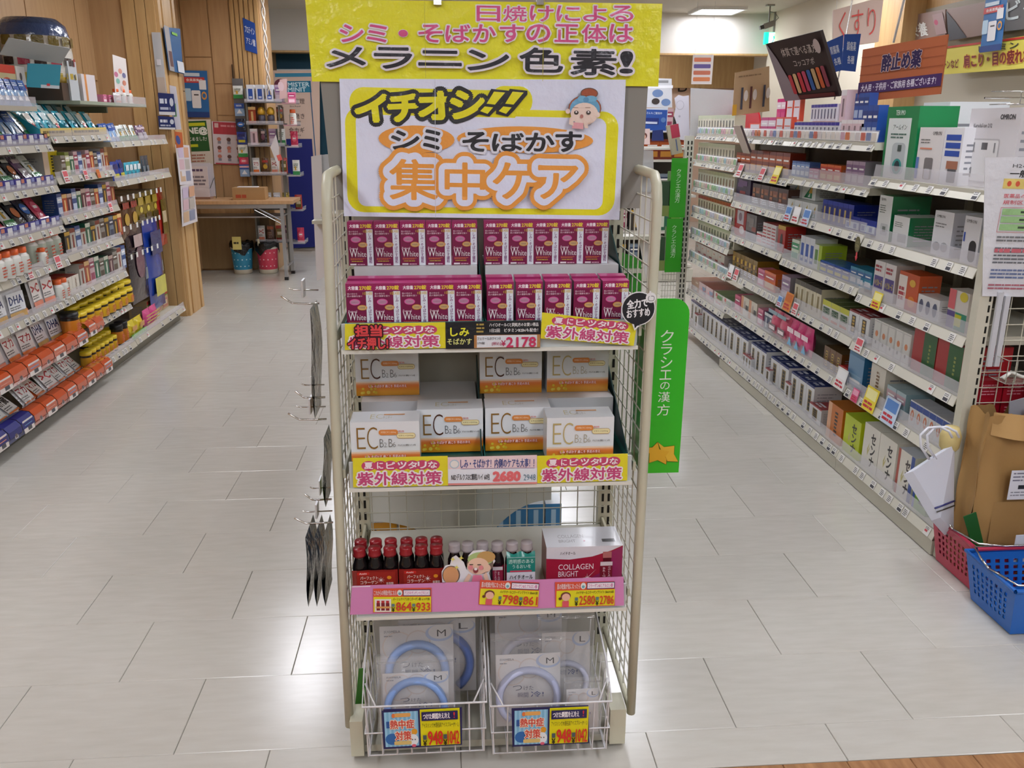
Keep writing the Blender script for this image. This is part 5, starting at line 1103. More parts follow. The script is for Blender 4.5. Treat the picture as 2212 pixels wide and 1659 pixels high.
# collagen carton
w, d, h = .178, .10, .100
b = MB(); b.box(-w/2, w/2, 0, d, 0, h, '#a01c38', 'carton', cols={'top': '#cfd0d8', 'left': '#7e1c26', 'right': '#8c2048'})
A = Art(b, (V(-w/2, 0, 0), V(1,0,0), V(0,0,1)), 'carton', step=.0001, lift=.0002)
A.poly([(0, h*.72), (w*.3, h*.68), (w*.6, h*.74), (w*.85, h*.88), (w, h), (0, h)], '#d5d2da'); A.poly([(w*.4, 0), (w, 0), (w, h*.97), (w*.85, h*.85), (w*.8, h*.4)], '#93245a')
A.text('ハイチオール', (w*.18, h*.8, w*.38, h*.88), '#3a2a30', off=.02); A.text('COLLAGEN', (w*.16, h*.42, w*.62, h*.56), '#efdfe4', off=.01, res=3); A.text('BRiGHT', (w*.16, h*.24, w*.42, h*.38), '#efdfe4', off=.01, res=3); A.lines((w*.17, h*.14, w*.35, h*.18), 1, '#d890a0', .6)
for k in range(4):
    a = k*PI/4; r_ = .011 if k % 2 == 0 else .007; A.poly([(w*.54+math.cos(a)*r_, h*.2+math.sin(a)*r_), (w*.54-math.sin(a)*.0008, h*.2+math.cos(a)*.0008), (w*.54-math.cos(a)*r_, h*.2-math.sin(a)*r_), (w*.54+math.sin(a)*.0008, h*.2-math.cos(a)*.0008)], '#f4e8ec')
A.poly([(w*.545, h*.21), (w*.66, h*.42), (w*.552, h*.205)], '#e8d0d8')
A.rrect((w*.71, h*.02, w*.87, h*.62), .006, '#7a1a2c'); A.rect((w*.74, h*.7, w*.855, h*.86), '#b06a68'); A.rect((w*.745, h*.6, w*.85, h*.7), '#5a1420'); A.rect((w*.71, h*.5, w*.87, h*.6), '#d8c8cc'); A.text('COLLAGEN', (w*.81, h*.05, w*.85, h*.48), '#e0b8c4', vert=True, res=1); A.text('BRiGHT', (w*.74, h*.08, w*.78, h*.46), '#e0b8c4', vert=True, res=1)
T = Art(b, (V(-w/2, 0, h), V(1,0,0), V(0,1,0)), 'carton', lift=.0002); T.text('COLLAGEN', (w*.18, d*.45, w*.52, d*.62), '#9a98a0', off=0, res=2); T.text('BRiGHT', (w*.18, d*.22, w*.4, d*.36), '#9a98a0', res=2); T.lines((w*.75, d*.2, w*.93, d*.36), 1, '#44444a', .9, 6); T.ell((w*.5, d*.25, w*.53, d*.31), '#a04060')
o = obj('collagen_box', b); o.location = (.300, 1.80, Z3); tag(o, 'silver-topped crimson collagen carton at the right end of the lower shelf', 'box')

# cut-out cartoon figure leaning at the lower shelf: generic woman with face pack
P = lambda x, y: at(x, y, 1, 1.772)
b = MB(); loc = P(1010, 1225)
A = Art(b, (P(955, 1258), V(1,0,0), V(0,0,1)), 'print', step=.0004, lift=0)
def pe(r, c, n=20, rot=0): A.ell(A.R(r), c, n, rot)
base = [(955,1258),(954,1235),(962,1222),(972,1220),(976,1205),(985,1200),(1002,1215),(1008,1232),(1012,1200),(1022,1190),(1042,1188),(1062,1196),(1070,1212),(1062,1225),(1056,1238),(1062,1258)]
pts = [P(*q)-loc for q in base]
m_ = MB(); n = len(pts); m_.add([tuple(p) for p in pts]+[tuple(p+V(0,.0015,0)) for p in pts], [tuple(range(n)), tuple(range(n, 2*n))[::-1]]+[(i, n+i, n+(i+1) % n, (i+1) % n) for i in range(n)], '#e8e6ea', 'print')
pe((955,1222,994,1262), '#9a8474'); pe((957,1224,991,1262), '#dba070'); pe((1008,1196,1066,1240), '#7a6a60'); pe((1010,1192,1066,1222), '#a8c080'); pe((1030,1190,1070,1215), '#c09a60'); pe((1009,1204,1056,1240), '#e8c4ac'); pe((1044,1218,1060,1234), '#e8c4ac')
pe((1011,1220,1022,1230), '#e08a90'); pe((1034,1220,1044,1230), '#e08a90'); A.rect(A.R((1014,1217,1022,1219)), '#4a3a34'); A.rect(A.R((1031,1217,1039,1219)), '#4a3a34'); pe((1022,1224,1033,1236), '#8a3a40'); pe((1024,1224,1031,1230), '#f0ecec')
A.poly([A.uv(*q) for q in ((1018,1258),(1022,1240),(1040,1240),(1046,1258))], '#e07a98'); A.poly([A.uv(*q) for q in ((1000,1256),(1012,1236),(1018,1240),(1010,1258))], '#e8c4ac'); A.poly([A.uv(*q) for q in ((1044,1240),(1050,1232),(1058,1256),(1050,1258))], '#e8c4ac')
for q in ((978,1205),(996,1202),(986,1222)): A.poly([A.uv(q[0]-5,q[1]), A.uv(q[0],q[1]-2), A.uv(q[0]+1,q[1]-6), A.uv(q[0]+2,q[1]-1), A.uv(q[0]+6,q[1]+1), A.uv(q[0]+1,q[1]+2), A.uv(q[0],q[1]+7), A.uv(q[0]-1,q[1]+2)], '#e2d86a')
b.xf(Matrix.Translation(-loc)); b.add(m_.v, m_.f, '#e8e6ea', 'print')
o = obj('cutout_figure', b); o.location = loc; tag(o, 'paper cut-out of a smiling cartoon woman with hand mirror among the bottles', 'cut-out')
# ------------------------------------------------------------------ flat boards and posters
def card3(name, P, label, cat, draw=None, th=.0015, mt='print', col='#dddddd', parent=None, group=None, back=None, skew=False, wires=None):
    """flat board from corners tl, tr, br, bl; draw(A, F) with F mapping unit box to the plane"""
    P = [Vector(p) for p in P]; u = (P[2]-P[3]).normalized(); v = P[0]-P[3]; v = v.normalized() if skew else (v-u*v.dot(u)).normalized(); n = u.cross(v).normalized()
    loc = (P[0]+P[1]+P[2]+P[3])/4; b = MB(); k = -n*th
    b.hexa([P[3], P[2], P[2]+k, P[3]+k, P[0], P[1], P[1]+k, P[0]+k], col, mt, [col]*2+[back or col]+[col]*3)
    A = Art(b, (P[3], u, v), mt, step=.0003 if loc.y > 3 else .00015, lift=.004 if skew else .0004 if loc.y > 3 else .0002)
    W_, H_ = ((P[2]-P[3]).length+(P[1]-P[0]).length)/2, ((P[0]-P[3]).dot(v)+(P[1]-P[2]).dot(v))/2
    A.n = n
    if draw: draw(A, lambda a, b_, c, d: (W_*a, H_*b_, W_*c, H_*d))
    b.xf(Matrix.Translation(-loc)); o = obj(name, b); o.location = loc
    if wires: obj('hanging_wire', wires(P).xf(Matrix.Translation(-loc)), o)
    if parent: return o
    return tag(o, label, cat, group)
def pxq(q, ax, v): return [at(x, y, ax, v) for x, y in q]
YS = 1.955
# yellow headline sign
def f(A, F):
    R = A.R; pk = '#d8508c'; wt = '#e9e4ee'; ink = '#23222e'
    for i, ch in enumerate('日焼けによる'): A.text(ch, R((1030+57.5*i, 13, 1080+57.5*i, 46)), pk, off=.015, res=4, outs=[(.07, wt)])
    xs = [(735, 785), (793, 836), (862, 880), (905, 955), (963, 1015), (1022, 1070), (1080, 1130), (1137, 1187), (1198, 1248), (1256, 1308), (1316, 1365)]
    for (a, b), ch in zip(xs, 'シミ・そばかすの正体は'): A.text(ch, R((a, 54+ (12 if ch == '・' else 0), b, 91-(12 if ch == '・' else 0))), pk, off=.02, res=4, outs=[(.07, wt) if ch != '・' else (.02, wt)])
    for (a, b, c, d), ch in zip(((706, 790, 103, 145), (810, 890, 104, 148), (905, 996, 111, 142), (1010, 1098, 110, 152), (1122, 1214, 105, 156), (1232, 1328, 108, 162), (1338, 1364, 113, 158)), 'メラニン色素!'):
        A.text(ch, R((a, c, b, d)), ink, off=.03, res=6, outs=[(.085, wt)])
    A.rect(R((918, 0, 919, 170)), '#c8c236'); A.rect(R((1172, 0, 1173, 176)), '#c8c236')
card3('headline_sign', pxq([(659, -2), (1431, 8), (1422, 187), (674, 176)], 1, YS), 'large glossy yellow sign with pink and black lettering above the rack', 'sign', f, mt='laminate', col='#ebe81e')
for i, x in enumerate((945, 1167)):
    p = at(x, 4, 1, YS-.006); b = MB(); b.box(-.008, .008, -.004, .010, -.006, .02, '#8a8c90', 'chrome').rod((0, 0, .018), (0, .004, .12), .0012, '#c8c8c8', 'chrome')
    t = solid('hanging_clip', b, 'metal clip holding the yellow sign from above, %s of two' % ('left', 'right')[i], 'clip', p)
card3('sign_backing', [(-.27, YS+.006, 1.675), (.44, YS+.006, 1.675), (.43, YS+.006, 1.26), (-.25, YS+.006, 1.26)], 'grey cardboard backing standing behind the yellow and white signs', 'board', None, .004, 'paper', '#8d8a84')
# white recommendation sign
def f(A, F):
    R = A.R; Y_ = '#ebe51c'; O_ = '#eda044'; W_ = '#e4e9ff'; K = '#26262e'
    A.rrect(R((748, 235, 1332, 462)), .035, Y_, 6); A.rrect(R((771, 250, 1306, 449)), .018, W_, 5)
    A.rrect(R((755, 192, 1120, 262)), .03, Y_, 6); A.rrect(R((1060, 186, 1150, 250)), .028, Y_, 5); A.rect(R((771, 251, 1120, 280)), W_)
    for ch, r, ro in (('イ', (768, 208, 838, 262), .10), ('チ', (840, 206, 908, 260), .06), ('オ', (905, 200, 978, 256), .05), ('シ', (975, 198, 1045, 254), .04)):
        A.text(ch, R(r), Y_, off=.06, outs=[(.13, K)], rot=ro, res=4)
    for x in (1055, 1095):
        sk = [(x+12, 198), (x+36, 200), (x+14, 226), (x-4, 224)]; k2 = [(x-8, 230), (x+10, 232), (x-2, 246), (x-18, 240)]
        big = [(x+6, 192), (x+44, 196), (x+44, 204), (x+16, 238), (x+2, 252), (x-24, 246), (x-22, 234), (x-10, 222)]
        A.poly([A.uv(*q) for q in big], K); A.poly([A.uv(*q) for q in sk], Y_); A.z -= A.step; A.poly([A.uv(*q) for q in k2], Y_); 
    A.ell(R((818, 271, 982, 330)), O_, 30); A.ell(R((987, 273, 1281, 330)), O_, 34)
    for ch, r in zip('シミそばかす', ((846, 283, 905, 322), (915, 281, 950, 322), (1000, 286, 1054, 326), (1064, 288, 1130, 326), (1136, 288, 1196, 326), (1200, 285, 1254, 327))): A.text(ch, R(r), K, off=.035, res=5, outs=[(.11, '#e2e4f2')])
    for ch, r in zip('集中ケア', ((843, 345, 945, 430), (962, 352, 1046, 430), (1065, 352, 1152, 428), (1162, 358, 1245, 428))): A.text(ch, R(r), O_, off=.02, res=6, outs=[(.26, O_), (.155, W_)])
    # drawn girl with a topknot and blue head band
    e = lambda r, c, n=22, ro=0: A.ell(R(r), c, n, ro); S = '#efd8cc'; L_ = '#6a5048'
    e((1252, 190, 1290, 214), L_); e((1254, 192, 1288, 212), '#a8563a'); e((1226, 206, 1297, 262), L_); e((1227, 207, 1296, 261), '#a8563a'); e((1229, 209, 1294, 262), '#6aa8d0'); e((1231, 222, 1290, 270), S)
    e((1246, 207, 1266, 220), '#78b8dc'); e((1262, 207, 1288, 220), '#78b8dc'); e((1258, 210, 1270, 222), '#5a98c4'); e((1220, 235, 1230, 246), S); e((1284, 242, 1294, 254), S)
    for x in (1242, 1268): e((x-4, 239, x+6, 248), '#4a403e', 14); e((x-1, 240, x+3, 244), '#f0e8e8', 8); A.rect(R((x-6, 232, x+5, 233)), '#9a7a6a')
    e((1251, 247, 1258, 256), '#b87a70', 12); A.poly([A.uv(*q) for q in ((1236, 264), (1258, 266), (1258, 279), (1233, 277))], '#e8a8b0'); e((1228, 252, 1243, 262), S); e((1258, 256, 1276, 266), S)
    A.poly([A.uv(*q) for q in ((1228, 256), (1236, 258), (1237, 272), (1227, 268))], S); A.poly([A.uv(*q) for q in ((1258, 262), (1267, 263), (1268, 277), (1260, 276))], S)
    A.rect(R((940, 171, 941, 470)), '#cdd0e0')
card3('recommendation_sign', pxq([(733, 170), (1352, 172), (1338, 475), (743, 467)], 1, YS-.004), 'white laminated sign with yellow frame, orange lettering and a drawn girl', 'sign', f, mt='laminate', col='#e4e9ff')

# clear and white sheets fixed beside the rack with small clips
def tapeR(P): z = (P[0].z+P[3].z)/2; return MB().box(.415, max(p.x for p in P)-.01, 2.150, 2.204, z-.004, z+.004, '#c0beb0', 'metal_paint')
def tapeL(P): z = (P[0].z+P[3].z)/2; return MB().box(min(p.x for p in P)+.005, -.25, 2.150, 2.214, z-.004, z+.004, '#c0beb0', 'metal_paint')
card3('white_sheet', pxq([(1362, 415), (1408, 400), (1421, 612), (1395, 600)], 1, 2.20), 'plain white card standing behind the right mesh side', 'board', None, .003, 'paper', '#d6d2d2', wires=tapeR)
card3('clear_sheet', pxq([(1342, 180), (1405, 184), (1413, 405), (1345, 400)], 1, 2.23) if 0 else pxq([(1344, 322), (1411, 325), (1413, 415), (1350, 415)], 1, 2.19), 'hazy clear sheet above the white card at the right of the rack', 'sheet', None, .002, 'haze_film', wires=tapeR)
card3('green_card', pxq([(1343, 545), (1385, 560), (1386, 645), (1343, 620)], 1, 2.18), 'green card behind the right mesh side of the rack', 'board', None, .003, 'print', '#2f8a24', wires=tapeR)
card3('white_sheet', pxq([(672, 338), (694, 334), (704, 596), (684, 608)], 1, 2.20), 'torn white strip of card standing behind the left mesh side', 'board', None, .003, 'paper', '#d8d4d6', wires=tapeL)
card3('clear_sheet', pxq([(690, 335), (742, 330), (742, 560), (703, 580)], 1, 2.21), 'hazy clear sheet behind the left mesh side of the rack', 'sheet', None, .002, 'haze_film', wires=tapeL)

# round black recommendation card and green display tower on the right
ctr = at(1379, 667, 1, 1.735); b = MB(); r = .0335
out = [(r*1.06*math.cos(a*PI/14), r*1.06*math.sin(a*PI/14)) for a in range(28)]
out[19:20] = [(-.012, -.031), (-.006, -.046), (.006, -.034)]
b.extrude([(x, z) for x, z in out], 0, .0015, '#e6e6e8', 'carton')
A = Art(b, (V(0, 0, 0), V(1,0,0), V(0,0,1)), 'carton', lift=.0003); A.ell((-r, -r, r, r), '#23242a', 28); A.poly([(-.009, -.028), (-.0055, -.041), (.003, -.030)], '#23242a')
A.text('全力で', (-.024, .002, .019, .02), '#ecebee', off=.05, rot=.12); A.text('おすすめ', (-.024, -.017, .024, .0), '#ecebee', off=.04, rot=.1)
A.ell((.014, .012, .036, .034), '#e6e6e8', 14); A.rrect((.019, .016, .032, .027), .004, '#23242a'); A.rrect((.020, .017, .031, .026), .003, '#e6e6e8'); A.rect((.021, .026, .0245, .037), '#e6e6e8')
o = obj('round_card', b); o.location = ctr; tag(o, 'round black speech-bubble card with white lettering at the right shelf end', 'card')
t = thing('display_tower', 'bright green card tower with white vertical lettering hooked on the rack side', 'display', (.49, 1.84, .87))
q = pxq([(1404, 645), (1480, 643), (1465, 1024), (1383, 1022)], 1, 1.815); G = '#35b428'
b = MB(); zt, zb = q[0].z, q[3].z; x0, x1 = q[3].x+.008, q[2].x
pts = [(x0, zb), (x1, zb), (x1+.003, zt-.035)]+[(x1+.003-.035+.035*math.cos(a*PI/12), zt-.035+.035*math.sin(a*PI/12)) for a in range(1, 6)]+[(x1-.032, zt), (x0+.008, zt)]
b.extrude(pts, 1.813, 1.816, G, 'carton'); wpart('front_card', b, t)
wpart('tower_side', MB().box(x0-.006, x0+.001, 1.816, 1.93, zb, zt-.03, '#2fa024', 'carton').box(x1-.004, x1-.001, 1.816, 1.88, zb, zt-.07, '#4a5a58', 'carton').box(x0, x1, 1.90, 1.903, zb, zt-.05, '#2fa024', 'carton').box(x0, x1, 1.816, 1.90, zb, zb+.003, '#2a8a22', 'carton'), t)
b = MB(); A = Art(b, (V(x0, 1.813, zb), V(1,0,0), V(0,0,1)), 'carton', lift=.0004)
for ch, (xa, ya, xb, yb) in zip('クラシエの漢方', ((1427, 713, 1455, 740), (1428, 743, 1452, 766), (1427, 770, 1452, 795), (1425, 799, 1450, 820), (1426, 825, 1446, 841), (1421, 846, 1447, 868), (1419, 873, 1446, 897))): A.text(ch, A.R((xa, ya, xb, yb)), '#e4f2e2', off=.0, res=4)
for P_, c in (([(1390,967),(1409,966),(1420,955),(1424,970),(1446,972),(1440,985),(1438,1002),(1420,993),(1402,999),(1403,979)], '#d9a830'), ([(1421,955),(1434,965),(1456,962),(1455,980),(1464,996),(1441,995),(1437,985),(1445,974),(1427,971)], '#dcb23a')):
    big = [A.uv(*p) for p in P_]; cx = sum(p[0] for p in big)/len(big); cy = sum(p[1] for p in big)/len(big)
    A.poly([((p[0]-cx)*1.05+cx, (p[1]-cy)*1.05+cy) for p in big], '#7a5a1a'); A.poly(big, c)
wpart('lettering', b, t)

# hooks and hanging packs on the left mesh side
def hook(x, y, z, long, label):
    t = thing('display_hook', label, 'hook', (x, y, z))
    obj('hook_wire', MB().tube([(0, 0, 0), (-.03, -.002, 0), (-.055*long, -.005, .002), (-.075*long, -.01, .018)], .0022, '#d0d0d2', 'chrome', 6).tube([(0, 0, .028), (-.05*long, -.006, .03), (-.058*long, -.01, .034)], .0016, '#d0d0d2', 'chrome', 6), t)
    obj('price_plate', MB().hexa([(-.034*long, -.008, .014), (-.030*long, -.012, .014), (-.030*long, .02, .012), (-.034*long, .024, .012), (-.032*long, -.014, .05), (-.028*long, -.018, .05), (-.028*long, .016, .05), (-.032*long, .02, .05)], '#c9ccd0', 'plastic'), t)
    return t
for i, (x, y, L_, lab) in enumerate(((700, 655, 1.0, 'chrome hook with pale price plate high on the left mesh side'), (713, 858, .8, 'short chrome hook halfway down the left mesh side'), (713, 905, 1.05, 'chrome hook with price plate at mid height on the left mesh side'),
        (724, 1078, .75, 'upper of the two low chrome hooks on the left mesh side'), (727, 1128, 1.1, 'low chrome hook carrying three grey packs, left mesh side'))):
    p = at(x, y, 1, 1.80); hook(-.270, 1.80, p.z, L_, lab)
def pack(x, z, w, h, c, c2, label, lean=0, y=1.81):
    b = MB(); n = 8
    for s_, cc in ((1, c), (-1, c2)): b.grid(lambda u, v: (s_*.0045*math.sin(PI*v)+.004*math.sin(5*v+lean)*(1), w*(u if s_ < 0 else 1-u), -h*v if 1 else 0), 4, n, cc, 'foil')
    o = obj('hanging_pack', b); o.location = (x, y-w/2, z); return tag(o, label, 'packet', None)
for i in range(3): pack(-.325+.018*i, .575, .12, .17, '#3a4350', '#525c68', 'slate grey blister pack on the low left hook, %s of three' % ('outermost', 'middle', 'innermost')[i], i*.4)
pack(-.285, 1.08, .10, .235, '#8a8c90', '#7a5a2a', 'silver and ochre pack hanging on the high left hook', .3)
pack(-.276, .80, .09, .16, '#34383e', '#6a7a3a', 'dark narrow pack hanging on the mid left hook', .6)

# ------------------------------------------------------------------ wire baskets with cooling ring packets
def wire_basket(x0, x1, zf, zm, zb, label):
    t = thing('wire_basket', label, 'basket', ((x0+x1)/2, 1.72, zb), 0, 'white wire baskets')
    yf, yb = 1.682, 1.99; WH = '#d9d9dc'; b = MB()
    ins = .014
    rim = [(x0, yb, zf+.10), (x0, yf+.09, zf+.055), (x0, yf, zf), (x1, yf, zf), (x1, yf+.09, zf+.055), (x1, yb, zf+.10)]
    wpart('rim', MB().tube(rim, .0027, WH, 'metal_paint', 6).tube([(x0+.03, yf+.0, zf+.001), (x0+.004, yf+.045, zf+.03)], .002, WH, 'metal_paint', 5).tube([(x1-.03, yf, zf+.001), (x1-.004, yf+.045, zf+.03)], .002, WH, 'metal_paint', 5), t)
    wpart('middle_wire', MB().tube([(x0+.003, yb, zm+.01), (x0+.003, yf+.002, zm), (x1-.003, yf+.002, zm), (x1-.003, yb, zm+.01)], .002, WH, 'metal_paint', 6), t)
    n = 9; v = MB()
    for i in range(n):
        x = x0+ins*.5+(x1-x0-ins)*i/(n-1); v.rod((x, yf, zf if i in (0, n-1) or 1 else zm), (x, yf+.012, zb), .0019, WH); v.rod((x, yf+.012, zb), (x, yb, zb), .0017, WH)
    for i in range(6):
        y = yf+.03+(yb-yf-.04)*i/5
        for x in (x0+.002, x1-.002): v.rod((x, y, zf+.03), (x+(.008 if x < x0+.1 else -.008), y, zb), .0016, WH)
    v.tube([(x0+.01, yb, zb), (x0+.01, yf+.012, zb+.001), (x1-.01, yf+.012, zb+.001), (x1-.01, yb, zb)], .002, WH, 'metal_paint', 5)
    wpart('wires', v, t); return t
# lower part of the rack front: baskets stand proud of the base
wire_basket(-.214, .066, .186, .114, .045, 'left white wire basket holding blue cooling ring packets')
wire_basket(.0735, .353, .173, .100, .034, 'right white wire basket holding pale cooling ring packets')
def ring_pack(x, y, z, w, h, ringc, size, label, rx=-.16, ringz=.42, rz=0., rr=.33, show=True):
    t = thing('ring_packet', label, 'packet', (x, y, z), 0, 'cooling ring packets'); t.rotation_euler = (rx, 0, rz)
    cw, ch = w*.86, h*.74
    b = MB().box(-cw/2, cw/2, .004, .0052, .01, .01+ch, '#e2dfdf', 'carton'); A = Art(b, (V(-cw/2, .004, .01), V(1,0,0), V(0,0,1)), 'carton', lift=.0003, step=.0001)
    for ex, ez, er, cc in ((.25, .75, .22, '#e0d2ca'), (.52, .80, .17, '#d8ccc6'), (.8, .6, .18, '#e6e2e0'), (.75, .2, .2, '#e6e0dc')): A.ell((cw*(ex-er), ch*ez-cw*er, cw*(ex+er), ch*ez+cw*er), cc, 20); A.ell((cw*(ex-er)+.003, ch*ez-cw*er+.003, cw*(ex+er)-.003, ch*ez+cw*er-.003), '#dfdcdc', 20)
    A.ell((cw*.62, ch*.80, cw*1.0, ch*1.0), '#b8c6e2', 20); A.ell((cw*.66, ch*.83, cw*.98, ch*1.0), '#e2e0e0', 20)
    A.text(size, (cw*.78, ch*.86, cw*.90, ch*.94), '#26262c', off=-.005, res=3); A.text('SUOMEILA', (cw*.06, ch*.92, cw*.28, ch*.95), '#8a8a92', res=1); A.lines((cw*.06, ch*.87, cw*.2, ch*.895), 1, '#9a9aa0', .6)
    A.text('つ', (cw*.26, ch*.50, cw*.40, ch*.57), '#4a4a62', off=-.01, res=4); A.text('けた', (cw*.43, ch*.50, cw*.58, ch*.56), '#4a4a62', off=-.01, res=3); A.text('瞬間', (cw*.34, ch*.40, cw*.5, ch*.47), '#5a5a86', off=-.01, res=2); A.text('冷!', (cw*.54, ch*.40, cw*.74, ch*.48), '#3a4a8a', off=.0, res=3)
    obj('insert_card', b, t)
    if show:
        rb = MB(); R_ = w*rr; pts = [(R_*math.cos(a), -.003, .01+ch*ringz+R_*math.sin(a)) for a in [PI*(-.62)+i*PI*2.24/26 for i in range(27)]]; pts = [(R_*math.sin(a), -.003, .012+ch*ringz+R_*math.cos(a)) for a in [-2.45+i*4.9/26 for i in range(27)]]
        rb.tube(pts, w*.052, ringc, 'plastic', 10); obj('cooling_ring', rb, t)
    f = MB(); rd = random.Random(int(x*1000)+int(z*999))
    a1, a2, a3 = rd.uniform(0, 6), rd.uniform(0, 6), rd.uniform(7, 11)
    def W_(u, v): return .004*math.sin(a3*u+a1+3*v)+.003*math.sin(9*v+a2+4*u)+.002*math.sin(21*u-13*v+a1)
    f.grid(lambda u, v: (-w/2+w*u, -.0135*math.sin(PI*min(max(u, .01), .99))**.5*math.sin(PI*min(max(v*1.08, .01), .99))**.5+W_(u, v)*.5, h*v), 26, 26, '#ffffff', 'film')
    f.grid(lambda u, v: (w/2-w*u, .008, h*v), 2, 2, '#ffffff', 'film'); 
    obj('clear_bag', f, t)
    z_ = MB().box(-w/2, w/2, -.0015, .001, h*.93, h*.935, '#e2e6ea', 'film').box(-w/2, w/2, -.0015, .001, h*.945, h*.95, '#e2e6ea', 'film'); obj('zip_seal', z_, t)
    return t
BL, PL = '#8fb0ea', '#d0d2e8'
ring_pack(-.048, 1.915, .036, .225, .27, '#7088cc', 'L', 'blue cooling ring packet marked L at the back of the left basket', -.10, .40, 0, .36)
ring_pack(-.098, 1.855, .036, .21, .29, '#9ab4e6', 'M', 'blue cooling ring packet marked M in the middle of the left basket', -.16, .45)
ring_pack(-.098, 1.755, .05, .18, .195, BL, 'M', 'blue cooling ring packet marked M at the front of the left basket', -.14, .40, 0, .37)
ring_pack(.185, 1.93, .036, .20, .29, PL, 'M', 'pale cooling ring packet marked M at the back of the right basket', -.10, .3)
ring_pack(.272, 1.85, .036, .14, .255, PL, 'L', 'pale cooling ring packet marked L at the right of the right basket', -.12, .3, 0, .36)
ring_pack(.170, 1.77, .036, .18, .25, '#c6ccea', 'M', 'pale cooling ring packet marked M at the front of the right basket', -.12, .40, 0, .39)
ring_pack(.297, 1.735, .036, .09, .15, PL, 'L', 'small clear packet slumped at the right front of the right basket', -.14, .3, 0, .3, False)
def heat(q, label):
    def f(A, F):
        A.rect(F(.02, .03, .985, .975), '#e3dc1e'); A.rect(F(0, 0, .48, 1), '#1c2258'); A.rect(F(.025, .05, .455, .95), '#7cb8dc')
        for i in range(8): A.rect(F(.03+.054*i, .05, .055+.054*i, .95), '#9accea'); A.z -= A.step
        A.up(); A.ell(F(.03, .1, .2, .4), '#2a6ab0', 14); A.ell(F(.36, .34, .44, .5), '#e0a030', 12); A.ell(F(.32, .06, .45, .36), '#e6ecf2', 14); A.ell(F(.36, .02, .42, .1), '#d8607a', 8); A.ell(F(.365, .2, .38, .24), '#22242a', 6); A.ell(F(.40, .2, .415, .24), '#22242a', 6); A.ell(F(.12, .8, .17, .92), '#e07a40', 8)
        A.rrect(F(.16, .82, .36, .92), .003, '#e0a860'); A.rrect(F(.14, .1, .36, .2), .003, '#d8c07a'); A.rect(F(.05, .55, .09, .72), '#2a5aa0')
        A.text('熱中症', F(.10, .53, .40, .75), '#cf4638', off=.03, outs=[(.09, '#ecdcc8')], res=3); A.text('対策', F(.16, .23, .36, .46), '#cf4638', off=.03, outs=[(.09, '#ecdcc8')], res=3)
        A.rect(F(.50, .70, .96, .93), '#1c2258'); A.text('つけた瞬間冷え冷え', F(.52, .74, .86, .89), '#eceaf2', off=.05, res=2); A.text('!', F(.905, .75, .925, .90), '#d8303a', off=.0)
        A.text('アイスリング大理石調アイスブルー(M・L)', F(.50, .50, .97, .65), '#1c1c14', off=.01, res=1)
        A.text('948', F(.575, .07, .76, .43), '#d42c2c', off=.03); A.text('1042', F(.825, .07, .97, .42), '#d42c2c', off=.03)
        for u_ in (.51, .77): A.text('￥', F(u_, .05, u_+.045, .2), '#1a1a10', off=.05); A.rect(F(u_, .22, u_+.045, .34), '#4a5a60')
    return card3('price_card', pxq(q, 1, 1.672), label, 'card', f, mt='carton', col='#1c2258')
heat([(828, 1533), (998, 1528), (998, 1609), (829, 1618)], 'yellow and blue price card reading 948 hung on the left wire basket')
heat([(1105, 1531), (1271, 1524), (1273, 1605), (1107, 1613)], 'yellow and blue price card reading 948 hung on the right wire basket')
b = MB(); p = [at(x, y, 1, 1.83) for x, y in ((775, 1445), (790, 1443), (790, 1605), (760, 1600))]
card3('green_card', p, 'green card strip tucked beside the left wire basket', 'board', None, .002, 'print', '#3c7a2c')
# ------------------------------------------------------------------ shelving seen through the rack's mesh
cg = thing('shelving_unit', 'grey shelving behind the display rack seen through its wire mesh', 'shelving', (.05, 3.1, 0))
wpart('back_panel', MB().box(.03, .05, 2.45, 4.2, .0, 1.30, '#a3a294', 'metal_paint'), cg)
wpart('end_upright', MB().box(.015, .065, 2.40, 2.45, .0, 1.32, '#a9aa9e', 'metal_paint'), cg)
for z in (.10, .40, .72, 1.02): wpart('shelf', MB().box(-.27, .03, 2.60 if z > .2 else 2.45, 4.2, z, z+.02, '#b0afa2', 'metal_paint').box(.05, .34, 2.60 if z > .2 else 2.45, 4.2, z, z+.02, '#b0afa2', 'metal_paint'), cg)
wpart('base', MB().box(-.27, .34, 2.45, 4.2, .004, .10, '#9a988b', 'metal_paint'), cg)
def arc_card(x0, x1, z0, z1, y, flip, label):
    n = 12; pts = [(x0, z0), (x1, z0)]
    a = [(x0+(x1-x0)*i/n, z0+(z1-z0)*(1-(1-(1-i/n))**2.2 if not flip else 1-(1-i/n)**2.2)) for i in range(n+1)]
    pts = [(x0, z1), (x0, z1)] if 0 else []
    top = a if not flip else a
    outline = [(x0, .44), (x1, .44)] + ([(x, z) for x, z in reversed(top)])
    b = MB().extrude(outline[::-1], y, y+.002, '#c4c6c0', 'carton'); o = obj('arched_card', b); tag(o, label, 'card')
card_a = arc_card(-.27, .02, .15, .275, 2.452, False, 'white arched display card over the yellow boxes behind the mesh')
card_b = arc_card(.07, .30, .16, .33, 2.452, True, 'white arched display card over the blue boxes behind the mesh')
carton('yellow_box', 'amber carton', 'amber', .085, .10, .11, '#c48a1e', front=lambda A, w, h: (A.rect((0, h*.62, w, h), '#b8801c'), A.poly([(w*.25, h*.68), (w*.25, h*.86), (w*.36, h*.77)], '#3a2a18'), A.lines((w*.4, h*.7, w*.85, h*.85), 1, '#5a3a18', .6)), top='#2a2420')
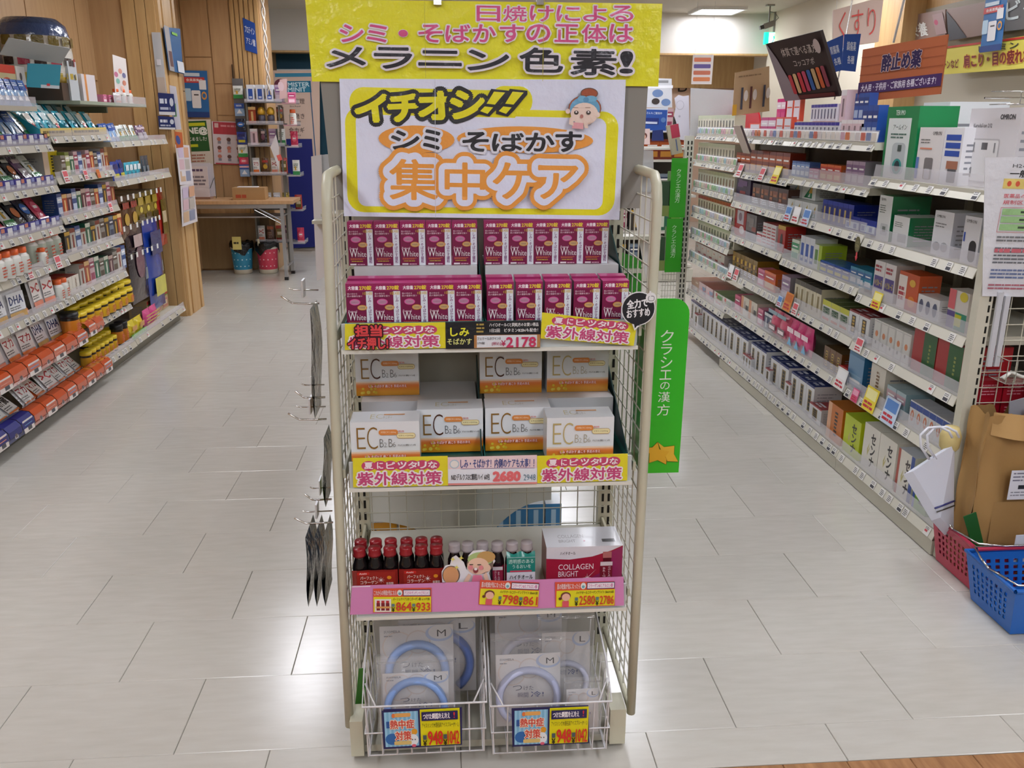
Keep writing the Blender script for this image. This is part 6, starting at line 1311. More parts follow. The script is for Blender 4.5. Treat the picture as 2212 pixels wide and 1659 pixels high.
carton('blue_box', 'blue carton', 'bluecol', .05, .08, .125, '#3f7fb4', front=lambda A, w, h: (A.rect((0, h*.22, w, h*.42), '#d8dce4'), A.rect((w*.1, h*.27, w*.9, h*.36), '#b84a50'), A.rect((w*.35, h*.5, w*.65, h*.9), '#a8c8e0')), top='#cfd4da')
for i in range(2): place('amber', -.222+.098*i, 2.47, .121, 0, 'amber carton behind the mesh above the red-capped bottles, %s of two' % ('left', 'right')[i], 'amber cartons behind the mesh', (1.05, 1, 1.28))
carton('dark_box', 'dark brown carton', 'darkbox', .06, .08, .09, '#2c2020', front=f_band('#3c2a28', '#4a3432'))
place('darkbox', -.02, 2.47, .121, 0, 'dark brown carton behind the mesh beside the amber ones', None, (1.2,1,.8))
for i in range(4): place('bluecol', .145+.055*i, 2.47, .121, 0, 'blue carton behind the mesh at the right, %s from the left' % ORD[i], 'blue cartons behind the mesh', (1, 1, 1.5))
carton('red_box', 'red-edged white carton', 'redw', .07, .05, .06, '#cfd0d4', front=lambda A, w, h: (A.rect((w*.7, 0, w, h), '#b03a30'), A.lines((w*.1, h*.1, w*.6, h*.8), 4, '#6a6a70', .5)))
place('redw', -.22, 2.62, .421, 0, 'red-edged white carton high behind the mesh on the left', None)

# ------------------------------------------------------------------ right end panel of the near shelving bay
ep = thing('mesh_rack', 'cream mesh end panel with slotted post at the near end of right shelving', 'rack', (2.0, 2.6, 0))
up = wpart('upright', MB().box(1.655, 1.70, 2.575, 2.612, .10, 1.33, '#cfccbb', 'metal_paint'), ep)
wpart('slot_row', slots(1.690, 2.575, .16, 1.30, 0, .034, .022), up)
g = MB()
for i in range(14): g.rod((1.72+i*.052, 2.59, .30), (1.72+i*.052, 2.59, 1.26), .0019, '#d2cfbe')
for i in range(19): g.rod((1.70, 2.587, .31+i*.052), (2.40, 2.587, .31+i*.052), .0019, '#d2cfbe')
wpart('wire_grid', g, ep)
wpart('end_board', MB().box(2.11, 2.14, 2.63, 5.9, .0, 1.3, '#8d8a80', 'metal_paint'), ep)
wpart('foot', MB().box(1.66, 2.1, 2.60, 2.617, .004, .055, '#b9b5a5', 'metal_paint').lathe([(.022, 0), (.022, .02)], '#2a2622', 'plastic', 10, (1.69, 2.60, 0)), ep)
def f(A, F):
    R = A.R; A.text('H26.6.12より', F(.10, .925, .80, .955), '#5a5c60', res=1); A.text('一般販売用', F(.08, .86, .80, .91), '#26282c', off=.03, res=2)
    A.rect(F(0, .78, .99, .85), '#e6cf7a')
    for i in range(3): A.ell(F(.06+.13*i, .795, .13+.13*i, .835), '#d85a40', 10)
    A.text('医薬品のインターネット', F(.05, .715, .98, .745), '#d0606a', res=1); A.text('規制区分が変更に', F(.05, .67, .9, .70), '#d0606a', res=1)
    A.frame(F(.03, .47, .97, .65), .002, '#c89090')
    for i in range(3): A.rect(F(.06, .485+.055*i, .93, .53+.055*i), '#9ac48a'); A.lines(F(.35, .495+.055*i, .65, .52+.055*i), 1, '#3a4a3a', .6)
    A.lines(F(.05, .40, .95, .45), 2, '#77787c', .5, 2); A.lines(F(.05, .24, .97, .37), 5, '#6a6c74', .45, 3); A.lines(F(.05, .32, .8, .36), 1, '#cc6a78', .7, 4); A.lines(F(.05, .13, .97, .21), 3, '#6a78a0', .5, 5); A.lines(F(.05, .05, .9, .1), 2, '#b06a78', .5, 6)
card3('notice', pxq([(2128, 340), (2262, 338), (2262, 642), (2122, 640)], 1, 2.57), 'white paper notice with green bars and red lines at the right picture edge', 'poster', f, mt='laminate', col='#dcdde4')
for i in range(2): 
    x = 1.706+.024*i; o = solid('plastic_channel', MB().box(0, .016, -.006, .004, 0, .24-.012*i, '#c9cbd2', 'plastic'), 'clear-white hanging plastic strip beside the notice, %s one' % ('left', 'right')[i], 'strip', (x, 2.565, .70))
hb = thing('wire_tray', 'small grey wire tray with white cables hung on the mesh end panel', 'basket', (1.9, 2.54, .69))
wb = MB()
for i in range(13): wb.rod((1.735+.03*i, 2.50, .66), (1.735+.03*i, 2.50, .735), .0014, '#a8a89e')
for z in (.66, .70, .735): wb.rod((1.735, 2.50, z), (2.1, 2.50, z), .0014, '#a8a89e')
for x in (1.735, 2.1):
    for z in (.66, .735): wb.rod((x, 2.50, z), (x, 2.585, z), .0014, '#a8a89e')
for i in range(6): wb.rod((1.735, 2.50+.015*i, .66), (2.1, 2.50+.015*i, .66), .0012, '#a8a89e')
wpart('wires', wb, hb)
o = solid('cable', MB().tube([(0, 0, 0), (.03, .01, .018), (.06, .0, .006), (.09, -.01, .002), (.13, .02, .03), (.17, .02, .045), (.22, .01, .04), (.3, .0, .02)], .006, '#d8d8d0', 'plastic', 8).tube([(0, .01, 0), (.03, .025, .008), (.07, .02, .002), (.1, .0, .001)], .004, '#d8d8d8', 'plastic', 8), 'coiled cream cable lying in the small wire tray', 'cable', (1.745, 2.53, .668))
# red packs and card behind the mesh
carton('red_pack', 'crimson pack with white small print', 'crim', .085, .03, .075, '#9c1426', front=lambda A, w, h: (A.lines((w*.15, h*.3, w*.85, h*.85), 4, '#d890a0', .35)))
for i in range(2):
    for j in range(2): place('crim', 1.755+.09*i, 2.60, .49+.0765*j, 0, 'crimson pack behind the mesh panel, %s %s' % (('lower', 'upper')[j], ('left', 'right')[i]), 'crimson packs behind the mesh panel')
solid('pack_ledge', MB().box(1.70, 1.95, 2.595, 2.64, .478, .489, '#c8c5b6', 'metal_paint'), 'narrow cream ledge carrying the crimson packs behind the mesh', 'shelf')
card3('folder', [(1.86, 2.555, .66), (2.02, 2.555, .66), (2.02, 2.55, .40), (1.85, 2.55, .40)], 'mustard folder with blue foot behind the kraft bag', 'folder', lambda A, F: (A.rect(F(0, 0, 1, .3), '#2438a8'), A.rect(F(.52, .25, 1, 1), '#d6d8de')), .004, 'print', '#a8822e')
hk = MB()
for i in range(7):
    x = 1.70+i*.06; hk.tube([(x, 2.75, 1.50), (x, 2.60, 1.50), (x, 2.60, 1.535), (x, 2.75, 1.54)], .0018, '#c9cacc', 'chrome', 5)
hk.rod((1.68, 2.75, 1.52), (2.1, 2.75, 1.52), .003, '#c9cacc', 'chrome'); hk.rod((2.09, 2.75, 1.52), (1.9, 2.75, 1.52), .004, '#c9cacc', 'chrome'); hk.rod((2.09, 2.75, 1.52), (2.09, 2.75, 1.30), .003, '#c9cacc', 'chrome')
HK = solid('hook_bar', hk, 'chrome bar of empty display hooks above the scale box', 'rack')

# ------------------------------------------------------------------ boards on top of the right shelving
def f(A, F):
    A.poly([(F(0,0,0,0)[0], 0), (F(0,0,.3,0)[2], 0), (F(0,0,.12,0)[2], F(0,0,0,.7)[3]), (0, F(0,0,0,1)[3])], '#8a7f86')
    A.text('体質で選べる漢方', F(.24, .72, .88, .86), '#c9bdb4', off=.0, res=2); A.text('コッコアポ', F(.40, .54, .78, .65), '#c9bdb4', off=.0, res=2)
    for i, c in enumerate(('#b03038', '#c8a878', '#b8303a', '#b03a5a', '#2a5a9a', '#b89a6a', '#c05a2a', '#8a3a4a')): A.rrect(F(.22+.09*i, .10+.01*i, .285+.09*i, .42+.012*i), .008, c)
    A.ell(F(.86, .70, .97, .93), '#b8a8a4', 16); A.rect(F(.3, .02, .95, .08), '#5a2420')
card3('display_board', [at(1655, 95, 1, 4.75), at(1771, 66, 1, 4.4), at(1814, 208, 1, 4.35), at(1697, 218, 1, 4.7)], 'tilted dark brown board with kanji and red sachets above the right shelves', 'sign', f, .02, col='#2e1f1e', skew=True)
def f(A, F):
    for x, c in ((.2, '#3a3c4a'), (.45, '#5a2c24'), (.82, '#3a3c4a')): A.rect(F(x, .12, x+.06, .62), c); A.ell(F(x+.08, .3, x+.2, .55), '#d8cfc8', 14)
    A.lines(F(.1, .85, .9, .9), 1, '#8a7050', .6); A.rect(F(-.02, .0, .1, .25), '#d8a428')
card3('display_board', [at(1588, 157, 1, 5.2), at(1662, 143, 1, 5.2), at(1662, 240, 1, 5.2), at(1582, 250, 1, 5.2)], 'pale kraft board with small figures left of the dark brown board', 'sign', f, .004, col='#b89a74', skew=True)
def f(A, F):
    for i in range(1, 6): A.rect(F(0, i/6-.004, 1, i/6+.004), '#8a4226'); A.z -= A.step
    A.up(); A.rect(F(0, .14, 1, .36), '#43265c'); A.text('大人用・子供用・ご家族用 各種ございます!', F(.04, .18, .94, .32), '#e2dce8', off=.02, res=1)
    A.text('酔止め薬', F(.28, .52, .74, .82), '#2a1a4a', off=.05, outs=[(.05, '#c8b0b0')], res=3)
card3('category_sign', [at(1864, 107, 1, 4.0), at(2048, 74, 1, 3.6), at(2031, 203, 1, 3.6), at(1852, 220, 1, 4.0)], 'orange plank-patterned sign with purple band over the right shelves', 'sign', f, .006, col='#b0613c', skew=True)
for i, (q, tx) in enumerate(((((1783, 92), (1822, 75), (1818, 152), (1796, 158)), '胃腸薬'), (((1824, 74), (1860, 73), (1848, 155), (1818, 152)), '鎮痛薬'))):
    card3('hanging_sign', pxq(q, 1, 4.6), 'small royal blue hanging sign with white kanji, %s of two' % ('left', 'right')[i], 'sign', lambda A, F: (A.text(tx, F(.2, .55, .8, .8), '#dfe6f2', res=1), A.text('各種', F(.3, .2, .75, .42), '#dfe6f2', res=1)), .002, col='#1f4a9a', skew=True)
b = MB().tube([(0, 0, 0), (.05, 0, .35), (.09, 0, .9)], .006, '#d8d8d8', 'plastic', 6); p = at(1930, 92, 1, 4.9)
solid('white_rope', b, 'white cord hanging from the ceiling beside the wooden pillar', 'cord', (p.x, p.y, p.z))
b = MB().rod((0, 0, 0), (.05, 0, .62), .004, '#c8c8c8', 'chrome'); solid('sign_pole', b, 'thin chrome pole holding the blue hanging signs', 'pole', (at(1803, 215, 1, 4.62)))
# red disc headers and dividers
def disc(pa, X, z, rr, label, c='#c2344c', half=True):
    y = ysolve(pa, X, z); b = MB(); n = 18
    pts = [(rr*math.cos(PI*i/n), rr*.9*math.sin(PI*i/n)) for i in range(n+1)]
    b.extrude(pts, -.005, .005, c, 'carton'); o = solid('disc_header', b, label, 'sign', (X, y, z), -PI/2); return o
disc(1600, 1.97, 1.372, .24, 'red half-round header card at the far end of upper right shelf'); disc(1620, 1.95, 1.372, .20, 'red half-round header behind the magenta boxes on upper right shelf', '#b8202c')
disc(1775, 1.95, 1.372, .16, 'rose half-round header behind the violet-topped boxes on upper right shelf', '#d84a68'); disc(2010, 1.99, 1.245, .26, 'rose half-round header card behind the white monitor boxes', '#cf4f6e')
# dangling leaflet, oval tag
p = at(1605, 300, 0, 1.60); b = MB(); b.obox((0, 0, 0), (V(.9,.1,.42).normalized(), V(0,1,0), V(-.42,0,.9).normalized()), .006, .05, .075, '#4a3e40', 'carton')
b.obox((-.008, 0, -.003), (V(.9,.1,.42).normalized(), V(0,1,0), V(-.42,0,.9).normalized()), .0015, .054, .08, '#c9b8b0', 'carton')
solid('leaflet_holder', b, 'tilted dark leaflet sticking out from the upper right shelf', 'leaflet', p)
p = at(1852, 528, 0, 1.635); b = MB(); pts = [(.022*math.cos(PI*i/10), .032*math.sin(PI*i/10)) for i in range(20)]; b.extrude(pts, 0, .0015, '#6a6440', 'carton')
A = Art(b, (V(-.02, 0, -.03), V(1,0,0), V(0,0,1)), 'carton'); A.text('OFF', (.006, .034, .034, .044), '#a8a070', res=1); A.text('770', (.006, .018, .034, .030), '#b0a878', res=1)
b.extrude([(-.004, -.03), (.006, -.03), (.006, -.048), (.012, -.048), (.0, -.066), (-.010, -.048), (-.004, -.048)], 0, .0015, '#d8404c', 'carton')
solid('oval_tag', b, 'olive oval tag with red arrow hanging from the third right shelf', 'tag', p, -PI/2)

# ------------------------------------------------------------------ right wall header boards
wr = struct('wall_shelf_back', MB().box(3.86, 3.9, -1, 7.3, 0, 2.32, '#b9b2a2', 'paper'))
def f(A, F): A.text('栄養', F(.22, .25, .62, .75), '#e8e8e4', off=.02, res=3); A.rect(F(.78, .2, .99, .95), '#a88a8a'); A.ell(F(.79, .55, .87, .75), '#b84a6a', 12)
card3('header_board', pxq([(1938, 38), (2042, 20), (2042, 85), (1950, 100)], 0, 3.8), 'brown header board with white kanji on the right wall', 'sign', f, .03, col='#9a8078', skew=True)
card3('header_board', pxq([(2045, 20), (2168, -4), (2168, 68), (2050, 88)], 0, 3.8), 'brown header board with dark swoosh on the right wall', 'sign', lambda A, F: (A.poly([(0, 0), (F(0,0,.35,0)[2], 0), (F(0,0,.15,0)[2], F(0,0,0,.6)[3]), (0, F(0,0,0,1)[3])], '#3a3a42'),), .03, col='#93786e', skew=True)
card3('header_board', pxq([(2170, -8), (2300, -30), (2300, 52), (2170, 68)], 0, 3.8), 'grey header board with white katakana at the right picture edge', 'sign', lambda A, F: A.text('ビタミン', F(.04, .3, 1.3, .85), '#e8eeea', off=.02, res=3), .03, col='#6e6a68', skew=True)
def f(A, F):
    A.rect(F(0, .93, 1, 1), '#b83028'); A.text('肩こり・目の疲れなど', F(.22, .18, .86, .62), '#7a1c20', off=.04, res=2, outs=[(.05, '#d8a040')]); A.text('ビタミン', F(.36, .66, .7, .88), '#3a3a3a', off=.02, res=2); A.text('チンなど', F(.01, .2, .17, .5), '#7a1c20', off=.03, res=2)
card3('banner', pxq([(2036, 104), (2290, 66), (2290, 142), (2036, 161)], 0, 3.75), 'yellow banner with dark red writing below the right wall headers', 'banner', f, .002, col='#d8cc58', skew=True)
def app(A, F):
    A.rect(F(.05, .88, .7, .95), '#cfe0ee'); A.rect(F(.0, .74, .9, .86), '#c03a3a'); A.text('会員募集中', F(.12, .77, .8, .83), '#f0e8e8', res=1); A.rect(F(.65, .60, .95, .80), '#e6e8ec')
    A.rrect(F(.3, .2, .68, .58), .01, '#e6e6ea'); A.rect(F(.4, .47, .6, .5), '#4a4a50'); A.rrect(F(.02, .35, .28, .62), .01, '#b8d4e8'); A.ell(F(.72, .38, .95, .56), '#d89a4a', 14); A.ell(F(.76, .42, .91, .52), '#2a6aa8', 12); A.rect(F(0, 0, 1, .12), '#1c3f80')
card3('poster', pxq([(2129, 0), (2176, -6), (2162, 108), (2117, 114)], 0, 3.70), 'blue app poster hanging over the yellow banner on the right', 'poster', app, .002, col='#2a6aa8', skew=True, wires=lambda P: MB().rod(P[0]+V(.02,0,-.01), V(P[0].x+.02, P[0].y, 2.32), .0015, '#c8c8c8').rod(P[1]+V(-.02,0,-.01), V(P[1].x-.02, P[1].y, 2.32), .0015, '#c8c8c8'))
def f(A, F):
    A.text('くすり', F(.12, .18, .88, .85), '#cf4a44', off=-.01, res=4)
card3('hanging_lightbox', [at(1800, 22, 1, 6.5), at(1909, -8, 1, 6.4), at(1898, 90, 1, 6.4), at(1800, 105, 1, 6.5)], 'pinkish lightbox sign with thin red hiragana near the ceiling', 'sign', f, .10, mt='print', col='#c9b0a4', skew=True, wires=lambda P: MB().rod(P[0]+V(.02,0,-.01), V(P[0].x+.02, P[0].y, CEIL), .0015, '#c8c8c8').rod(P[1]+V(-.02,0,-.01), V(P[1].x-.02, P[1].y, CEIL), .0015, '#c8c8c8'))

# ------------------------------------------------------------------ back of the shop
card3('poster', pxq([(1497, 118), (1542, 118), (1537, 182), (1493, 182)], 1, 9.6), 'orange and white notice hanging below the bulkhead', 'poster', lambda A, F: [A.rrect(F(.08, .1+.22*i, .9, .24+.22*i), .01, c) for i, c in enumerate(('#d07a4a', '#c06a50', '#5a4a90', '#d0704a'))], .002, col='#dcd4d4', wires=lambda P: MB().rod(P[0]+V(.02,0,-.01), V(P[0].x+.02, P[0].y, CEIL), .0015, '#c8c8c8').rod(P[1]+V(-.02,0,-.01), V(P[1].x-.02, P[1].y, CEIL), .0015, '#c8c8c8'))
cm = thing('security_camera', 'small dark security camera hanging from the ceiling near the exit sign', 'camera', (3.46, 9.8, 2.45))
obj('camera_body', MB().obox((0, 0, 0), (V(1,0,.35).normalized(), V(0,1,0), V(-.35,0,1).normalized()), .06, .025, .028, '#77736a', 'plastic').obox((-.075, 0, -.026), (V(1,0,.35).normalized(), V(0,1,0), V(-.35,0,1).normalized()), .02, .02, .02, '#2a2826', 'plastic'), cm)
obj('mount', MB().rod((.0, 0, .02), (0, 0, .2), .008, '#6a665c').tube([(.05, 0, .02), (.10, 0, .07), (.06, 0, .12), (.0, 0, .13)], .004, '#6a665c', 'plastic', 5).box(-.04, .04, -.03, .03, .185, .2, '#8a867c', 'metal_paint'), cm)
ex = thing('exit_sign', 'glowing green exit sign with white panel high at the back right', 'sign', (3.74, 10.4, 2.37))
mat('exit_green', '#10b890', emit=('#16d8a0', 1.2)); mat('exit_white', '#e8fff4', emit=('#e8fff4', 1.6))
obj('sign_case', MB().box(-.10, .10, 0, .05, -.065, .065, '#2ab88c', 'exit_green').box(-.01, .01, 0, .02, .065, .28, '#8a8a84', 'metal_paint'), ex); p_ = MB().box(-.055, .06, -.004, 0, -.062, .06, '#eafff6', 'exit_white')
A = Art(p_, (V(-.06, -.004, -.06), V(1,0,0), V(0,0,1)), 'exit_green', lift=.001)
A.ell((.062, .085, .080, .103), '#109070', 10); A.poly([(.05, .085), (.075, .082), (.08, .055), (.06, .05)], '#109070'); A.poly([(.06, .055), (.07, .055), (.05, .012), (.04, .012)], '#109070'); A.poly([(.07, .055), (.08, .055), (.095, .02), (.085, .02)], '#109070')
obj('sign_panel', p_, ex)
b = MB(); A = Art(b, (V(3.38, 13.19, 1.88), V(1,0,0), V(0,0,1)), 'paper', lift=.001); A.text('B1F', (0, 0, .42, .17), '#2a2622', off=-.01, res=4)
obj('lettering', b, bpy.data.objects['wall_back'])
card3('dark_screen', pxq([(1560, 172), (1590, 172), (1590, 190), (1560, 190)], 1, 13.14), 'small black screen on the far pink wall', 'screen', None, .05, 'plastic', '#22201e')
# far shelving facing the viewer, green displays and posters
fg = thing('shelving_unit', 'far shelving at the aisle end behind the green card displays', 'shelving', (1.75, 8.3, 0))
wpart('back_panel', MB().box(1.3, 2.3, 8.5, 8.52, .05, 1.5, '#4a443e', 'metal_paint'), fg); wpart('base', MB().box(1.3, 2.3, 8.05, 8.5, .005, .12, '#cfccc0', 'metal_paint'), fg)
for z in (.13, .45, .78, 1.1, 1.36): wpart('shelf', MB().box(1.3, 2.3, 8.1, 8.5, z, z+.02, '#d2d0c8', 'metal_paint'), fg)
for r_, z in enumerate((.15, .47, .80, 1.12, 1.38)):
    for i in range(7):
        k = 'slim%d' % ((r_*3+i*7) % 10) if r_ != 3 else 'redbrown'
        place(k, 1.37+i*.13, 8.2, z, 0, '%s, %s from left on %s far shelf' % (GOODS[k]['desc'], ORD[i], ('lowest', 'second', 'third', 'fourth', 'top')[r_]), 'boxes on the %s shelf of the far unit' % ('lowest', 'second', 'third', 'fourth', 'top')[r_], (2.2, 1.2, 1.5))
ue = thing('end_rack', 'slotted cream post unit with side displays at the far end of right shelving', 'rack', (1.58, 6.05, 0))
up = wpart('upright', MB().box(1.60, 1.66, 5.97, 6.01, .03, 1.36, '#cfcdc0', 'metal_paint'), ue)
for dx in (-.010, .014): wpart('slot_row', slots(1.63, 5.97, .08, 1.34, dx, .036, .024, .009), up)
g = MB()
for i in range(6): g.rod((1.50+.02*i, 6.0, .03), (1.50+.02*i, 6.0, .55), .002, '#c4c2b6')
for i in range(14): g.rod((1.49, 6.0, .04+.038*i), (1.60, 6.0, .04+.038*i), .002, '#c4c2b6')
wpart('wire_grid', g, ue)
wpart('top_shelf', MB().box(1.19, 1.60, 5.98, 6.25, 1.27, 1.285, '#d2d0c8', 'metal_paint'), ue); wpart('support', MB().box(1.20, 1.22, 6.2, 6.25, .0, 1.27, '#55504a', 'metal_paint'), ue)
for i, (za, zb) in enumerate(((.83, 1.22), (.46, .826))):
    t = thing('display_tower', 'dark green-edged card display with white lettering by the far slotted post, %s one' % ('upper', 'lower')[i], 'display', (1.52, 5.9, za), 0, 'green card displays by the far post')
    b = MB(); b.box(1.485-.01*i, 1.595-.01*i, 5.86, 5.863, za, zb, '#2f9a1e', 'carton'); A = Art(b, (V(1.485-.01*i, 5.86, za), V(1,0,0), V(0,0,1)), 'carton'); A.text('クラシエの漢方', (.035, .10, .07, .32), '#cfe8cc', vert=True, off=0, res=2); wpart('front_card', b, t)
    wpart('tower_body', MB().box(1.40, 1.482-.01*i, 5.87, 5.97, za+.02, za+.24, '#2e4a32', 'carton').box(1.38, 1.49-.01*i, 5.865, 5.88, za+.01, za+.08, '#7a8a4a', 'carton').box(1.49, 1.59, 5.863, 5.97, za+.0, za+.3, '#2a7a20', 'carton'), t)
card3('poster', pxq([(1370, 235), (1443, 232), (1440, 285), (1370, 283)], 1, 6.15), 'blue framed poster with pale lettering on the far top shelf', 'poster', lambda A, F: (A.rect(F(.04, .05, .96, .94), '#2550a0'), A.text('お客さんもご愛用中', F(.2, .74, .8, .84), '#cfdaec', res=1), A.rect(F(.25, .3, .72, .58), '#1c2f78'), A.rect(F(.28, .33, .68, .42), '#c8d0e4'), A.ell(F(.05, .25, .22, .5), '#5a80b8', 12), A.ell(F(.78, .4, .93, .62), '#5a80b8', 12)), .004, col='#ccd2de')
card3('poster', pxq([(1384, 168), (1451, 170), (1452, 232), (1384, 232)], 1, 6.2), 'white poster with three blue head icons behind the blue one', 'poster', lambda A, F: (A.rect(F(.4, .84, .85, .93), '#8a8c90'), A.rect(F(0, .66, 1, .76), '#eceef4'), A.ell(F(.35, .35, .7, .62), '#6a84b0', 14), A.ell(F(.34, .1, .6, .32), '#3a3230', 14), A.ell(F(.65, .05, .95, .3), '#6a84b0', 14)), .003, col='#cfd2d8')
card3('photo_card', pxq([(1377, 278), (1404, 278), (1404, 312), (1377, 312)], 1, 6.05), 'small pale card with portrait on the far top shelf', 'card', lambda A, F: (A.ell(F(.25, .35, .75, .75), '#6a4038', 14), A.ell(F(.35, .35, .65, .62), '#d8a890', 12)), .01, col='#d8c0bc')
card3('photo_card', pxq([(1410, 282), (1432, 280), (1434, 304), (1408, 304)], 1, 6.05), 'small navy card beside the portrait card, far top shelf', 'card', None, .01, col='#1f2f6a')
card3('tilted_box', pxq([(1440, 272), (1462, 268), (1475, 330), (1452, 335)], 1, 5.96), 'tilted grey and crimson box corner beside the far post', 'box', lambda A, F: (A.rect(F(.2, .55, 1, 1), '#a8304a'), A.rect(F(.5, .1, .62, .5), '#5a6a8a')), .03, col='#a8a08a')
q = [(1455+(r-1455)*1, s) for r, s in ((1460,300),(1456,285),(1462,268),(1456,250),(1460,230),(1457,212),(1466,205),(1476,208),(1488,206),(1490,305))]
pts = [at(x, y, 1, 6.1) for x, y in q]; c0 = sum((p for p in pts), Vector())/len(pts); b = MB(); b.extrude([(p.x-c0.x, p.z-c0.z) for p in pts], 0, .003, '#d4d2de', 'paper')
A = Art(b, (V(0,0,0), V(1,0,0), V(0,0,1)), 'paper', lift=.001); A.ell((-.025, .03, .03, .09), '#b4b2c0', 18); A.ell((-.022, .033, .027, .087), '#d4d2de', 18); A.ell((-.005, -.02, .01, -.005), '#b4b2c0', 8)
o = obj('cloud_card', b); o.location = c0; tag(o, 'scalloped white paper cut-out with faint face drawing by the far shelves', 'cut-out')
card3('hazy_panel', pxq([(1492, 190), (1588, 195), (1586, 262), (1490, 300)], 1, 6.0), 'hazy lilac plastic panel behind the far gel boxes', 'sheet', None, .003, 'haze_film')
card3('poster', pxq([(1346, 188), (1383, 190), (1380, 287), (1346, 287)], 1, 8.25), 'orange patterned goods sheet between yellow sign and white poster', 'poster', lambda A, F: A.lines(F(0, .3, 1, 1), 8, '#d8b090', .5, 5), .01, col='#a8603a')

# mister minit style shop panel, blue board, teal wall (names kept as written on them)
def f(A, F):
    R = A.R; A.rect(R((594, 158, 680, 166)), '#3a88a8'); A.rect(R((596, 175, 672, 200)), '#2f7f9c'); A.ell(R((592, 170, 622, 200)), '#7a3a4a', 16); A.text('MISTER', R((622, 178, 668, 187)), '#cfe8ee', off=.03, res=2); A.text('MINIT', R((622, 189, 661, 198)), '#cfe8ee', off=.03, res=2)
    for y, t, e in ((213, 'つ修理', 'Shoe Repair'), (245, 'つ磨き', 'Shoe Polish'), (275, '合カギ', 'Key Cutting')): A.text(t, R((624, y, 658, y+12)), '#3a2e2c', off=.01, res=2); A.text(e, R((626, y+15, 650, y+19)), '#5a4a48', res=1)
    A.rect(R((682, 175, 684, 520)), '#2a5a80')
card3('shop_panel', pxq([(590, 152), (690, 152), (692, 533), (612, 535)], 1, 10.6), 'tall pale shop panel with blue name plate and repair service list', 'sign', f, .02, mt='paper', col='#d8bcaa')
card3('blue_board', pxq([(618, 300), (673, 300), (690, 533), (632, 536)], 1, 10.3), 'plain deep blue free-standing board beside the product stand', 'board', None, .03, 'paper', '#1c2268')
card3('wall_sign', pxq([(592, 106), (680, 108), (680, 152), (594, 152)], 1, 10.88), 'dark teal fascia with a pale lower edge over the shop panel', 'sign', lambda A, F: A.rect(F(0, 0, 1, .06), '#dfe6e8'), .02, 'paper', '#1d4558')  # pale strip along the fascia's lower edge
card3('red_board', pxq([(728, 178), (745, 178), (745, 238), (732, 238)], 1, 10.5), 'narrow red board edge left of the white sign', 'board', None, .02, 'print', '#8e1a22', wires=lambda P: MB().rod(P[0]+V(.005,0,-.01), V(P[0].x+.005, P[0].y, CEIL), .0015, '#c8c8c8').rod(P[1]+V(-.005,0,-.01), V(P[1].x-.005, P[1].y, CEIL), .0015, '#c8c8c8'))
card3('easel_board', pxq([(720, 322), (748, 322), (752, 588), (730, 588)], 1, 9.2), 'small blue-framed notice with pink face behind the rack', 'sign', lambda A, F: (A.rect(F(.25, .05, 1, .9), '#d8bcb0'), A.text('キ', F(.4, .3, .9, .5), '#4a3a3a', res=2)), .02, 'print', '#2a4a6a')

# notices on the wood wall and column
card3('poster', pxq([(396, 152), (447, 153), (453, 254), (403, 253)], 1, 8.99), 'blue app membership poster on the wood wall', 'poster', app, .002, col='#2468a8')
card3('poster', pxq([(405, 258), (455, 258), (461, 355), (408, 357)], 1, 8.99), 'green poster with white lettering below the blue poster', 'poster', lambda A, F: (A.rect(F(.02, .3, .97, .97), '#1f5a2c'), A.rect(F(.08, .86, .9, .93), '#c8d02a'), A.text('LINE@', F(-.12, .66, .95, .83), '#e8eee8', off=.05, res=2), A.text('はじめました!', F(.0, .53, .9, .62), '#e0e8e0', res=1), A.rect(F(.02, .4, .5, .46), '#c8d02a'), A.lines(F(.1, .05, .9, .25), 3, '#b07a6a', .5)), .002, col='#d6d0c4')
def f(A, F):
    A.rect(F(.02, .70, .98, .98), '#b23848'); A.rect(F(.06, .85, .18, .95), '#d8b8b8'); A.lines(F(.25, .86, .9, .93), 1, '#d8909a', .6)
    for i in range(3):
        for j in range(3): x, z = .12+.3*i, .08+.2*j; A.ell(F(x, z+.06, x+.13, z+.15), '#6a4a48' if (i+j) % 2 else '#c07a6a', 12); A.rect(F(x+.02, z, x+.12, z+.06), '#d08a80' if j % 2 else '#8a8a98')
    A.rect(F(.05, .0, .95, .03), '#b23848')
card3('poster', pxq([(457, 262), (527, 263), (532, 357), (463, 354)], 1, 8.99), 'white poster with crimson head and small drawn people', 'poster', f, .002, col='#d4ccd4')
b = MB(); p = at(500, 139, 1, 8.995); p2 = at(508, 262, 1, 8.995); b.box(p.x, p.x+.008, 8.99, 9.0, p2.z, p.z, '#2a221c', 'plastic'); o = obj('cable_strip', b); tag(o, 'thin black vertical cable strip on the wood wall', 'strip')
card3('hanging_sign', pxq([(524, 38), (550, 50), (556, 117), (530, 108)], 1, 8.993), 'blue curled sign with white katakana on the slatted wood', 'sign', lambda A, F: (A.text('プロテイン', F(.1, .58, .9, .8), '#dde4f2', off=.03, res=1), A.text('アミノ酸', F(.15, .22, .9, .44), '#dde4f2', off=.03, res=1)), .004, col='#1f4a9e', skew=True)
# white plaited cord
b = MB()
for s_ in (0, PI): b.tube([(.014*math.cos(i*.9+s_), .014*math.sin(i*.9+s_), -.034*i) for i in range(26)], .008, '#cfc6bc', 'plastic', 6)
p = at(566, -6, 1, 8.8); solid('twisted_cord', b, 'white twisted cord hanging beside the slatted wood column', 'cord', p)
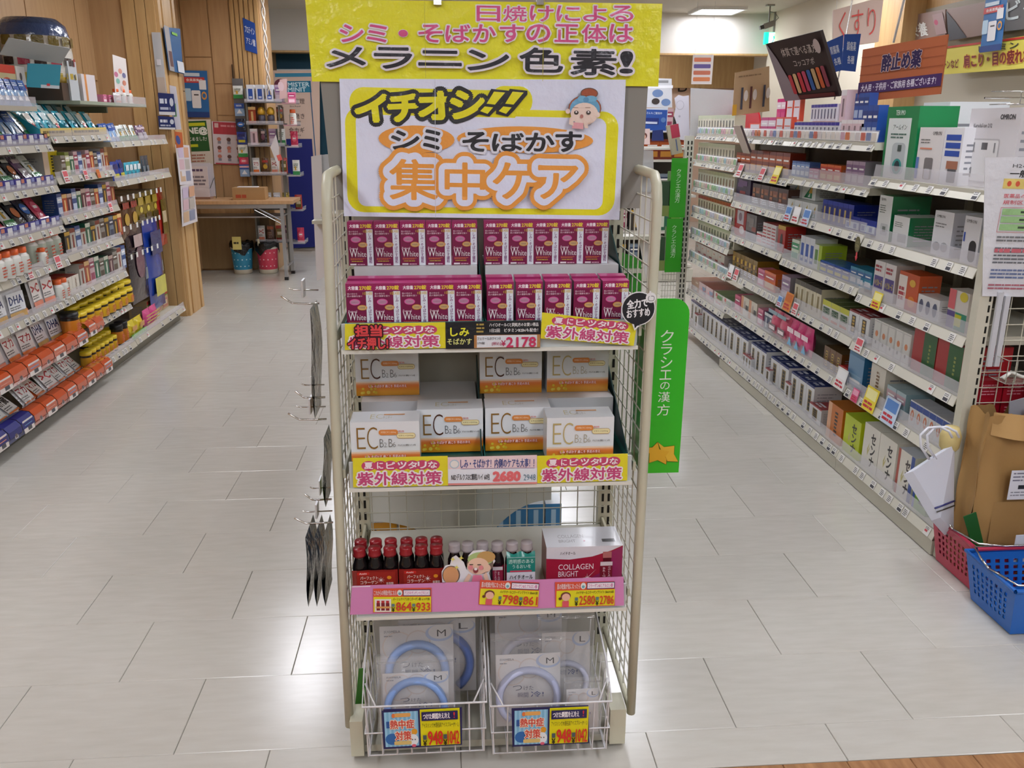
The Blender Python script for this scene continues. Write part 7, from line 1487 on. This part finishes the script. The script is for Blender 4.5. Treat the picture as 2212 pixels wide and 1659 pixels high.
# column leaflets
card3('leaflet', [at(353, 58, 0, -1.99), at(389, 62, 0, -1.99), at(396, 160, 0, -1.99), at(366, 152, 0, -1.99)], 'blue leaflet with grey photograph taped on the wooden column', 'poster', lambda A, F: (A.rect(F(0, 0, .3, 1), '#a8a4a4'), A.rect(F(.08, .1, .28, .45), '#6a4a48'), A.rect(F(.55, .02, .98, .28), '#dfe2ea'), A.rect(F(.45, .86, .8, .92), '#8ac850')), .003, col='#2a6298', skew=True)
for i, (ya, yb) in enumerate(((200, 249), (250, 280))):
    card3('leaflet', pxq([(341, ya), (375, ya+3), (380, yb), (344, yb-1)], 1, 6.74), 'navy and white leaflet on the wooden column, %s of two' % ('upper', 'lower')[i], 'poster', lambda A, F: (A.rect(F(0, 0, 1, .15), '#d8d8dc'), A.lines(F(.1, .5, .65, .78), 1, '#d8dcea', .8, 4), A.ell(F(.7, .4, .95, .8), '#c8ccd8', 10), A.lines(F(.1, .2, .9, .4), 1, '#b8bcd0', .6)), .003, col='#232f66')
card3('leaflet', pxq([(366, 184), (380, 187), (392, 280), (374, 280)], 1, 6.76), 'narrow white leaflet behind the navy ones on the column', 'poster', lambda A, F: (A.rect(F(.3, .3, .7, .6), '#6a9a5a'),), .002, col='#cfcbd4')
for i, (q, s_) in enumerate(((((379, 312), (409, 314), (418, 396), (389, 400)), 1), (((390, 402), (418, 394), (427, 478), (394, 490)), 2))):
    card3('leaflet', [at(*q[0], 1, 6.72), at(*q[1], 0, -1.985), at(*q[2], 0, -1.985), at(*q[3], 1, 6.72)], 'pastel illustrated leaflet on the column corner, %s of two' % ('upper', 'lower')[i], 'poster', lambda A, F: [A.rect(F(.1+.4*(k % 2), .08+.3*(k//2), .45+.4*(k % 2), .34+.3*(k//2)), ['#c8a888', '#8a90a8', '#d0b0b8', '#b8b0a8', '#c8b8d0', '#d0a080'][k]) for k in range(6)], .002, col='#d6d0d4')
card3('leaflet', pxq([(377, 284), (393, 286), (396, 318), (381, 320)], 1, 6.72), 'small orange and blue leaflet on the wooden column', 'poster', lambda A, F: A.ell(F(.2, .2, .8, .8), '#4a5a9a', 12), .003, col='#c8683a')
b = MB(); b.box(-.03, .03, -.01, 0, 0, .42, '#b0a498', 'haze_film').box(-.028, .028, -.012, -.008, 0, .12, '#b8a89a', 'paper').box(-.015, .012, -.014, -.01, .20, .24, '#d4cfd2', 'paper')
solid('clear_pocket', b, 'clear plastic pocket hanging on the wooden column', 'holder', at(352, 205, 1, 6.78))

# ------------------------------------------------------------------ folding table and what stands on it
def Pt(x, y, Y): return at(x, y, 1, Y)
tt = thing('folding_table', 'folding table with wood-look top and grey steel legs by the notice wall', 'table', (-2.0, 8.6, 0))
wpart('table_top', MB().box(-2.75, -1.44, 8.35, 8.80, .715, .745, '#b08a62', 'table_wood'), tt)
wpart('apron', MB().box(-2.72, -1.5, 8.37, 8.385, .675, .712, '#8a8c92', 'brushed').box(-2.72, -1.5, 8.765, 8.78, .675, .712, '#8a8c92', 'brushed'), tt)
for y in (8.39, 8.76): wpart('leg', MB().box(-1.565, -1.535, y-.015, y+.015, .0, .715, '#9a9ca2', 'brushed').box(-1.568, -1.532, y-.018, y+.018, .0, .03, '#17171a', 'plastic'), tt)
wpart('under_shelf', MB().box(-2.7, -1.56, 8.42, 8.74, .585, .597, '#a8aab0', 'brushed'), tt)
wpart('brace', MB().rod((-1.82, 8.40, .70), (-1.56, 8.40, .56), .009, '#a8aab0', 'brushed').rod((-1.80, 8.39, .66), (-1.56, 8.39, .53), .006, '#a8aab0', 'chrome'), tt)
wpart('crossbar', MB().rod((-1.55, 8.39, .12), (-1.55, 8.76, .12), .011, '#9a9ca2', 'brushed'), tt)
bx = thing('tissue_carton', 'brown card box with red print and white paper opening on the table', 'box', (-1.86, 8.55, .746))
obj('carton_body', (lambda b: (b.box(-.15, .15, -.08, .08, 0, .11, '#a88458', 'kraft'), Art(b, (V(-.15, -.08, 0), V(1,0,0), V(0,0,1)), 'print', lift=.001).lines((.03, .015, .15, .05), 1, '#a8482c', .9, 3), b)[-1])(MB()), bx)
obj('paper_slot', MB().box(-.11, .08, -.04, .03, .1105, .118, '#d8d6da', 'paper'), bx)
sg = thing('leaflet_stand', 'clear leaflet stand with white printed sheets at the left of the table', 'holder', (-2.30, 8.6, .746))
b = MB().box(-.13, .05, 0, .004, .02, .30, '#d4ccd0', 'paper').box(-.10, .07, .03, .034, .02, .33, '#d0ccd4', 'paper').box(-.07, .09, .06, .064, .02, .32, '#cfcad0', 'paper'); A = Art(b, (V(-.13, 0, .02), V(1,0,0), V(0,0,1)), 'paper', lift=.002); A.lines((.01, .23, .17, .26), 1, '#5a4a6a', .7); A.lines((.02, .1, .16, .2), 3, '#77707a', .5, 5)
obj('sheets', b, sg); obj('stand', MB().box(-.14, .06, -.03, .09, 0, .02, '#b08a78', 'plastic').box(-.14, .06, -.03, -.027, 0, .10, '#ffffff', 'clear').rod((.09, .07, 0), (.09, .07, .2), .003, '#3a3a3a').rod((.06, .0, .1), (.09, .07, .2), .003, '#3a3a3a'), sg)
def bin_(x, y, c, c2, dot, label, card, tilt):
    t = thing('waste_bin', label, 'bin', (x, y, 0)); r0, r1, h = .088, .108, .30; n = 24
    b = MB().lathe([(r0*.9, .0), (r0, .01), (r0*1.01, .045), (r0+(r1-r0)*.8, h*.82), (r1, h)], ['#c4bca8', '#c4bca8', c, '#cdc8b8'], 'plastic', n); obj('bin_body', b, t)
    d = MB()
    for i in range(5):
        for j in range(3):
            a = -PI/2+(i-2)*.42+(.2 if j % 2 else 0); z = .08+j*.065; rr = r0+(r1-r0)*z/h+.002
            c_ = V(rr*math.cos(a), rr*math.sin(a), z); u = V(-math.sin(a), math.cos(a), 0); A = Art(d, (c_, u, V(0,0,1)), 'print'); A.ell((-.007, -.007, .007, .007), dot, 8)
    obj('dots', d, t)
    k = MB(); ring = []
    N_ = 20
    def bag(u, v):
        a = 2*PI*u; drop = .05+.07*max(0, math.sin(a*1.5+tilt))**2; r = r1*(.86+.2*min(1, v*2.2))+.006*math.sin(9*a)*v
        z = h+.012-(drop*(v-.35)/.65 if v > .35 else 0)+.01*math.sin(7*a); return (r*math.cos(a), r*math.sin(a), z)
    k.grid(bag, 28, 6, '#0c0c0e', 'black_bag'); k.lathe([(.001, h*.55), (r1*.86, h+.012)], '#0c0c0e', 'black_bag', 20); obj('bin_bag', k, t)
    if card: 
        m_ = MB().box(-.055, .03, -r1-.016, -r1-.013, h-.05, h+.075, '#d8c878', 'paper'); A = Art(m_, (V(-.055, -r1-.016, h-.05), V(1,0,0), V(0,0,1)), 'paper', lift=.001); A.lines((.012, .055, .072, .075), 1, '#3a3424', .9, 3); obj('label_card', m_, t)
    else: obj('label_card', MB().box(-.07, -.05, -.09, -.087, h-.02, h+.05, '#c8c0a4', 'paper'), t)
bin_(-2.05, 8.82, '#2f86a8', 0, '#b8dce4', 'blue spotted waste bin with black bag and yellow card', True, .4); bin_(-1.80, 8.82, '#c23a52', 0, '#e4b0b8', 'pink spotted waste bin with black bag by the table leg', False, 1.6)
# freestanding product stand behind the table
ps = thing('product_stand', 'clear and grey product stand full of small packets right of the notice wall', 'rack', (-1.72, 8.95, 0))
wpart('column', MB().box(-1.90, -1.885, 8.83, 9.0, 0, 1.75, '#6a6862', 'metal_paint').box(-1.60, -1.585, 8.83, 9.0, 0, 1.6, '#6a6862', 'metal_paint'), ps)
for z in (.30, .62, .95, 1.22, 1.42, 1.62): wpart('tray', MB().box(-1.90, -1.55, 8.80, 9.0, z, z+.012, '#4e4c50', 'metal_paint').box(-1.90, -1.55, 8.798, 8.80, z, z+.035, '#ffffff', 'clear').box(-1.55, -1.42, 8.78, 8.98, z-.01, z+.002, '#b88a90' if z > 1.3 else '#9a9aa0', 'plastic').box(-1.42, -1.418, 8.78, 8.98, z-.01, z+.03, '#ffffff', 'clear'), ps)
good('goldball', 'jar', 'gold-capped jar', 'jar', [('jar_body', MB().lathe([(.035, 0), (.04, .01), (.04, .07), (.03, .08)], '#4a4450', 'plastic', 14)), ('cap', MB().lathe([(.03, .08), (.042, .09), (.044, .11), (.03, .145), (.005, .155)], '#c89a2a', 'chrome' if 0 else 'plastic', 14))], .08, .08, .155)
stock = [(1.634, ['whiteblue', 'whiteblue', 'whiteblue', 'lilac', 'pinksm']), (1.434, ['slim6', 'goldball', 'goldball', 'brownpack', 'whitebottle']), (1.234, ['palerose', 'darkpack', 'lilac', 'greenpack', 'rosepack']), (.964, ['supp1', 'brownpack', 'supp4', 'redpack', 'greenpack']), (.634, ['darkpack', 'supp2', 'supp3', 'goldpack', 'redpack']), (.314, ['supp4', 'cocoapack', 'redpack', 'purplepack', 'rosepack'])]
for r_, (z, ks) in enumerate(stock):
    for i, k in enumerate(ks):
        g = GOODS[k]; s_ = .085/g['w']; s_ = (s_*.8, min(s_, 1), min(.15/g['h'], s_*1.5))
        place(k, -1.85+.088*i+(.03 if i > 3 else 0), 8.86, z-(.022 if i == 4 else 0), 0, '%s, %s on %s tray of the product stand' % (g['desc'] if len(g['desc'].split()) < 8 else 'packet', ORD[i], ORD[r_]), 'goods on the product stand', s_)
sd = thing('side_strip', 'narrow clear hanging strip of blue and green packets left of product stand', 'rack', (-1.97, 8.88, 1.0))
wpart('strip_board', MB().box(-2.02, -1.92, 8.90, 8.91, .93, 1.84, '#6a6a6c', 'plastic'), sd)
for i, (k, z) in enumerate((('greenpack', 1.66), ('bluepack', 1.50), ('navypack', 1.36), ('cobaltpack', 1.24), ('greenpack', 1.12), ('rosepack', 1.02), ('bluepack', .935))):
    g = GOODS[k]; place(k, -1.97, 8.885, z, 0, '%s on the narrow side strip, %s from top' % (g['desc'], ORD[i]), 'packets on the narrow side strip', (.09/g['w'], 1, .115/g['h']))
card3('flyer', pxq([(596, 290), (603, 320), (603, 368), (584, 318)], 1, 8.79), 'tilted white flyer sticking out of the product stand', 'flyer', lambda A, F: A.rect(F(.5, .3, .8, .8), '#d8605a'), .002, col='#d4d0d4')
card3('round_flyer', pxq([(604, 172), (620, 170), (620, 212), (604, 214)], 1, 8.8), 'pale pink figure-shaped card on top of the product stand', 'card', lambda A, F: A.ell(F(.1, .4, .9, .9), '#e0c4cc', 14), .002, col='#d8b4b4')

# ------------------------------------------------------------------ upper left: goods on and over the shelves
u5 = thing('shelving_board', 'grey-topped upper shelf at the left picture edge holding boxed supplements', 'shelf', (-2.2, 4.3, 1.49))
wpart('shelf_board', MB().box(-2.44, -2.0, 3.6, 4.63, 1.493, 1.515, '#b9b3a4', 'metal_paint'), u5); wpart('front_guard', MB().box(-2.003, -2.0, 3.6, 4.63, 1.515, 1.56, '#ffffff', 'clear'), u5)
wpart('bracket', MB().box(-2.44, -2.42, 4.5, 4.52, 1.30, 1.493, '#b9b3a4', 'metal_paint'), u5)
def sup(A, w, h): A.rect((0, h*.8, w, h), '#c83a28'); A.ell((w*.15, h*.2, w*.85, h*.7), '#c8542a', 20); A.ell((w*.2, h*.24, w*.8, h*.66), '#e0dcc8', 20); A.lines((w*.28, h*.38, w*.72, h*.5), 1, '#3a3430', .8, 3)
carton('supplement_box', 'supplement pack with red band and orange ring', 'supring', .19, .03, .19, '#c8bc90', front=sup)
carton('supplement_box', 'white pack with red stripe', 'supstripe', .09, .03, .19, '#dcd8d4', front=lambda A, w, h: (A.rect((0, h*.45, w, h*.55), '#b83040'), A.ell((w*.3, h*.65, w*.6, h*.85), '#4a4a50', 10)))
place('supring', -2.10, ysolve(18, -2.1, 1.6), 1.516, PI/2, 'supplement pack with red band and orange ring at the left edge', None); place('supstripe', -2.10, ysolve(50, -2.1, 1.6), 1.516, PI/2, 'white pack with red stripe beside the ring-marked pack', None)
for i in range(5): place('bluepack', -2.04, ysolve(6+14*i, -2.04, 1.53), 1.516, PI/2, 'blue and white supplement packet, %s along the edge shelf' % ORD[i], 'packets along the edge shelf', .9, -.3)
card3('header_card', [at(60, 137, 1, 4.72), at(132, 140, 1, 4.9), at(128, 192, 1, 4.9), at(58, 188, 1, 4.72)], 'turquoise and white header card over the sloping gummy trays', 'sign', lambda A, F: (A.rect(F(.42, 0, 1, 1), '#c4cfd8'), A.lines(F(.5, .3, .95, .9), 4, '#4a78a0', .5, 4), A.rect(F(.6, .1, .7, .2), '#c84048')), .003, col='#2f90a8')
card3('grey_board', [at(20, 82, 1, 4.62), at(152, 105, 1, 5.0), at(132, 138, 1, 5.0), at(0, 118, 1, 4.62)], 'plain grey board tilted over the left upper shelf', 'board', None, .004, 'paper', '#a6a7a6')
# big cellophane-wrapped pack on top
dp = thing('wrapped_pack', 'large shiny cylindrical pack in cellophane on top of the left shelving', 'packet', (-2.27, 5.33, 1.65))
b = MB(); R_ = .19
prof = [(R_*.98, 0), (R_, .03), (R_, .06), (R_, .17), (R_*.98, .24), (R_*.9, .30), (R_*.7, .335)]
b.lathe(prof, ['#c8a83a', '#d6d0c4', '#d8d4cc', '#c9bfae', '#34466e', '#2a3a5a'], 'foil', 26)
obj('pack_body', b, dp)
for i in range(6):
    d_ = MB()
    a = -1.9+i*.42; c_ = V((R_+.004)*math.cos(a), (R_+.004)*math.sin(a), .19); u = V(-math.sin(a), math.cos(a), 0); A = Art(d_, (c_, u, V(0,0,1)), 'foil'); A.rrect((-.03, .0, .03, .05), .008, '#6a5a1c'); A.rect((-.03, -.1, .03, -.06), '#a83048' if i % 2 else '#3a2a28'); A.rect((-.028, -.17, .028, -.14), '#b8a040'); obj('print_patch', d_, dp)
solid('pack_support', MB().box(-.17, .17, -.15, .16, 0, .092, '#4a3a30', 'carton', cols={'top': '#5a4a40'}), 'dark carton under the cellophane-wrapped pack', 'box', (-2.26, 5.33, 1.557))
carton('plain_box', 'plain grey-white box', 'plainbox', .12, .1, .2, '#c4cad0')
place('plainbox', -2.08, ysolve(163, -2.08, 1.6), 1.557, PI/2, 'plain grey-white box standing on the narrow left shelf', None, (1, 1, 1.05))
carton('white_stand', 'white slanted display box with orange stripe', 'wstand', .2, .12, .15, '#d8d2d6', front=lambda A, w, h: A.rect((w*.2, 0, w*.35, h), '#d89050'))
place('wstand', -2.07, ysolve(196, -2.07, 1.58), 1.557, PI/2, 'white slanted display box with orange stripe on the narrow shelf', None)
card3('flyer', [(-2.06, ysolve(246, -2.06, 1.78), 1.845), (-2.06, ysolve(274, -2.06, 1.78), 1.835), (-2.06, ysolve(280, -2.06, 1.6), 1.61), (-2.06, ysolve(250, -2.06, 1.6), 1.61)], 'tall white flyer with pastel dots on the narrow left shelf', 'flyer', lambda A, F: [A.ell(F(x, z, x+.28, z+.14), c) for x, z, c in ((.08, .45, '#b86a88'), (.4, .55, '#c88a78'), (.65, .45, '#6a6a90'), (.15, .28, '#7ab0a0'), (.6, .25, '#c88068'), (.4, .1, '#d8b0a0'))], .002, col='#d8d0cc')
for i in range(3): place('whitebottle', -2.07, ysolve(252+14*i, -2.07, 1.57), 1.557, PI/2, 'white supplement bottle under the tall flyer, %s from near end' % ORD[i], 'bottles under the tall flyer', .75)
for i in range(3): place('pinksm', -2.05, ysolve(228+12*i, -2.05, 1.56), 1.557, PI/2, 'small pink carton on the narrow left shelf, %s from near end' % ORD[i], 'pink cartons on the narrow shelf', .9)
b = MB(); b.box(-.003, .003, 0, .5, 0, .22, '#2c241c', 'carton'); solid('patterned_panel', b, 'dark patterned hanging panel at the upper left picture edge', 'panel', (-2.3, 4.5, 1.72))
# ------------------------------------------------------------------ shopping baskets, paper bags
def quad_pt(P, u, v): return (P[0]*(1-u)+P[1]*u)*(1-v)+(P[3]*(1-u)+P[2]*u)*v      # P: bl br tr tl
def pierced(mb, P, nu, nv, u0, u1, v0, v1, fu, fv, col, th=.003):
    """wall with a field of slots really cut through"""
    us = [0, u0]; vs = [0, v0]
    for i in range(nu): a = u0+(u1-u0)*i/nu; us += [a+(u1-u0)/nu*fu, a+(u1-u0)/nu]
    for j in range(nv): a = v0+(v1-v0)*j/nv; vs += [a+(v1-v0)/nv*fv, a+(v1-v0)/nv]
    us.append(1); vs.append(1)
    n = (P[1]-P[0]).cross(P[3]-P[0]).normalized()*th
    for i in range(len(us)-1):
        for j in range(len(vs)-1):
            if 1 <= i <= 2*nu and 1 <= j <= 2*nv and i % 2 == 1 and j % 2 == 1: continue
            q = [quad_pt(P, us[i], vs[j]), quad_pt(P, us[i+1], vs[j]), quad_pt(P, us[i+1], vs[j+1]), quad_pt(P, us[i], vs[j+1])]
            mb.add(q, [(0,1,2,3)], col, 'basket_plastic'); mb.add([a-n for a in q], [(3,2,1,0)], col, 'basket_plastic')
def basket(x, y, w, d, h, fl, rz, col, label, rimc='#d8d8da'):
    t = thing('shopping_basket', label, 'basket', (x, y, 0), rz, None); b = MB()
    B = [V(0,0,.004), V(w,0,.004), V(w,d,.004), V(0,d,.004)]; T = [V(-fl,-fl,h), V(w+fl,-fl,h), V(w+fl,d+fl,h), V(-fl,d+fl,h)]
    for i in range(4):
        j = (i+1) % 4; long = i % 2 == 0
        pierced(b, [B[i], B[j], T[j], T[i]], 12 if long else 8, 5, .12, .9, .22, .86, .5, .62, col)
    b.add(B, [(3,2,1,0)], col, 'basket_plastic'); obj('basket_body', b, t)
    r = MB()
    r.tube(T+[T[0]], .007, col, 'basket_plastic', 8, caps=False); obj('rim', r, t)
    hd = MB(); z = h+.010; c = [V(-fl-.004, d/2, z-.004), V(-fl, d*.3, z), V(-fl*.6, -fl*.6, z+.004), V(w*.2, -fl-.004, z), V(w*.8, -fl-.004, z), V(w+fl, -fl*.4, z+.004), V(w+fl, d/2, z)]
    obj('handle', MB().tube(c, .0032, rimc, 'chrome', 6), t)
    obj('handle', MB().tube([V(-fl-.004, d/2, z-.004), V(-fl, d*.75, z+.004), V(0, d+fl, z+.002), V(w*.7, d+fl, z), V(w+fl, d*.7, z)], .0032, rimc, 'chrome', 6), t)
    return t
basket(1.655, 2.375, .34, .215, .165, .022, 0, '#b02a48', 'crimson plastic shopping basket holding the kraft paper bag')
basket(1.625, 2.13, .42, .20, .160, .025, -.0, '#1a62b8', 'bright blue plastic shopping basket in front of the crimson one')
# kraft paper bag in the crimson basket
kb = thing('paper_bag', 'large crumpled brown kraft paper bag standing in the crimson basket', 'bag', (1.80, 2.50, .012))
b = MB(); rd = random.Random(3)
def cr(u, v, s=0): return .006*math.sin(17*u+3*v+s)+.005*math.sin(11*v+5*u+s*2)
Wb, Db, Hb = .32, .10, .56; x0 = -.135
def topv(u): return Hb*(1+.012*math.sin(20*u)+(.025*math.exp(-((u-.22)/.05)**2)))-(.035 if .28 < u < .36 else 0)
b.grid(lambda u, v: (x0+Wb*u-(.02*(1-v)*(0.5-u)*0), -Db/2+cr(u, v)*(.3+v), topv(u)*v), 26, 20, '#a8834f', 'kraft')
b.grid(lambda u, v: (x0+cr(v, u, 2)*.6+.012*math.sin(PI*u), Db/2-Db*u, (topv(0)+.01*math.sin(9*u))*v), 8, 20, '#a8834f', 'kraft')
b.grid(lambda u, v: (x0+Wb, -Db/2+Db*u, topv(1)*v), 6, 12, '#a8834f', 'kraft')
b.grid(lambda u, v: (x0+Wb-Wb*u, Db/2+cr(u, v, 4)*.5, topv(1-u)*1.0*v), 20, 14, '#9c7a4a', 'kraft')
b.box(x0, x0+Wb, -Db/2, Db/2, 0, .003, '#9c7a4a', 'kraft')
b.grid(lambda u, v: (x0+.06+.19*u, -Db/2-.012+.006*v, .10+.17*v), 4, 4, '#9f7c4b', 'kraft')
b.grid(lambda u, v: (x0+.01+.16*u, -Db/2-.008-.03*math.sin(PI*u)*(1-v), Hb-.06+.075*v-.02*u), 10, 6, '#b48f5a', 'kraft')
obj('bag_body', b, kb)
lb = MB(); A = Art(lb, (V(-.045, -Db/2-.024, .285), V(1,0,0), V(0,0,1)), 'paper', lift=0); A.rect((0, 0, .13, .10), '#d9dbe4'); A.lines((.008, .06, .12, .095), 3, '#77788a', .4, 2); A.lines((.03, .035, .11, .05), 1, '#2a2c34', .9, 3); A.lines((.008, .01, .10, .03), 2, '#8a8c98', .4, 4); obj('address_label', lb, kb)
card3('envelope', [(1.76, 2.50, .60), (1.98, 2.50, .66), (1.98, 2.49, .40), (1.78, 2.49, .40)], 'grey paper folder standing inside the kraft bag', 'folder', None, .004, 'paper', '#8f9098')
card3('orange_folder', [(1.80, 2.475, .585), (1.98, 2.475, .575), (1.98, 2.475, .42), (1.79, 2.475, .42)], 'orange-framed document inside the kraft bag', 'document', lambda A, F: A.rect(F(.1, 0, 1, .86), '#d8d2d4'), .003, 'paper', '#d0802c')
# white carrier bag with round handles
wbag = thing('carrier_bag', 'white paper carrier bag with round handles tilted against the kraft bag', 'bag', (1.56, 2.48, .3))
P4 = [at(1972, 1018, 1, 2.47), at(2062, 960, 1, 2.52), at(2060, 1150, 1, 2.52), at(2032, 1118, 1, 2.47)]
b = MB(); n = (P4[2]-P4[3]).cross(P4[0]-P4[3]).normalized(); k = -n*.03
b.hexa([P4[3], P4[2], P4[2]+k, P4[3]+k, P4[0], P4[1], P4[1]+k, P4[0]+k], '#d3d6e2', 'paper'); wpart('bag_body', b, wbag)
b = MB(); b.tube([at(2020, 1098, 1, 2.465), at(2062, 1082, 1, 2.50)], .0035, '#2c2f6a', 'plastic', 5).tube([at(2024, 1106, 1, 2.465), at(2062, 1092, 1, 2.50)], .0025, '#3a3630', 'plastic', 5); wpart('print_line', b, wbag)
for i, (cx, dx) in enumerate(((1985, 0), (2000, 0))):
    pts = [at(cx+x, y, 1, 2.48+.02*i) for x, y in ((22, 992), (4, 965), (3, 940), (20, 924), (45, 922), (65, 932), (72, 945))]
    b = MB().tube(pts, .004, '#d9dce6', 'paper', 8); wpart('handle', b, wbag)
b = MB(); b.lathe([(.015, 0), (.03, .02), (.033, .06), (.022, .09)], '#cdbb80', 'paper', 12); solid('paper_roll', b, 'cream crumpled paper bundle between carrier bag and kraft bag', 'paper', at(2048, 978, 1, 2.545))
card3('leaflet', [(1.63, 2.44, .235), (1.67, 2.44, .25), (1.72, 2.44, .12), (1.68, 2.44, .12)], 'dark green card poking out of the crimson basket', 'card', None, .003, 'print', '#1f5a28')
card3('document', [(1.76, 2.36, .205), (2.0, 2.34, .225), (2.0, 2.34, .10), (1.76, 2.36, .10)], 'white sheet standing behind the blue basket', 'document', lambda A, F: A.lines(F(.5, .75, .95, .92), 1, '#8a8a92', .5), .002, 'paper', '#c9cdd8')
